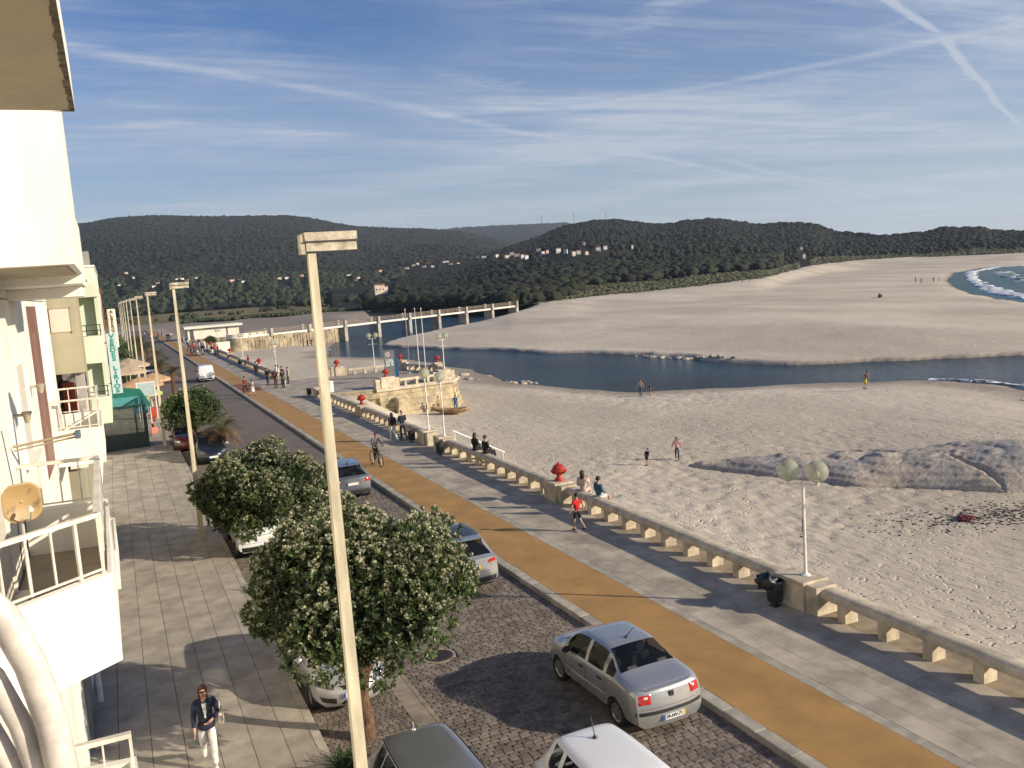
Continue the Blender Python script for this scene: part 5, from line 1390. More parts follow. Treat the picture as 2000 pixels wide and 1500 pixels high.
def tail_set(c, t, bl, kind='wide', body=None):
    W = float(c.wid(0.0))
    for sd_ in (1, -1):
        if kind == 'wide': c.end_patch('tail_lamp', t, M_redl, [(sd_ * W * 0.52, bl - 0.16), (sd_ * W * 0.99, bl - 0.13), (sd_ * W * 0.97, bl + 0.0), (sd_ * W * 0.62, bl - 0.05)], out=0.014)
        elif kind == 'claw': c.end_patch('tail_lamp', t, M_redl, [(sd_ * W * 0.60, bl - 0.20), (sd_ * W * 0.99, bl - 0.22), (sd_ * W * 0.97, bl - 0.02), (sd_ * W * 0.66, bl - 0.03)], out=0.014)
        else: c.end_patch('tail_lamp', t, M_redl, [(sd_ * W * 0.78, bl - 0.35), (sd_ * W * 0.99, bl - 0.35), (sd_ * W * 0.95, bl + 0.05), (sd_ * W * 0.80, bl + 0.05)], out=0.014)
    c.end_patch('lower_bumper', t, M_trim, [(-W * 0.97, c.zb + 0.02), (W * 0.97, c.zb + 0.02), (W * 0.99, c.zb + 0.20), (-W * 0.99, c.zb + 0.20)], out=0.02, n=12)
    c.end_patch('tailgate_gap', t, M_seal, [(-W * 0.80, bl - 0.36), (W * 0.80, bl - 0.36), (W * 0.80, bl - 0.352), (-W * 0.80, bl - 0.352)], out=0.003, n=8, depth=0.0)
    c.end_patch('chrome_bar', t, M_chrome, [(-W * 0.36, bl - 0.115), (W * 0.36, bl - 0.115), (W * 0.36, bl - 0.095), (-W * 0.36, bl - 0.095)], out=0.02, n=6)
def spoiler(c, t, H, tr, m):
    W = float(c.roofw(0.4))
    MB().add([(tr + 0.38, -W * .86, H - 0.025), (tr + 0.38, W * .86, H - 0.025), (tr - 0.02, W * .82, H - 0.035), (tr - 0.02, -W * .82, H - 0.035), (tr + 0.38, -W * .86, H - 0.09), (tr + 0.38, W * .86, H - 0.09), (tr - 0.0, W * .82, H - 0.07), (tr - 0.0, -W * .82, H - 0.07)],
             [(0, 1, 2, 3), (7, 6, 5, 4), (2, 6, 7, 3), (1, 5, 6, 2), (0, 3, 7, 4), (0, 4, 5, 1)]).build('spoiler', m, t, bevel=0.015)

# --- silver crossover with dark roof, half behind the near tree
qsil = paint('mid silver paint', (0.36, 0.365, 0.37), 0.6, 0.27)
H = 1.60; c = hatch(4.33, H, 0.90, qsil, 0.42, True, 0.33); bl = 0.62 * H + 0.02
t = car_thing('silver_crossover', 'silver crossover with dark reflecting roof and rails, partly behind the nearest tree', 8.78, 23.45, AWAY, c)
c.shell(t); tail_set(c, t, bl, 'wide'); spoiler(c, t, H, 0.42, silver); roof_rails(c, t, 0.95, 2.35, silver); plate(c, t, bl - 0.22, '47-OM-34')
MB().add([(float(x), y, float(c.top(x)) + 0.010 - abs(y) * 0.035) for x in np.linspace(0.75, 2.45, 6) for y in (-0.56, 0, 0.56)], [(i * 3 + j, i * 3 + j + 1, i * 3 + j + 4, i * 3 + j + 3) for i in range(5) for j in range(2)]).build('dark_roof_sheet', M_cglass, t, smooth=60)  # dark sheet over the silver roof stands for its dark sky reflection
mirrors(c, t, 2.95, silver); doors(c, t, (1.65, 2.75)); antenna(t, 0.85, H, 0.2, -0.9)
# --- grey crossover farther up the kerb
gsil = paint('steel grey paint', (0.17, 0.18, 0.20), 0.6, 0.26)
H = 1.55; c = hatch(4.16, H, 0.87, gsil, 0.40, True, 0.32); bl = 0.62 * H + 0.02
t = car_thing('grey_crossover', 'steel grey crossover with roof rails parked at the kerb beside the cyclist', 8.75, 37.3, AWAY, c)
c.shell(t); tail_set(c, t, bl, 'claw'); spoiler(c, t, H, 0.40, gsil); roof_rails(c, t, 0.9, 2.3, silver); plate(c, t, bl - 0.22, '')
mirrors(c, t, 2.85, gsil); doors(c, t, (1.6, 2.65)); antenna(t, 0.8, H, 0.25, -0.8)
# --- white estate between the two bushy trees
wpaint = paint('white paint', (0.74, 0.74, 0.73), 0.0, 0.3)
H = 1.52; c = hatch(4.4, H, 0.89, wpaint, 0.40, True, 0.32); bl = 0.62 * H + 0.02
t = car_thing('white_crossover', 'white crossover parked in the left bay under the second bushy tree', 3.98, 31.2, AWAY, c)
c.shell(t); tail_set(c, t, bl, 'wide'); spoiler(c, t, H, 0.4, wpaint); plate(c, t, bl - 0.25, ''); mirrors(c, t, 2.95, wpaint); doors(c, t, (1.65, 2.75))
# --- silver hatchback facing the camera behind the near trunk
fsil = paint('light silver paint', (0.50, 0.50, 0.50), 0.5, 0.33)
H = 1.46; c = hatch(4.34, H, 0.87, fsil, 0.34, False, 0.31); bl = 0.62 * H
t = car_thing('silver_hatchback', 'silver hatchback facing the viewer in the left bay under the nearest tree', 3.90, 22.55, TOWARD, c)
c.shell(t); W = float(c.wid(c.L))
for sd_ in (1, -1):
    hl = c.end_patch('headlamp', t, M_headl, [(sd_ * W * 0.50, 0.60), (sd_ * W * 1.06, 0.63), (sd_ * W * 1.13, 0.80), (sd_ * W * 0.78, 0.73)], 'front', 0.05)
    for q in (0.66, 0.92):
        yy = sd_ * W * q; xx = float(c.deform(np.array(c.L), np.array(yy), np.array(0.68)))
        MB().ball((xx + 0.045, yy, 0.685), 0.045, 10, 8, (0.5, 1, 1)).build('lamp_lens', M_chrome, hl, smooth=180)
    c.end_patch('fog_intake', t, M_trim, [(sd_ * W * 0.52, 0.29), (sd_ * W * 0.98, 0.31), (sd_ * W * 1.03, 0.45), (sd_ * W * 0.50, 0.45)], 'front', 0.014)
c.end_patch('grille', t, M_trim, [(-W * 0.40, 0.60), (W * 0.40, 0.60), (W * 0.46, 0.68), (-W * 0.46, 0.68)], 'front', 0.014, 8)
c.end_patch('lower_grille', t, M_trim, [(-W * 0.42, 0.27), (W * 0.42, 0.27), (W * 0.40, 0.40), (-W * 0.40, 0.40)], 'front', 0.014, 8)
for z in (0.30, 0.36): c.end_patch('grille_bar', t, fsil, [(-W * 0.40, z), (W * 0.40, z), (W * 0.40, z + 0.015), (-W * 0.40, z + 0.015)], 'front', 0.022, 8)
plate(c, t, 0.50, '', 'front'); mirrors(c, t, 2.95, fsil); doors(c, t, (1.6, 2.75))
c.side_line('bonnet_gap', t, M_seal, [(x, 0.985) for x in np.linspace(3.3, 4.05, 6)], 0.004)
# --- dark grey car, roof only, at the bottom edge
dgrey = paint('dark grey paint', (0.27, 0.275, 0.275), 0.6, 0.34)
H = 1.45; c = hatch(4.3, H, 0.88, dgrey, 0.42, False, 0.31); bl = 0.62 * H
t = car_thing('grey_hatchback', 'dark grey hatchback cut off by the bottom edge, seen onto its roof', 4.02, 14.95, TOWARD, c)
c.shell(t); tail_set(c, t, bl, 'tall'); mirrors(c, t, 2.9, dgrey); doors(c, t, (1.6, 2.75)); antenna(t, 0.66, H - 0.02, 0.14, -0.3, 0.0, M_chrome)
for sd_ in (1, -1):
    q = [(x, sd_ * c.section(x)[9][0] * 0.97, c.section(x)[9][1] + 0.022) for x in np.linspace(0.62, 2.6, 9)]
    MB().tube(q, 0.012, 6).build('roof_strip', M_trim, t, smooth=60)
# --- white hatchback, roof only
H = 1.48; c = hatch(4.0, H, 0.85, wpaint, 0.36, False, 0.30); bl = 0.62 * H
t = car_thing('white_hatchback', 'white hatchback at the bottom edge, seen onto its roof with short aerial', 6.52, 13.25, TOWARD, c)
c.shell(t); tail_set(c, t, bl, 'tall'); mirrors(c, t, 2.7, wpaint); doors(c, t, (1.5, 2.5)); antenna(t, 0.95, H, 0.34, -0.3)
# --- cars up the street on the left
navy = paint('near black paint', (0.018, 0.022, 0.03), 0.4, 0.3)
H = 1.46; c = hatch(4.2, H, 0.86, navy, 0.36, False, 0.31); bl = 0.62 * H
t = car_thing('dark_hatchback', 'dark hatchback parked in the left bay in front of the palm', 4.35, 55.3, TOWARD, c)
c.shell(t); plate(c, t, 0.45, '', 'front'); mirrors(c, t, 2.8, M_clear); W = float(c.wid(c.L))
for sd_ in (1, -1): c.end_patch('headlamp', t, M_headl, [(sd_ * W * 0.55, 0.60), (sd_ * W * 1.03, 0.62), (sd_ * W * 1.05, 0.78), (sd_ * W * 0.7, 0.74)], 'front', 0.03)
maroon = paint('maroon paint', (0.06, 0.012, 0.012), 0.2, 0.3)
H = 1.5; c = hatch(4.1, H, 0.86, maroon, 0.36, False, 0.31); bl = 0.62 * H
t = car_thing('maroon_hatchback', 'maroon hatchback half hidden behind the second tall lamp post', 3.45, 60.6, TOWARD, c)
c.shell(t); mirrors(c, t, 2.8, maroon); W = float(c.wid(c.L))
for sd_ in (1, -1): c.end_patch('headlamp', t, M_clear, [(sd_ * W * 0.55, 0.60), (sd_ * W * 1.03, 0.62), (sd_ * W * 1.05, 0.78), (sd_ * W * 0.7, 0.74)], 'front', 0.03)
# --- white van
c = Car(4.3, top=[(0, 1.55), (0.03, 1.75), (0.15, 1.83), (1.5, 1.86), (2.5, 1.82), (2.7, 1.76), (3.4, 1.12), (3.8, 1.02), (4.3, 0.72)], belt=[(0, 1.10), (2.5, 1.08), (3.4, 1.0), (3.9, 0.9), (4.3, 0.6)],
        wid=[(0, 0.82), (0.2, 0.85), (3.2, 0.86), (4.0, 0.8), (4.3, 0.7)], roofw=[(0, 0.72), (0.3, 0.73), (2.6, 0.72), (3.4, 0.7), (4.3, 0.6)], wheels=(0.8, 3.5), wr=0.31, zb=0.24, screen=(2.72, 3.38), rear_win=(9, 9.1), side_wins=((2.2, 3.0),), body=wpaint,
        tail_slope=((0.2, 0.02), (0.5, 0.0), (1.0, 0.02), (1.8, 0.10)), rear_round=0.06)
t = car_thing('white_van', 'small white van driving away up the promenade road', 9.05, 103.6, AWAY, c); t['category'] = 'van'
c.shell(t, 0.08); plate(c, t, 0.62, ''); mirrors(c, t, 3.0, M_trim)
for sd_ in (1, -1): c.end_patch('tail_lamp', t, M_redl, [(sd_ * 0.70, 0.62), (sd_ * 0.81, 0.62), (sd_ * 0.80, 1.0), (sd_ * 0.71, 1.0)], out=0.014)
c.end_patch('door_gap', t, M_seal, [(-0.006, 0.35), (0.006, 0.35), (0.006, 1.6), (-0.006, 1.6)], out=0.004, n=6, depth=0)
c.end_patch('bumper', t, M_trim, [(-0.8, 0.27), (0.8, 0.27), (0.81, 0.45), (-0.81, 0.45)], out=0.03, n=8)
# --- three cars parked beyond the parasols
for i, (x, y, pc, lb) in enumerate(((3.6, 112, wpaint, 'white car parked beyond the parasols under the palms'), (3.8, 122, gsil, 'grey car parked beyond the parasols, second of two'))):
    c = hatch(4.2, 1.46, 0.86, pc, 0.36, False, 0.31); t = car_thing('parked_car', lb, x, y, TOWARD, c); c.shell(t, 0.12)
# ================================================================== buildings on the left
M_white = mat('white render', (0.82, 0.785, 0.69), 0.85, 0.07, 0.8, bump=0.15, bscale=30, fine=0.04, stretch=(1.5, 1.5, 0.35))
M_soff = mat('soffit shade tone', (0.42, 0.36, 0.255), 0.85, 0.07, 1.2, bump=0.12, bscale=20, fine=0.05)  # underside shade is put into this tone, darker than the white render
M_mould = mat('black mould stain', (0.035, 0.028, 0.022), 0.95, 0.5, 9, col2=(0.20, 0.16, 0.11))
M_tile_f = mat('balcony floor', (0.30, 0.25, 0.18), 0.8, 0.1, 2)
M_cream = mat('cream railing paint', (0.72, 0.66, 0.55), 0.45, 0.10, 5, fine=0.06)
M_brownred = mat('brown red door', (0.22, 0.10, 0.07), 0.6, 0.12, 2)
M_greyp = mat('grey rail plate', (0.50, 0.49, 0.47), 0.5, 0.06, 3)

A = thing('apartment_building', 'white apartment building with railed balconies at the left edge', 'building', (0, 0, 0))
MB().box(-7.0, -1.36, 5.0, 24.2, -0.2, 9.2).box(-7.0, -1.36, -6.0, 24.2, 9.22, 14.0).build('wall', M_white, A)
# upper storey block and its soffits
MB().box(-6.9, -0.28, 10.6, 13.8, 9.47, 13.5).build('upper_storey', M_white, A, bevel=0.01)
MB().box(-6.9, -0.30, 13.81, 16.5, 9.34, 10.33).build('roof_parapet', M_white, A, bevel=0.01)
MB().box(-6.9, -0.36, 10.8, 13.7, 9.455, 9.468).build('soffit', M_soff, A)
MB().box(-6.9, -0.34, 15.2, 16.45, 9.18, 9.338).build('edge_beam', M_white, A, bevel=0.01)
# balcony slab above the viewer, with mould creeping along its edge
MB().box(-6.0, -0.065, -3.0, 8.0, 10.56, 10.95).build('upper_slab', M_white, A, bevel=0.004)
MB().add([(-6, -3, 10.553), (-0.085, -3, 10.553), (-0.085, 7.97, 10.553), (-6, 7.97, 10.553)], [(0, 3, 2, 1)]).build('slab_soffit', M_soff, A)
r = random.Random(4); y = -2.0; pts_i = []
while y < 7.97: pts_i.append((-0.088 - r.uniform(0.006, 0.030), y)); y += r.uniform(0.03, 0.10)
vs = [(x, y, 10.549) for x, y in pts_i] + [(-0.068, y, 10.549) for x, y in pts_i]; n = len(pts_i)
MB().add(vs, [(i, i + 1, n + i + 1, n + i) for i in range(n - 1)]).build('mould_edge', M_mould, A)
MB().add([(-0.30, 7.99, 10.549), (-0.07, 7.99, 10.549), (-0.07, 7.90, 10.549), (-0.16, 7.955, 10.549)], [(0, 1, 2, 3)]).build('mould_corner', M_mould, A)

def railing(parent, path, z0, z1, m, step=0.13, r=0.013, top=0.028, base=True):
    """tubular rail with balusters along a plan path"""
    P_ = [Vector((p[0], p[1], 0)) for p in path]
    for a, b in zip(P_[:-1], P_[1:]):
        L_ = (b - a).length; d = (b - a) / L_; an = math.atan2(d.y, d.x); c = (a + b) / 2
        MB().obox((c.x, c.y, z1), (L_ + 0.03, top * 1.6, top), an).build('top_rail', m, parent, bevel=0.006)
        MB().obox((c.x, c.y, z0 + 0.05), (L_, 0.024, 0.02), an).build('bottom_rail', m, parent)
        k = max(1, int(L_ / step))
        for i in range(k + 1):
            p = a + d * (L_ * i / k); big = (i % 4 == 0)
            MB().obox((0, 0, 0), (0.03 if big else 0.018, 0.03 if big else 0.018, z1 - z0 - (0.0 if big else 0.05))).build('baluster', m, parent, loc=(p.x, p.y, (z0 + z1) / 2 + (0 if big else 0.02)), rz=an)
def balcony(parent, N_, F_, I_n, I_f, zb, zt, floor, th=0.13):
    """projecting balcony: solid apron all round, floor inside. plan: I_n (wall near), N_ (outer near), F_ (outer far), I_f (wall far)"""
    q = [Vector((p[0], p[1], 0)) for p in (I_n, N_, F_, I_f)]
    cen = sum(q, Vector()) / 4
    inn = [cen + (v - cen) * (1 - th / max(0.3, (v - cen).length)) for v in q]
    inner = [(v.x, v.y) for v in inn]
    MB().prism(inner, zb + 0.01, zb + 0.16).build('balcony_slab', M_white, parent)
    MB().prism(inner, zb + 0.161, floor).build('balcony_floor', M_tile_f, parent)
    mb = MB()
    for i in range(3):
        a, b, c_, d_ = q[i], q[i + 1], inn[i + 1], inn[i]
        mb.prism([(a.x, a.y), (b.x, b.y), (c_.x, c_.y), (d_.x, d_.y)], zb + 0.001, zt)
    mb.build('apron_wall', M_white, parent)
B1 = bpy.data.objects.new('balcony', None); COL.objects.link(B1); B1.parent = A
balcony(B1, (-0.27, 9.5), (-0.31, 13.3), (-1.36, 8.62), (-1.36, 13.4), 5.46, 6.37, 5.75)
railing(B1, [(-1.34, 8.72), (-0.34, 9.52), (-0.38, 13.22), (-1.34, 13.3)], 6.37, 6.97, M_cream, 0.22, top=0.045)
MB().obox((-0.355, 11.37, 6.72), (0.012, 3.66, 0.46)).build('rail_plate', M_greyp, B1)
B2 = bpy.data.objects.new('balcony', None); COL.objects.link(B2); B2.parent = A
balcony(B2, (-0.41, 20.6), (-0.44, 24.0), (-1.36, 20.62), (-1.36, 24.0), 5.72, 6.48, 5.95)
railing(B2, [(-1.34, 20.68), (-0.47, 20.68), (-0.50, 23.9), (-1.34, 23.9)], 6.48, 7.09, M_cream, 0.17, top=0.04)
MB().box(-0.50, -0.46, 21.1, 21.9, 6.75, 7.08).build('rail_plate', M_greyp, B2)
B3 = bpy.data.objects.new('balcony', None); COL.objects.link(B3); B3.parent = A
balcony(B3, (-0.24, 9.5), (-0.30, 10.9), (-1.36, 9.4), (-1.36, 11.0), 2.9, 3.75, 3.1)
railing(B3, [(-1.34, 9.56), (-0.30, 9.56)], 3.75, 4.64, M_cream, 0.24, top=0.05)
B4 = bpy.data.objects.new('balcony', None); COL.objects.link(B4); B4.parent = A
balcony(B4, (-0.44, 20.6), (-0.46, 24.0), (-1.36, 20.62), (-1.36, 24.0), 2.9, 3.75, 3.1)
# facade between the balconies: recessed door bay, pilaster, windows with sills, shutter
MB().box(-1.40, -1.352, 18.2, 20.4, 5.9, 9.1).build('door_bay', M_brownred, A)
MB().box(-1.352, -1.346, 18.6, 19.5, 5.95, 8.6).build('door_leaf', mat('door leaf', (0.25, 0.13, 0.095), 0.6, 0.1), A)
MB().box(-1.40, -1.22, 20.9, 21.5, 5.9, 9.15).build('pilaster', M_white, A, bevel=0.01)
MB().tube([(-1.345, 12.2, 7.6), (-1.30, 12.2, 6.9), (-1.33, 12.25, 5.8)], 0.006, 5).build('cable', M_dark, A)
for y0, y1, z0, z1 in ((10.0, 11.4, 5.8, 8.2), (14.6, 16.0, 6.8, 8.2), (14.6, 16.0, 3.6, 5.2)):
    wdo = MB().box(-1.36, -1.345, y0, y1, z0, z1).build('window', mat('roller shutter', (0.62, 0.57, 0.48), 0.6, 0.06, 1.5, stretch=(1, 1, 14)), A)
    MB().box(-1.36, -1.20, y0 - 0.1, y1 + 0.1, z0 - 0.08, z0 - 0.002).build('sill', M_white, wdo, bevel=0.008)
    for s in (y0 - 0.06, y1 + 0.002): MB().box(-1.36, -1.31, s, s + 0.058, z0, z1).build('jamb', M_white, wdo)
for (y, z) in ((13.9, 7.55), (16.9, 7.7)):
    lp = MB().lathe([(0.0, -0.08), (0.03, -0.075), (0.065, 0.07), (0.07, 0.08), (0.0, 0.08)], (-1.20, y, z), 12, False).box(-1.36, -1.21, y - 0.02, y + 0.02, z + 0.02, z + 0.06).build('wall_lamp', M_soff, A, smooth=40)
MB().tube([(-1.33, 13.0, 7.28), (-0.95, 13.0, 7.32), (-0.56, 13.0, 7.36)], 0.018, 8).tube([(-1.33, 13.06, 7.22), (-0.56, 13.06, 7.31)], 0.012, 8).build('clothes_bar', mat('bar bronze', (0.35, 0.28, 0.18), 0.4, 0.1), A, smooth=60)
MB().box(-0.60, -0.53, 12.96, 13.1, 7.29, 7.39).build('bar_end', mat('bar end blue', (0.10, 0.13, 0.18), 0.5, 0.1), A, bevel=0.01)
for y, z in ((25.2, 4.9), (25.2, 3.2), (19.4, 4.5), (18.0, 4.1), (17.0, 3.6)): MB().box(-1.36, -0.95, y, y + 0.5, z, z + 0.08).build('awning_ledge', M_white, A, bevel=0.006)
MB().box(-1.36, -1.28, 19.8, 21.2, 0.0, 2.6).build('shop_door', mat('shop door grey', (0.20, 0.20, 0.19), 0.4, 0.1), A)
MB().tube([(-1.2, 21.6, 2.9), (-1.16, 21.6, 0.1)], 0.06, 10).build('down_pipe', M_whitem, A, smooth=60)
# own balcony railing: bent white tubes close to the viewer
own = thing('curved_railing', 'bent white tubular balcony railing close to the viewer at lower left', 'railing', (0, 0, 0))
M_tube = mat('tube paint', (0.66, 0.60, 0.53), 0.4, 0.10, 14, fine=0.08)
def own_tube(px_pts, Y0, rr, nm='rail_tube'):
    MB().tube(px_pts, rr, 14).build(nm, M_tube, own, smooth=180)
for k, (dx, dz, yy) in enumerate(((0, 0, 1.5), (-0.028, -0.095, 1.52), (-0.052, -0.165, 1.54), (-0.075, -0.235, 1.56))):
    pts = [(-0.62 + dx, yy, 8.66 + dz), (-0.42 + dx, yy, 8.655 + dz), (-0.30 + dx, yy, 8.635 + dz), (-0.235 + dx, yy, 8.60 + dz), (-0.196 + dx, yy, 8.545 + dz), (-0.170 + dx, yy, 8.465 + dz), (-0.153 + dx, yy, 8.37 + dz), (-0.147 + dx, yy, 8.28 + dz), (-0.150 + dx, yy, 8.1 + dz), (-0.155 + dx, yy, 7.6 + dz)]
    own_tube(pts, yy, 0.0235 if k == 0 else 0.017)
# satellite dish standing on the near balcony
M_dish = mat('dish enamel', (0.36, 0.24, 0.10), 0.5, 0.3, 9, col2=(0.16, 0.11, 0.06), lo=0.30, hi=0.45)
ds = thing('satellite_dish', 'rust-stained brown satellite dish standing on the near balcony', 'satellite dish', (-1.02, 10.0, 6.98), 0.35, None, 0.76)
vs = []; fs = []
nr, na = 8, 24
for i in range(nr + 1):
    rr = i / nr
    for k in range(na):
        a = 2 * math.pi * k / na; sq = 1.0 / max(abs(math.cos(a)) ** 4 + abs(math.sin(a)) ** 4, 0.3) ** 0.25
        x, z = rr * 0.24 * math.cos(a) * min(sq, 1.12), rr * 0.26 * math.sin(a) * min(sq, 1.12); vs.append((x, -0.06 * rr * rr, z + 0.18))
for i in range(nr):
    for k in range(na): fs.append((i * na + k, i * na + (k + 1) % na, (i + 1) * na + (k + 1) % na, (i + 1) * na + k))
dm = MB().add(vs, fs).build('reflector', M_dish, ds, smooth=180); so = dm.modifiers.new('thick', 'SOLIDIFY'); so.thickness = 0.008
MB().tube([(0.02, -0.02, -0.06), (0.03, -0.20, -0.04), (0.02, -0.34, 0.10)], 0.012, 8).build('feed_arm', M_greyp, ds, smooth=60)
MB().tube([(0.02, -0.36, 0.12), (0.02, -0.27, 0.14)], [0.03, 0.025], 10).build('receiver', M_cream, ds, smooth=60)
MB().tube([(0, 0.02, 0.15), (0, 0.07, 0.1), (0, 0.07, -1.2)], 0.022, 8).build('stand_pole', M_greyp, ds, smooth=60)

# ------------------------------------------------------------------ pale green building next door
M_green = mat('pale green render', (0.66, 0.71, 0.56), 0.85, 0.06, 0.6, fine=0.04)
M_beige = mat('olive beige render', (0.36, 0.325, 0.22), 0.85, 0.08, 0.5, fine=0.05)
M_pinksh = mat('pinkish shutter', (0.62, 0.52, 0.42), 0.6, 0.05, 2, stretch=(1, 1, 20))
M_stoneg = mat('dark stone cladding', (0.16, 0.15, 0.14), 0.9, 0.5, 6)
Bb = thing('apartment_building', 'olive beige building with a shuttered window just beyond the white one', 'building', (0, 0, 0))
MB().box(-8, -0.70, 24.35, 24.6, 7.42, 10.1).build('side_wall', M_beige, Bb)
MB().box(-8, -1.15, 25.35, 42.8, 0, 10.0).build('wall', M_beige, Bb)
sw = MB().box(-1.34, -0.88, 24.325, 24.36, 8.45, 9.03).build('window', M_pinksh, Bb)
MB().box(-0.879, -0.86, 24.30, 24.36, 8.42, 9.05).box(-1.36, -0.86, 24.30, 24.36, 9.031, 9.05).build('frame', M_beige, sw)
MB().box(-8, -0.72, 25.1, 25.3, 5.9, 7.41).build('stone_recess', M_stoneg, Bb)
MB().box(-1.30, -1.02, 24.95, 25.09, 5.95, 7.15).build('red_door', mat('red door', (0.42, 0.07, 0.03), 0.6, 0.1), Bb)
MB().box(-0.95, -0.74, 24.5, 24.75, 5.9, 7.41).build('pillar', mat('grey pillar', (0.34, 0.31, 0.29), 0.8, 0.1), Bb)
MB().box(-8.0, -0.69, 24.30, 42.8, 10.11, 10.25).build('roof_edge', M_white, Bb)
# green block that steps out towards the street, loggias facing the viewer
Bg = thing('apartment_building', 'pale green block with open loggias carrying the tall vertical sign', 'building', (0, 0, 0))
GX0, GX1, GY = -3.2, -0.40, 43.0
MB().box(GX0, GX1, GY + 1.3, 57.0, 3.85, 10.75).build('wall', M_green, Bg)
for z0, z1 in ((9.45, 10.75), (6.55, 7.75), (3.85, 5.05)):
    MB().box(GX0, GX1, GY, GY + 1.299, z0, z1).build('loggia_front', M_green, Bg, bevel=0.01)
MB().box(GX1 - 0.16, GX1, GY + 0.9, GY + 1.298, 5.06, 6.54).box(GX1 - 0.16, GX1, GY + 0.9, GY + 1.298, 7.76, 9.44).build('pier', M_green, Bg)
MB().box(GX0, GX0 + 0.3, GY + 0.01, GY + 1.298, 5.06, 6.54).box(GX0, GX0 + 0.3, GY + 0.01, GY + 1.298, 7.76, 9.44).build('party_wall', M_green, Bg)
for z in (7.75, 5.05):
    for q in (0.22, 0.46): MB().box(GX0, GX1, GY + 0.03, GY + 0.06, z + q, z + q + 0.035).build('rail_bar', M_dark, Bg)
    for x in np.arange(GX1 - 0.05, GX0, -0.55): MB().box(float(x) - 0.02, float(x) + 0.02, GY + 0.03, GY + 0.06, z, z + 0.48).build('rail_post', M_dark, Bg)
MB().box(GX1 - 0.75, GX1 - 0.15, GY + 0.4, GY + 2.4, 10.76, 11.45).build('roof_tank', mat('tank grey', (0.30, 0.29, 0.26), 0.8, 0.1), Bg)
MB().box(GX0, GX1 + 0.04, GY - 0.05, 57.0, 10.752, 10.83).build('roof_edge', M_white, Bg)
MB().box(GX0, -1.3, GY + 0.2, 57.0, 0, 3.84).build('ground_floor', M_white, Bg)
Bc = thing('apartment_building', 'salmon orange building with red shutters behind the vertical signs', 'building', (0, 0, 0))
M_salm = mat('salmon render', (0.62, 0.36, 0.22), 0.85, 0.06, 0.6)
MB().box(-8, -0.42, 57.6, 70, 6.2, 9.9).build('wall', M_salm, Bc); MB().box(-8, -1.3, 57.6, 66, 0, 6.19).build('ground_floor', M_white, Bc); MB().box(-8.2, -0.34, 57.5, 70.2, 9.91, 10.1).build('roof', M_tile, Bc)
for y in (58.5, 61.5, 64.5, 67.5):
    for z in (7.6,): MB().box(-0.43, -0.36, y, y + 1.2, z, z + 1.4).build('shutter', M_brownred, Bc)
Bd = thing('row_house', 'low white row houses along the far end of the street', 'building', (0, 0, 0))
MB().box(-9, -1.6, 67, 86, 0, 6.2).build('wall', M_white, Bd); MB().box(-9.2, -1.3, 66.8, 86.2, 6.21, 6.6).build('roof', M_tile, Bd)
Be = thing('row_house', 'cream row house half hidden by the street trees', 'building', (0, 0, 0))
MB().box(-9, -2.0, 88, 140, 0, 4.6).build('wall', M_fw, Be); MB().box(-9.2, -1.7, 87.8, 140.2, 4.61, 4.9).build('roof', M_tile, Be)

# ------------------------------------------------------------------ vertical shop signs
M_signb = mat('sign pale blue', (0.44, 0.52, 0.55), 0.5, 0.05, 2); M_teal = mat('sign teal letters', (0.005, 0.21, 0.17), 0.5, 0.05)
sg = thing('vertical_sign', 'tall pale blue sign with teal letters reading VERDES LIRIOS', 'sign', (-0.05, 48.0, 4.68))
MB().box(-0.235, 0.225, -0.06, 0.06, 0.0, 2.98).build('board', M_signb, sg, bevel=0.01)
for i, ch_ in enumerate('VERDES LIRIOS'):
    if ch_ == ' ': continue
    o = place('letter', text_mesh(ch_, 0.285, M_teal), sg, (0.0, -0.068, 2.83 - i * 0.224)); o.rotation_euler = (math.pi / 2, 0, 0); o.scale = (1.3, 0.95, 1)
for z in (0.5, 2.5): MB().box(-0.70, -0.24, -0.03, 0.03, z, z + 0.05).build('bracket', M_dark, sg)
sg = thing('vertical_sign', 'narrow cream sign with black letters reading ALBERGARIA', 'sign', (0.09, 60.0, 6.42))
MB().box(-0.24, 0.24, -0.06, 0.06, 0.0, 2.4).build('board', mat('sign cream', (0.74, 0.70, 0.55), 0.5, 0.05, 2), sg, bevel=0.08)
for i, ch_ in enumerate('ALBERGARIA'):
    o = place('letter', text_mesh(ch_, 0.265, M_ink), sg, (0.0, -0.068, 2.22 - i * 0.225)); o.rotation_euler = (math.pi / 2, 0, 0)
for z in (0.4, 2.0): MB().box(-0.86, -0.245, -0.03, 0.03, z, z + 0.05).build('bracket', M_dark, sg)

# ------------------------------------------------------------------ cafe terrace
M_gframe = mat('cafe frame green', (0.010, 0.035, 0.03), 0.4, 0.1); M_cafeg = glassmat('cafe glass', (0.02, 0.03, 0.03), 0.03, 0.30)
cf = thing('cafe_enclosure', 'dark green framed glass cafe enclosure standing on the pavement', 'cafe enclosure', (0, 0, 0))
x0, x1, y0, y1, hh = -1.10, 1.35, 60.1, 66.0, 2.7
fr = MB()
for x in (x0, 0.75, x1): fr.box(x - 0.05, x + 0.05, y0 - 0.05, y0 + 0.05, 0, hh)
for y in (62.0, 64.0, y1): fr.box(x1 - 0.05, x1 + 0.05, y - 0.05, y + 0.05, 0, hh)
for z in (0.95, hh): fr.box(x0, x1 + 0.05, y0 - 0.05, y0 + 0.05, z - 0.05, z + 0.05).box(x1 - 0.05, x1 + 0.05, y0 + 0.051, y1 + 0.05, z - 0.05, z + 0.05)
fr.build('frame', M_gframe, cf)
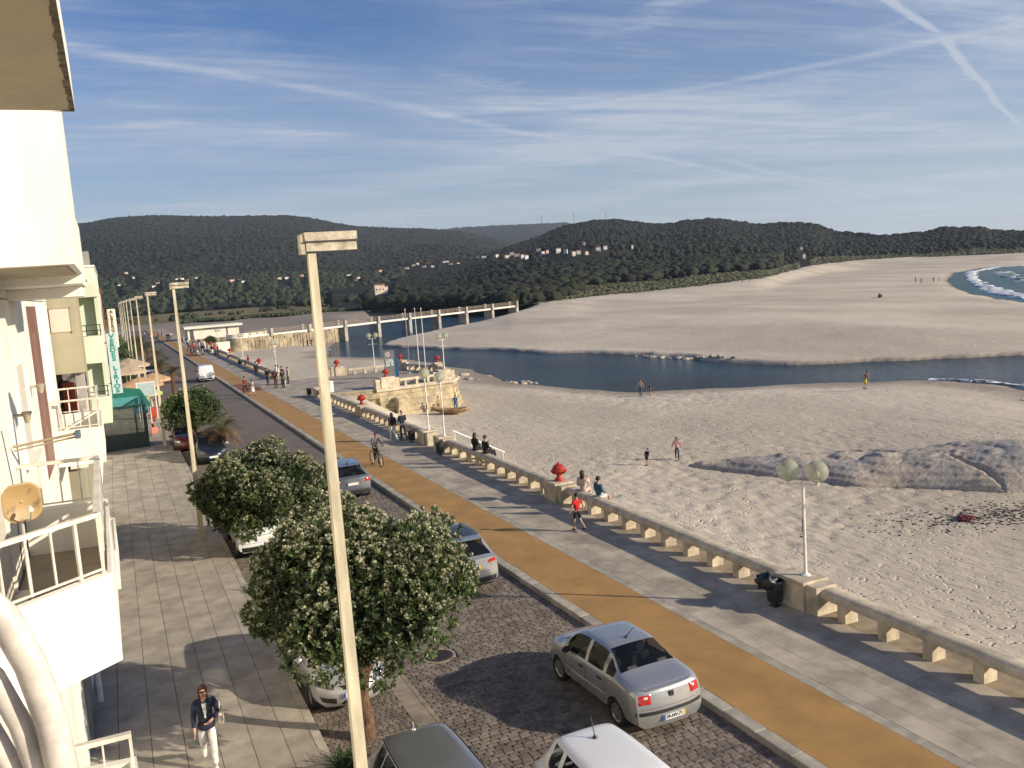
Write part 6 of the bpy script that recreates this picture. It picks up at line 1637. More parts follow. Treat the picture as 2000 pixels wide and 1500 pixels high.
for a, b in ((x0 + 0.05, 0.70), (0.80, x1 - 0.05)):
    MB().box(a, b, y0 - 0.02, y0 + 0.02, 0.02, 0.90).build('lower_panel', M_gframe, cf); MB().box(a, b, y0 - 0.006, y0 + 0.006, 1.0, hh - 0.05).build('pane', M_cafeg, cf)
for a, b in ((y0 + 0.05, 61.95), (62.05, 63.95), (64.05, y1 - 0.05)):
    MB().box(x1 - 0.02, x1 + 0.02, a, b, 0.02, 0.90).build('lower_panel', M_gframe, cf); MB().box(x1 - 0.006, x1 + 0.006, a, b, 1.0, hh - 0.05).build('pane', M_cafeg, cf)
M_turq = mat('turquoise wall', (0.06, 0.27, 0.27), 0.7, 0.08); MB().box(x0 - 0.2, x1 - 0.2, 66.3, 66.4, 1.9, 2.7).build('turquoise_blind', M_turq, cf)
M_awn = mat('awning green', (0.012, 0.155, 0.10), 0.7, 0.12, 2)
aw = thing('awning', 'sloping green canvas awning above the cafe', 'awning', (0, 0, 0))
MB().add([(-1.2, 66.8, 2.75), (-1.2, 70.0, 3.35), (1.4, 70.0, 2.85), (1.9, 66.8, 2.05), (-1.2, 66.8, 2.72), (-1.2, 70.0, 3.32), (1.4, 70.0, 2.82), (1.9, 66.8, 2.02)], [(0, 1, 2, 3), (7, 6, 5, 4), (0, 3, 7, 4), (1, 5, 6, 2), (0, 4, 5, 1), (2, 6, 7, 3)]).build('canvas', M_awn, aw)
MB().add([(-1.2, 66.78, 2.73), (1.9, 66.78, 2.03), (1.9, 66.78, 1.80), (-1.2, 66.78, 2.50)], [(0, 1, 2, 3)]).build('valance', M_awn, aw); MB().tube([(1.85, 66.9, 0), (1.85, 66.9, 2.02)], 0.03, 8).tube([(1.35, 69.9, 0), (1.35, 69.9, 2.8)], 0.03, 8).build('posts', M_whitem, aw)
sc2 = thing('wind_screen', 'pale blue glass wind screen behind the green awning', 'screen', (0, 0, 0))
MB().box(1.3, 2.5, 74.0, 74.05, 1.9, 2.9).build('pane', mat('screen pale', (0.40, 0.50, 0.50), 0.2, 0.05), sc2); MB().box(1.22, 2.58, 73.98, 74.07, 2.9, 2.98).box(1.22, 1.29, 73.98, 74.07, 0, 2.9).box(2.51, 2.58, 73.98, 74.07, 0, 2.9).build('frame', M_whitem, sc2)
def parasol(x, y, z, rad, m, label, n=8, m2=None):
    t = thing('parasol', label, 'parasol', (x, y, 0), rnd.uniform(0, 0.6), 'cafe parasols')
    mb = MB(); prof = [(0.06, z + rad * 0.36), (rad * 0.35, z + rad * 0.27), (rad, z), (rad, z - 0.22)]
    for k in range(n):
        a0, a1 = 2 * math.pi * k / n, 2 * math.pi * (k + 1) / n; am = (a0 + a1) / 2
        mb.cur = k % 2 if m2 else 0
        for (r0, z0), (r1, z1) in zip(prof[:-1], prof[1:]):
            for (b0, b1, s0, s1) in ((a0, am, 1.0, 0.95), (am, a1, 0.95, 1.0)):
                mb.add([(r0 * s0 * math.cos(b0), r0 * s0 * math.sin(b0), z0), (r0 * s1 * math.cos(b1), r0 * s1 * math.sin(b1), z0), (r1 * s1 * math.cos(b1), r1 * s1 * math.sin(b1), z1), (r1 * s0 * math.cos(b0), r1 * s0 * math.sin(b0), z1)], [(0, 3, 2, 1)])
    mb.build('canopy', [m, m2] if m2 else m, t)
    MB().tube([(0, 0, 0), (0, 0, z + rad * 0.38)], 0.03, 8).build('pole', M_whitem, t); MB().box(-0.3, 0.3, -0.3, 0.3, 0, 0.08).build('foot', M_dark, t)
M_canv = mat('beige canvas', (0.52, 0.33, 0.18), 0.85, 0.12, 2.5); M_canv2 = mat('sand canvas', (0.48, 0.38, 0.25), 0.85, 0.10, 2.5)
parasol(1.7, 83.0, 2.05, 1.9, M_canv, 'large beige parasol nearest to the green awning')
parasol(3.0, 88.5, 2.0, 1.6, M_canv, 'beige parasol at the kerb behind the third tall lamp')
parasol(0.8, 91.0, 2.75, 1.9, M_canv2, 'sand coloured parasol behind the large beige one')
parasol(1.2, 98.0, 2.9, 2.0, M_canv2, 'farthest sand coloured parasol under the signs')
parasol(2.3, 76.5, 1.9, 0.9, mat('lime canvas', (0.42, 0.52, 0.12), 0.8, 0.1), 'small green and yellow striped parasol beside the awning', 8, mat('pale yellow canvas', (0.62, 0.55, 0.30), 0.8, 0.1))
M_pinkc = mat('pink plastic', (0.66, 0.22, 0.15), 0.5, 0.06); M_cst = mat('chair steel', (0.35, 0.34, 0.32), 0.4, 0.05)
def cafe_chair(x, y, rz, label):
    t = thing('cafe_chair', label, 'chair', (x, y, 0), rz, 'pink cafe chairs')
    MB().box(-0.21, 0.21, -0.2, 0.22, 0.43, 0.46).build('seat', M_pinkc, t, bevel=0.01); MB().obox((0, -0.23, 0.70), (0.42, 0.03, 0.42), 0, 0.18).build('backrest', M_pinkc, t, bevel=0.01)
    for a in (-1, 1):
        for b in (-1, 1): MB().tube([(a * 0.18, b * 0.18, 0.44), (a * 0.2, b * 0.21, 0)], 0.013, 6).build('leg', M_cst, t)
cafe_chair(1.75, 62.6, 0.4, 'pink cafe chair left of the third tall lamp, turned to the glass'); cafe_chair(2.05, 64.6, -1.2, 'pink cafe chair farther along beside the glass enclosure'); cafe_chair(1.9, 68.5, 2.0, 'pink cafe chair under the green awning')
pt = thing('red_planter', 'red square planter under the striped parasol', 'planter', (2.3, 74.8, 0))
MB().add([(a * s, b * s, z) for z, s in ((0.0, 0.26), (0.85, 0.34)) for a, b in ((-1, -1), (1, -1), (1, 1), (-1, 1))], [(0, 3, 2, 1), (0, 1, 5, 4), (1, 2, 6, 5), (2, 3, 7, 6), (3, 0, 4, 7), (4, 5, 6, 7)]).build('tub', mat('planter red', (0.50, 0.06, 0.03), 0.6, 0.1), pt)
bl_ = thing('blue_banner', 'bright blue banner hanging behind the striped parasol', 'banner', (1.5, 75.5, 0)); MB().box(-0.6, 0.4, 0, 0.03, 0.4, 1.9).build('cloth', mat('banner blue', (0.01, 0.16, 0.28), 0.7, 0.1), bl_); MB().tube([(-0.6, 0.02, 0), (-0.6, 0.02, 2.0)], 0.025, 6).build('pole', M_dark, bl_)

# ------------------------------------------------------------------ tall street lamps
M_post = mat('lamp post paint', (0.60, 0.53, 0.38), 0.65, 0.16, 1.2, stretch=(4, 4, 0.6), fine=0.08, bump=0.2)
M_lhead = mat('lamp head weathered', (0.52, 0.46, 0.35), 0.7, 0.22, 7, fine=0.1)
def post_mesh():
    mb = MB(); prof = [(0.098, 0.0), (0.092, 0.9), (0.074, 3.0), (0.046, 9.45)]
    for (r0, z0), (r1, z1) in zip(prof[:-1], prof[1:]):
        mb.add([(a * r0, b * r0, z0) for a, b in ((-1, -1), (1, -1), (1, 1), (-1, 1))] + [(a * r1, b * r1, z1) for a, b in ((-1, -1), (1, -1), (1, 1), (-1, 1))], [(0, 1, 5, 4), (1, 2, 6, 5), (2, 3, 7, 6), (3, 0, 4, 7)])
    return mb.mesh('pole', M_post)
POST = post_mesh()
HEADU = MB().box(-0.08, 0.545, -0.10, 0.10, 9.59, 9.69).mesh('head_top', M_lhead); HEADL = MB().box(-0.07, 0.535, -0.09, 0.09, 9.47, 9.573).mesh('head_bottom', M_lhead)
SLIT = MB().box(-0.095, 0.56, -0.11, 0.11, 9.574, 9.589).mesh('head_seam', M_dark); CLAMP = MB().box(-0.13, -0.081, -0.08, 0.08, 9.44, 9.67).mesh('clamp', M_lhead)
where = ['nearest tall cream street lamp crossing the picture', 'second tall street lamp behind the bushy trees', 'third tall street lamp beside the cafe', 'fourth tall street lamp by the parasols'] + ['%s tall street lamp in the receding row' % w_ for w_ in ('fifth', 'sixth', 'seventh', 'eighth', 'ninth', 'tenth')]
for k in range(10):
    t = thing('street_lamp', where[k], 'street lamp', (2.25, 10.62 + 24.5 * k, 0), rnd.uniform(-0.03, 0.03), 'tall street lamps along the left pavement')
    place('pole', POST, t); h_ = place('head_top', HEADU, t); place('head_bottom', HEADL, t); place('head_seam', SLIT, t); place('clamp', CLAMP, t)
    if k == 0: MB().box(0.055, 0.105, -0.05, 0.03, 7.78, 7.92).build('junction_box', M_whitem, t, bevel=0.01)
# ================================================================== people
SKIN = mat('skin', (0.46, 0.27, 0.18), 0.55, 0.06, 8)
SKIN2 = mat('skin tanned', (0.33, 0.18, 0.11), 0.55, 0.06, 8)
def cloth(name, col): return mat('cloth ' + name, col, 0.85, 0.15, 9, bump=0.4, bscale=60)
CL = {k: cloth(k, v) for k, v in dict(black=(0.012, 0.012, 0.014), navy=(0.015, 0.020, 0.045), white=(0.72, 0.70, 0.66), red=(0.50, 0.012, 0.015), pink=(0.60, 0.28, 0.27), denim=(0.045, 0.11, 0.18), grey=(0.12, 0.12, 0.125), cream=(0.60, 0.52, 0.40),
      jeans=(0.04, 0.06, 0.10), yellow=(0.62, 0.60, 0.05), brown=(0.12, 0.06, 0.035), magenta=(0.50, 0.03, 0.10), blue=(0.05, 0.12, 0.30), green=(0.10, 0.25, 0.12), maroon=(0.16, 0.02, 0.03), blush=(0.62, 0.44, 0.36), orange=(0.5, 0.14, 0.04)).items()}
HAIR = {k: mat('hair ' + k, v, 0.5, 0.2, 30, bump=0.5, bscale=80) for k, v in dict(dark=(0.012, 0.008, 0.006), brown=(0.055, 0.025, 0.012), auburn=(0.11, 0.04, 0.018), grey=(0.30, 0.29, 0.27)).items()}
M_shoe = mat('shoe dark', (0.03, 0.025, 0.02), 0.6, 0.1); M_shoew = mat('shoe white', (0.70, 0.68, 0.62), 0.6, 0.1)

def skin_mesh(name, joints, edges, radii, m, parent, root=0, sub=2):
    me = bpy.data.meshes.new(name)
    me.from_pydata([tuple(j) for j in joints], edges, []); me.materials.append(m)
    o = place(name, me, parent)
    md = o.modifiers.new('skin', 'SKIN'); md.use_smooth_shade = True; md.branch_smoothing = 0.3
    sl = me.skin_vertices[0].data if me.skin_vertices else None
    if sl is None:
        bmx = bmesh.new(); bmx.from_mesh(me); bmx.verts.layers.skin.verify(); bmx.to_mesh(me); bmx.free(); sl = me.skin_vertices[0].data
    for i, r in enumerate(radii):
        sl[i].radius = r if isinstance(r, tuple) else (r, r)
        sl[i].use_root = (i == root)
    sb = o.modifiers.new('smooth', 'SUBSURF'); sb.levels = sub; sb.render_levels = sub
    return o

def rot2(p, c, a, ax):
    """rotate point p about c by angle a around x (pitch, bends forward) or z"""
    x, y, z = p[0] - c[0], p[1] - c[1], p[2] - c[2]; ca, sa = math.cos(a), math.sin(a)
    if ax == 'x': y, z = y * ca - z * sa, y * sa + z * ca
    elif ax == 'y': x, z = x * ca + z * sa, -x * sa + z * ca
    else: x, y = x * ca - y * sa, x * sa + y * ca
    return (x + c[0], y + c[1], z + c[2])

def pose_points(kind, arms='down', stride=0.0, lean=0.0):
    """joints of a figure 1.70 m tall facing +y, feet on z = 0 (or hips at the seat for sitters)"""
    J = {}
    hipz = 0.92
    J['pelvis'] = (0, 0, 0.95); J['waist'] = (0, 0, 1.10); J['chest'] = (0, 0.0, 1.30); J['neck'] = (0, -0.01, 1.46); J['chin'] = (0, 0.02, 1.54); J['head'] = (0, 0.02, 1.60); J['crown'] = (0, 0.005, 1.66)
    for s, n in ((-1, 'l'), (1, 'r')):
        J['sh' + n] = (s * 0.165, -0.01, 1.40); J['el' + n] = (s * 0.215, -0.03, 1.13); J['wr' + n] = (s * 0.22, 0.04, 0.90); J['ha' + n] = (s * 0.22, 0.07, 0.81)
        J['hi' + n] = (s * 0.085, 0, 0.90); J['kn' + n] = (s * 0.095, 0.015, 0.49); J['an' + n] = (s * 0.095, -0.03, 0.075); J['to' + n] = (s * 0.105, 0.12, 0.035)
    if kind == 'walk':
        for s, n in ((1, 'l'), (-1, 'r')):
            a = stride * s
            hp = J['hi' + n]
            J['kn' + n] = rot2(J['kn' + n], hp, a, 'x'); kn = J['kn' + n]
            bend = -0.55 if s * stride < 0 else -0.08
            base = (kn[0], kn[1] - 0.03, kn[2] - 0.415)
            J['an' + n] = rot2(rot2(base, kn, a, 'x'), kn, bend, 'x')
            an = J['an' + n]; J['to' + n] = (an[0], an[1] + 0.15, an[2] - (0.04 if bend > -0.3 else 0.09))
            sh = J['sh' + n]
            for q in ('el', 'wr', 'ha'): J[q + n] = rot2(J[q + n], sh, -a * 0.8, 'x')
        low = min(J['tol'][2], J['tor'][2], J['anl'][2] - 0.05, J['anr'][2] - 0.05)
        for k in J: J[k] = (J[k][0], J[k][1], J[k][2] - low + 0.03)
    if kind == 'sit':
        for s, n in ((-1, 'l'), (1, 'r')):
            J['kn' + n] = (s * 0.11, 0.42, 0.93); J['an' + n] = (s * 0.11, 0.47, 0.53); J['to' + n] = (s * 0.115, 0.62, 0.47)
            J['el' + n] = (s * 0.22, 0.02, 1.14); J['wr' + n] = (s * 0.16, 0.24, 1.06); J['ha' + n] = (s * 0.14, 0.32, 1.04)
    if kind == 'ride':
        c = J['pelvis']
        for k in ('waist', 'chest', 'neck', 'chin', 'head', 'crown', 'shl', 'shr'): J[k] = rot2(J[k], c, -0.45, 'x')
        for k in ('head', 'crown', 'chin'): J[k] = (J[k][0], J[k][1] - 0.02, J[k][2] + 0.02)
        for s, n in ((-1, 'l'), (1, 'r')):
            J['el' + n] = (s * 0.26, 0.36, 1.12); J['wr' + n] = (s * 0.26, 0.55, 1.0); J['ha' + n] = (s * 0.26, 0.61, 0.98)
            d = -1 if n == 'l' else 1
            J['kn' + n] = (s * 0.10, 0.36 if d > 0 else 0.28, 0.72 if d > 0 else 0.52); J['an' + n] = (s * 0.11, 0.16 if d > 0 else 0.10, 0.42 if d > 0 else 0.13); J['to' + n] = (s * 0.11, 0.30 if d > 0 else 0.24, 0.36 if d > 0 else 0.09)
    if lean:
        c = J['pelvis']
        for k in J:
            if k[:2] not in ('hi', 'kn', 'an', 'to') and k != 'pelvis': J[k] = rot2(J[k], c, -lean, 'x')
    if arms == 'folded':
        for s, n in ((-1, 'l'), (1, 'r')):
            sh = J['sh' + n]; J['el' + n] = (s * 0.22, 0.03, sh[2] - 0.26); J['wr' + n] = (s * 0.04, 0.19, sh[2] - 0.25); J['ha' + n] = (-s * 0.04, 0.20, sh[2] - 0.23)
    if arms == 'up':
        sh = J['shr']; J['elr'] = (0.22, 0.12, sh[2] - 0.20); J['wrr'] = (0.14, 0.22, sh[2] + 0.02); J['har'] = (0.10, 0.22, sh[2] + 0.10)
    if arms == 'bag':
        sh = J['shr']; J['elr'] = (0.25, 0.02, sh[2] - 0.27); J['wrr'] = (0.12, 0.20, sh[2] - 0.33); J['har'] = (0.05, 0.23, sh[2] - 0.36)
    if arms == 'bagl':
        sh = J['shl']; J['ell'] = (-0.25, 0.02, sh[2] - 0.27); J['wrl'] = (-0.12, 0.20, sh[2] - 0.33); J['hal'] = (-0.05, 0.23, sh[2] - 0.36)
    if arms == 'out':
        for s, n in ((-1, 'l'), (1, 'r')):
            J['el' + n] = (s * 0.30, -0.03, J['sh' + n][2] - 0.24); J['wr' + n] = (s * 0.36, 0.03, J['sh' + n][2] - 0.46); J['ha' + n] = (s * 0.37, 0.05, J['sh' + n][2] - 0.54)
    return J

def person(label, loc, rz, h=1.70, kind='stand', top='black', bottom='jeans', hair='dark', arms='down', stride=0.35, lean=0.0, sleeves=True, shorts=False, skirt=False, bare=False, longhair=False, shoes=None, skinm=None, group=None, fingers=False, female=False, sub=2, hood=False, coat=0.0):
    k = h / 1.70
    t = thing('person', label, 'person', loc, rz, group, k)
    J = pose_points(kind, arms, stride, lean)
    sk = skinm or SKIN
    names = ['pelvis', 'waist', 'chest', 'neck', 'chin', 'head', 'crown', 'shl', 'ell', 'wrl', 'hal', 'shr', 'elr', 'wrr', 'har', 'hil', 'knl', 'anl', 'tol', 'hir', 'knr', 'anr', 'tor']
    ix = {n: i for i, n in enumerate(names)}
    E_ = [('pelvis', 'waist'), ('waist', 'chest'), ('chest', 'neck'), ('neck', 'chin'), ('chin', 'head'), ('head', 'crown'), ('chest', 'shl'), ('shl', 'ell'), ('ell', 'wrl'), ('wrl', 'hal'), ('chest', 'shr'), ('shr', 'elr'), ('elr', 'wrr'), ('wrr', 'har'), ('pelvis', 'hil'), ('hil', 'knl'), ('knl', 'anl'), ('anl', 'tol'), ('pelvis', 'hir'), ('hir', 'knr'), ('knr', 'anr'), ('anr', 'tor')]
    rad = dict(pelvis=(0.135, 0.10), waist=(0.118, 0.085), chest=(0.145, 0.10), neck=0.050, chin=(0.060, 0.066), head=(0.080, 0.098), crown=(0.052, 0.066))
    for n in 'lr': rad.update({'sh' + n: 0.060, 'el' + n: 0.042, 'wr' + n: 0.030, 'ha' + n: (0.022, 0.038), 'hi' + n: 0.085, 'kn' + n: 0.056, 'an' + n: 0.038, 'to' + n: (0.038, 0.025)})
    def slim(ns, f):
        for n in ns: rad[n] = tuple(q * f for q in rad[n]) if isinstance(rad[n], tuple) else rad[n] * f
    if top and not bare: slim(['waist', 'chest'], 0.72); slim(['shl', 'shr'], 0.70); slim(['ell', 'elr'], 0.80 if sleeves else 1.0)
    slim(['pelvis'], 0.74)
    if not skirt: slim(['hil', 'hir'], 0.74)
    if not shorts and not skirt: slim(['knl', 'knr'], 0.78)
    P_ = [J[n] for n in names]; R2 = [rad[n] for n in names]; EE = [(ix[a], ix[b]) for a, b in E_]
    if fingers:
        for n, s in (('l', -1), ('r', 1)):
            hd = Vector(J['ha' + n]); d = (hd - Vector(J['wr' + n])).normalized(); sd_ = d.cross(Vector((0, 1, 0))); sd_ = sd_.normalized() if sd_.length > 0.1 else Vector((1, 0, 0)); pl = d.cross(sd_)
            for q, ln in ((-1.5, 0.060), (-0.5, 0.074), (0.5, 0.070), (1.5, 0.055)):
                b0 = hd + pl * q * 0.019 + d * 0.02; b1 = b0 + d * ln * 0.55 + sd_ * 0.006; b2 = b1 + d * ln * 0.4 + sd_ * 0.022
                i0 = len(P_); P_ += [tuple(b0), tuple(b1), tuple(b2)]; R2 += [0.0095, 0.0085, 0.007]; EE += [(ix['ha' + n], i0), (i0, i0 + 1), (i0 + 1, i0 + 2)]
            th = hd - d * 0.035 - pl * 0.035; i0 = len(P_); P_ += [tuple(th - pl * 0.012), tuple(th - pl * 0.03 + d * 0.035)]; R2 += [0.010, 0.008]; EE += [(ix['ha' + n], i0), (i0, i0 + 1)]
    skin_mesh('body', P_, EE, R2, sk, t, 0, sub)
    # face
    hd = Vector(J['head']); cr = Vector(J['crown'])
    fc = MB(); fc.add([tuple(hd + Vector(p)) for p in ((-0.012, 0.092, -0.022), (0.012, 0.092, -0.022), (0, 0.118, -0.018), (0, 0.096, 0.018))], [(0, 1, 2), (0, 2, 3), (1, 3, 2), (0, 3, 1)])
    fc.build('nose', sk, t)
    ey = MB()
    for s in (-1, 1): ey.ball(tuple(hd + Vector((s * 0.031, 0.083, 0.012))), 0.011, 8, 6)
    ey.build('eyes', CL['black'], t)
    MB().obox(tuple(hd + Vector((0, 0.090, -0.048))), (0.045, 0.012, 0.010)).build('mouth', mat('lips', (0.35, 0.10, 0.08), 0.5, 0.05), t)
    # hair: cap over the skull, longer at the back when the photo shows it long
    v, f = ICO[2]; q = v * np.array([0.092, 0.108, 0.112]); low = q[:, 1] > 0.035
    q[:, 2] = np.where(low & (q[:, 2] < 0.045), 0.045 + 0.01 * npr.rand(len(q)), q[:, 2]); q[:, 2] = np.maximum(q[:, 2], -0.05)
    q = q * (1 + 0.05 * (npr.rand(len(q), 1) - 0.5))
    if longhair:
        bk = q[:, 1] < 0.02; q[:, 2] = np.where(bk & (q[:, 2] < 0.0), q[:, 2] * 4.6, q[:, 2]); q[:, 0] = np.where(bk & (q[:, 2] < -0.02), q[:, 0] * 1.05, q[:, 0])
    place('hair', np_mesh('hair', q, f, [HAIR[hair]], None, True), t, tuple(hd + Vector((0, -0.012, 0.022))))
    g = lambda *n: [J[x] for x in n]
    # clothing
    if top and not bare:
        arms_n = []
        pts = [J['pelvis'], J['waist'], J['chest'], J['shl'], J['shr'], tuple(Vector(J['chest']).lerp(Vector(J['neck']), 0.62))]; ed = [(0, 1), (1, 2), (2, 3), (2, 4), (2, 5)]; rr = [(0.150 + coat, 0.118 + coat), (0.135 + coat * .7, 0.105 + coat * .6), (0.162, 0.122), 0.078, 0.078, (0.075, 0.068)]
        for n, b_ in (('l', 3), ('r', 4)):
            pts.append(J['el' + n] if sleeves else tuple(Vector(J['sh' + n]).lerp(Vector(J['el' + n]), 0.75))); rr.append(0.058 if sleeves else 0.060); ed.append((b_, len(pts) - 1))
            if sleeves: pts.append(tuple(Vector(J['el' + n]).lerp(Vector(J['wr' + n]), 0.95))); rr.append(0.047); ed.append((len(pts) - 2, len(pts) - 1))
        if coat:
            pts.append((J['pelvis'][0], J['pelvis'][1], J['pelvis'][2] - 0.16)); rr.append((0.165 + coat, 0.13 + coat)); ed.append((0, len(pts) - 1))
        skin_mesh('jacket' if sleeves else 'shirt', pts, ed, rr, CL[top], t, 1, sub)
    if hood: MB().ball(tuple(Vector(J['neck']) + Vector((0, -0.085, -0.02))), 0.095, 12, 8, (1.1, 0.6, 0.9)).build('hood', CL[top], t, smooth=180)
    if skirt:
        pe = J['pelvis']; MB().lathe([(0.125, 0.16), (0.16, 0.0), (0.19, -0.2), (0.22, -0.42), (0.20, -0.43), (0.12, -0.1)], pe, 18, False).build('skirt', CL[bottom], t, smooth=60)
    else:
        pts = [J['pelvis'], J['hil'], J['hir'], (J['waist'][0], J['waist'][1], J['pelvis'][2] + 0.05 if kind != 'sit' else J['pelvis'][2] + 0.08)]; ed = [(0, 1), (0, 2), (0, 3)]; rr = [(0.145, 0.112), 0.098, 0.098, (0.128, 0.098)]
        for n, b_ in (('l', 1), ('r', 2)):
            if shorts: pts.append(tuple(Vector(J['hi' + n]).lerp(Vector(J['kn' + n]), 0.82))); rr.append(0.090); ed.append((b_, len(pts) - 1))
            else:
                pts.append(J['kn' + n]); rr.append(0.072); ed.append((b_, len(pts) - 1))
                pts.append(tuple(Vector(J['kn' + n]).lerp(Vector(J['an' + n]), 0.93))); rr.append(0.060); ed.append((len(pts) - 2, len(pts) - 1))
        skin_mesh('trousers' if not shorts else 'shorts', pts, ed, rr, CL[bottom], t, 0, sub)
    if shoes is not False:
        for n in 'lr':
            a, b_ = Vector(J['an' + n]), Vector(J['to' + n]); d = (b_ - a)
            MB().tube([a + Vector((0, -0.05, -0.03)), a + d * 0.35 + Vector((0, 0, 0.0)), a + d * 0.9 + Vector((0, 0, 0.005)), a + d * 1.25], [0.040, 0.052, 0.046, 0.022], 10).build('shoe', shoes or M_shoe, t, smooth=60)
    return t
S0 = 0.678 - 0.86     # sitting height: hips rest on the rail

# --- woman in the left foreground
w = person('woman in navy blazer and white trousers walking towards the viewer on the left pavement', (0.80, 17.42, 0.0), math.pi - 0.06, 1.68, 'walk', 'navy', 'white', 'auburn', 'bagl', 0.28, 0, True, longhair=True, shoes=M_shoew, fingers=True, coat=0.035)
J = pose_points('walk', 'bagl', 0.28)
hd = Vector(J['head'])
MB().obox(tuple(hd + Vector((0, 0.092, 0.012))), (0.120, 0.016, 0.030)).build('sunglasses', M_ink, w, bevel=0.006)
ch = Vector(J['chest']); MB().add([tuple(ch + Vector(p)) for p in ((-0.045, 0.128, 0.09), (0.045, 0.128, 0.09), (0.012, 0.142, -0.20), (-0.012, 0.142, -0.20), (-0.045, 0.10, 0.09), (0.045, 0.10, 0.09), (0.012, 0.11, -0.20), (-0.012, 0.11, -0.20))], [(0, 3, 2, 1), (0, 1, 5, 4), (1, 2, 6, 5), (2, 3, 7, 6), (3, 0, 4, 7)]).build('white_blouse', CL['white'], w, smooth=40)
hb = thing('handbag', 'beige shoulder bag carried by the woman in the navy blazer', 'bag', (0.80 + 0.27, 17.44, 0.0), math.pi - 0.06)
v, f = ICO[2]; q = np.sign(v) * np.abs(v) ** 0.6 * np.array([0.07, 0.16, 0.15])
place('pouch', np_mesh('pouch', q, f, [CL['cream']], None, True), hb, (0, 0, 0.98))
MB().tube(arc((0, -0.10, 1.10), (-0.02, 0.0, 1.75), (0, 0.10, 1.10), 12), 0.010, 6).build('strap', CL['white'], hb, smooth=60)

# --- cyclist and bicycle
ang_c = math.pi + 0.12
bk = thing('bicycle', 'mountain bicycle ridden along the ochre cycle path', 'bicycle', (11.50, 43.6, 0.0), ang_c)
M_frame = mat('bicycle frame', (0.10, 0.10, 0.10), 0.4, 0.1); M_spoke = mat('spoke steel', (0.5, 0.5, 0.5), 0.3, 0.05, metal=0.8)
for yy in (-0.42, 0.66):
    wh = bpy.data.objects.new('wheel', None); COL.objects.link(wh); wh.parent = bk; wh.location = (0, yy, 0.34)
    MB().tube([(0, 0.325 * math.cos(a), 0.325 * math.sin(a)) for a in [2 * math.pi * i / 32 for i in range(33)]], 0.022, 8, False).build('tyre', M_tyre, wh, smooth=60)
    sp = MB()
    for i in range(16):
        a = 2 * math.pi * i / 16; sp.tube([(0.02 * (-1) ** i, 0, 0), (0, 0.31 * math.cos(a), 0.31 * math.sin(a))], 0.003, 4)
    sp.tube([(-0.05, 0, 0), (0.05, 0, 0)], 0.022, 8); sp.build('spokes', M_spoke, wh)
fr = MB()
for a, b_, r in (((0, -0.42, 0.34), (0, 0.02, 0.30), 0.012), ((0, -0.42, 0.34), (0, -0.10, 0.76), 0.012), ((0, 0.02, 0.30), (0, -0.14, 0.86), 0.018), ((0, -0.10, 0.76), (0, 0.44, 0.86), 0.018), ((0, 0.02, 0.30), (0, 0.46, 0.76), 0.022), ((0, 0.42, 0.95), (0, 0.49, 0.66), 0.018)): fr.tube([a, b_], r, 8)
fr.build('frame', M_frame, bk, smooth=60)
fk = MB()
for s in (-1, 1): fk.tube([(s * 0.05, 0.49, 0.66), (s * 0.05, 0.66, 0.34)], 0.014, 8)
fk.tube([(-0.05, 0.49, 0.66), (0.05, 0.49, 0.66)], 0.016, 8); fk.build('fork', M_frame, bk, smooth=60)
MB().tube([(0, 0.42, 0.95), (0, 0.45, 1.0)], 0.016, 8).tube([(-0.30, 0.52, 1.0), (-0.1, 0.47, 1.0), (0.1, 0.47, 1.0), (0.30, 0.52, 1.0)], 0.013, 8).build('handlebar', M_frame, bk, smooth=60)
MB().ball((0, -0.16, 0.88), 0.12, 12, 8, (0.6, 1.1, 0.3)).build('saddle', M_trim, bk, smooth=180)
MB().tube([(-0.10, 0.02, 0.30), (0.10, 0.02, 0.30)], 0.014, 8).tube([(0.09, 0.02, 0.30), (0.09, 0.14, 0.38)], 0.012, 6).tube([(-0.09, 0.02, 0.30), (-0.09, -0.10, 0.20)], 0.012, 6).build('crank', M_spoke, bk)
cp = person('cyclist in dark grey jacket riding towards the viewer on the ochre path', (11.50, 43.6, 0.02), ang_c, 1.72, 'ride', 'grey', 'black', 'brown')

# --- couple walking away, backs to the viewer
person('woman with black top and white trousers walking beside a man in navy', (14.28, 49.7, 0), 0.1, 1.66, 'walk', 'black', 'white', 'dark', 'down', 0.18, longhair=True, shoes=M_shoew)
person('tall grey-haired man in navy walking beside the woman in white trousers', (14.78, 49.3, 0), 0.05, 1.80, 'walk', 'navy', 'navy', 'grey', 'folded', 0.12)
# --- two in black sitting on the balustrade
person('seated person in black on the balustrade, left of the pair facing the sea', (15.66, 40.2, S0), -1.2, 1.72, 'sit', 'black', 'black', 'brown', 'down', longhair=True, coat=0.02)
person('seated man in black on the balustrade, right of the pair facing the sea', (15.74, 39.05, S0), -1.3, 1.74, 'sit', 'black', 'black', 'brown', 'down', coat=0.02)
# --- two women beside the near urn
person('long-haired woman in pale pink sitting on the balustrade next to the near urn', (15.74, 29.4, S0), -0.9, 1.66, 'sit', 'blush', 'blush', 'dark', 'up', longhair=True)
person('dark-haired woman in denim jacket and white shorts sitting on the balustrade', (15.80, 28.3, S0), -1.35, 1.62, 'sit', 'denim', 'white', 'dark', 'down', shorts=True, longhair=False, hood=True)
# --- boy in red
person('boy in red shirt and black shorts walking away along the promenade', (14.12, 26.9, 0), 0.15, 1.36, 'walk', 'red', 'black', 'dark', 'out', 0.22, sleeves=False, shorts=True)
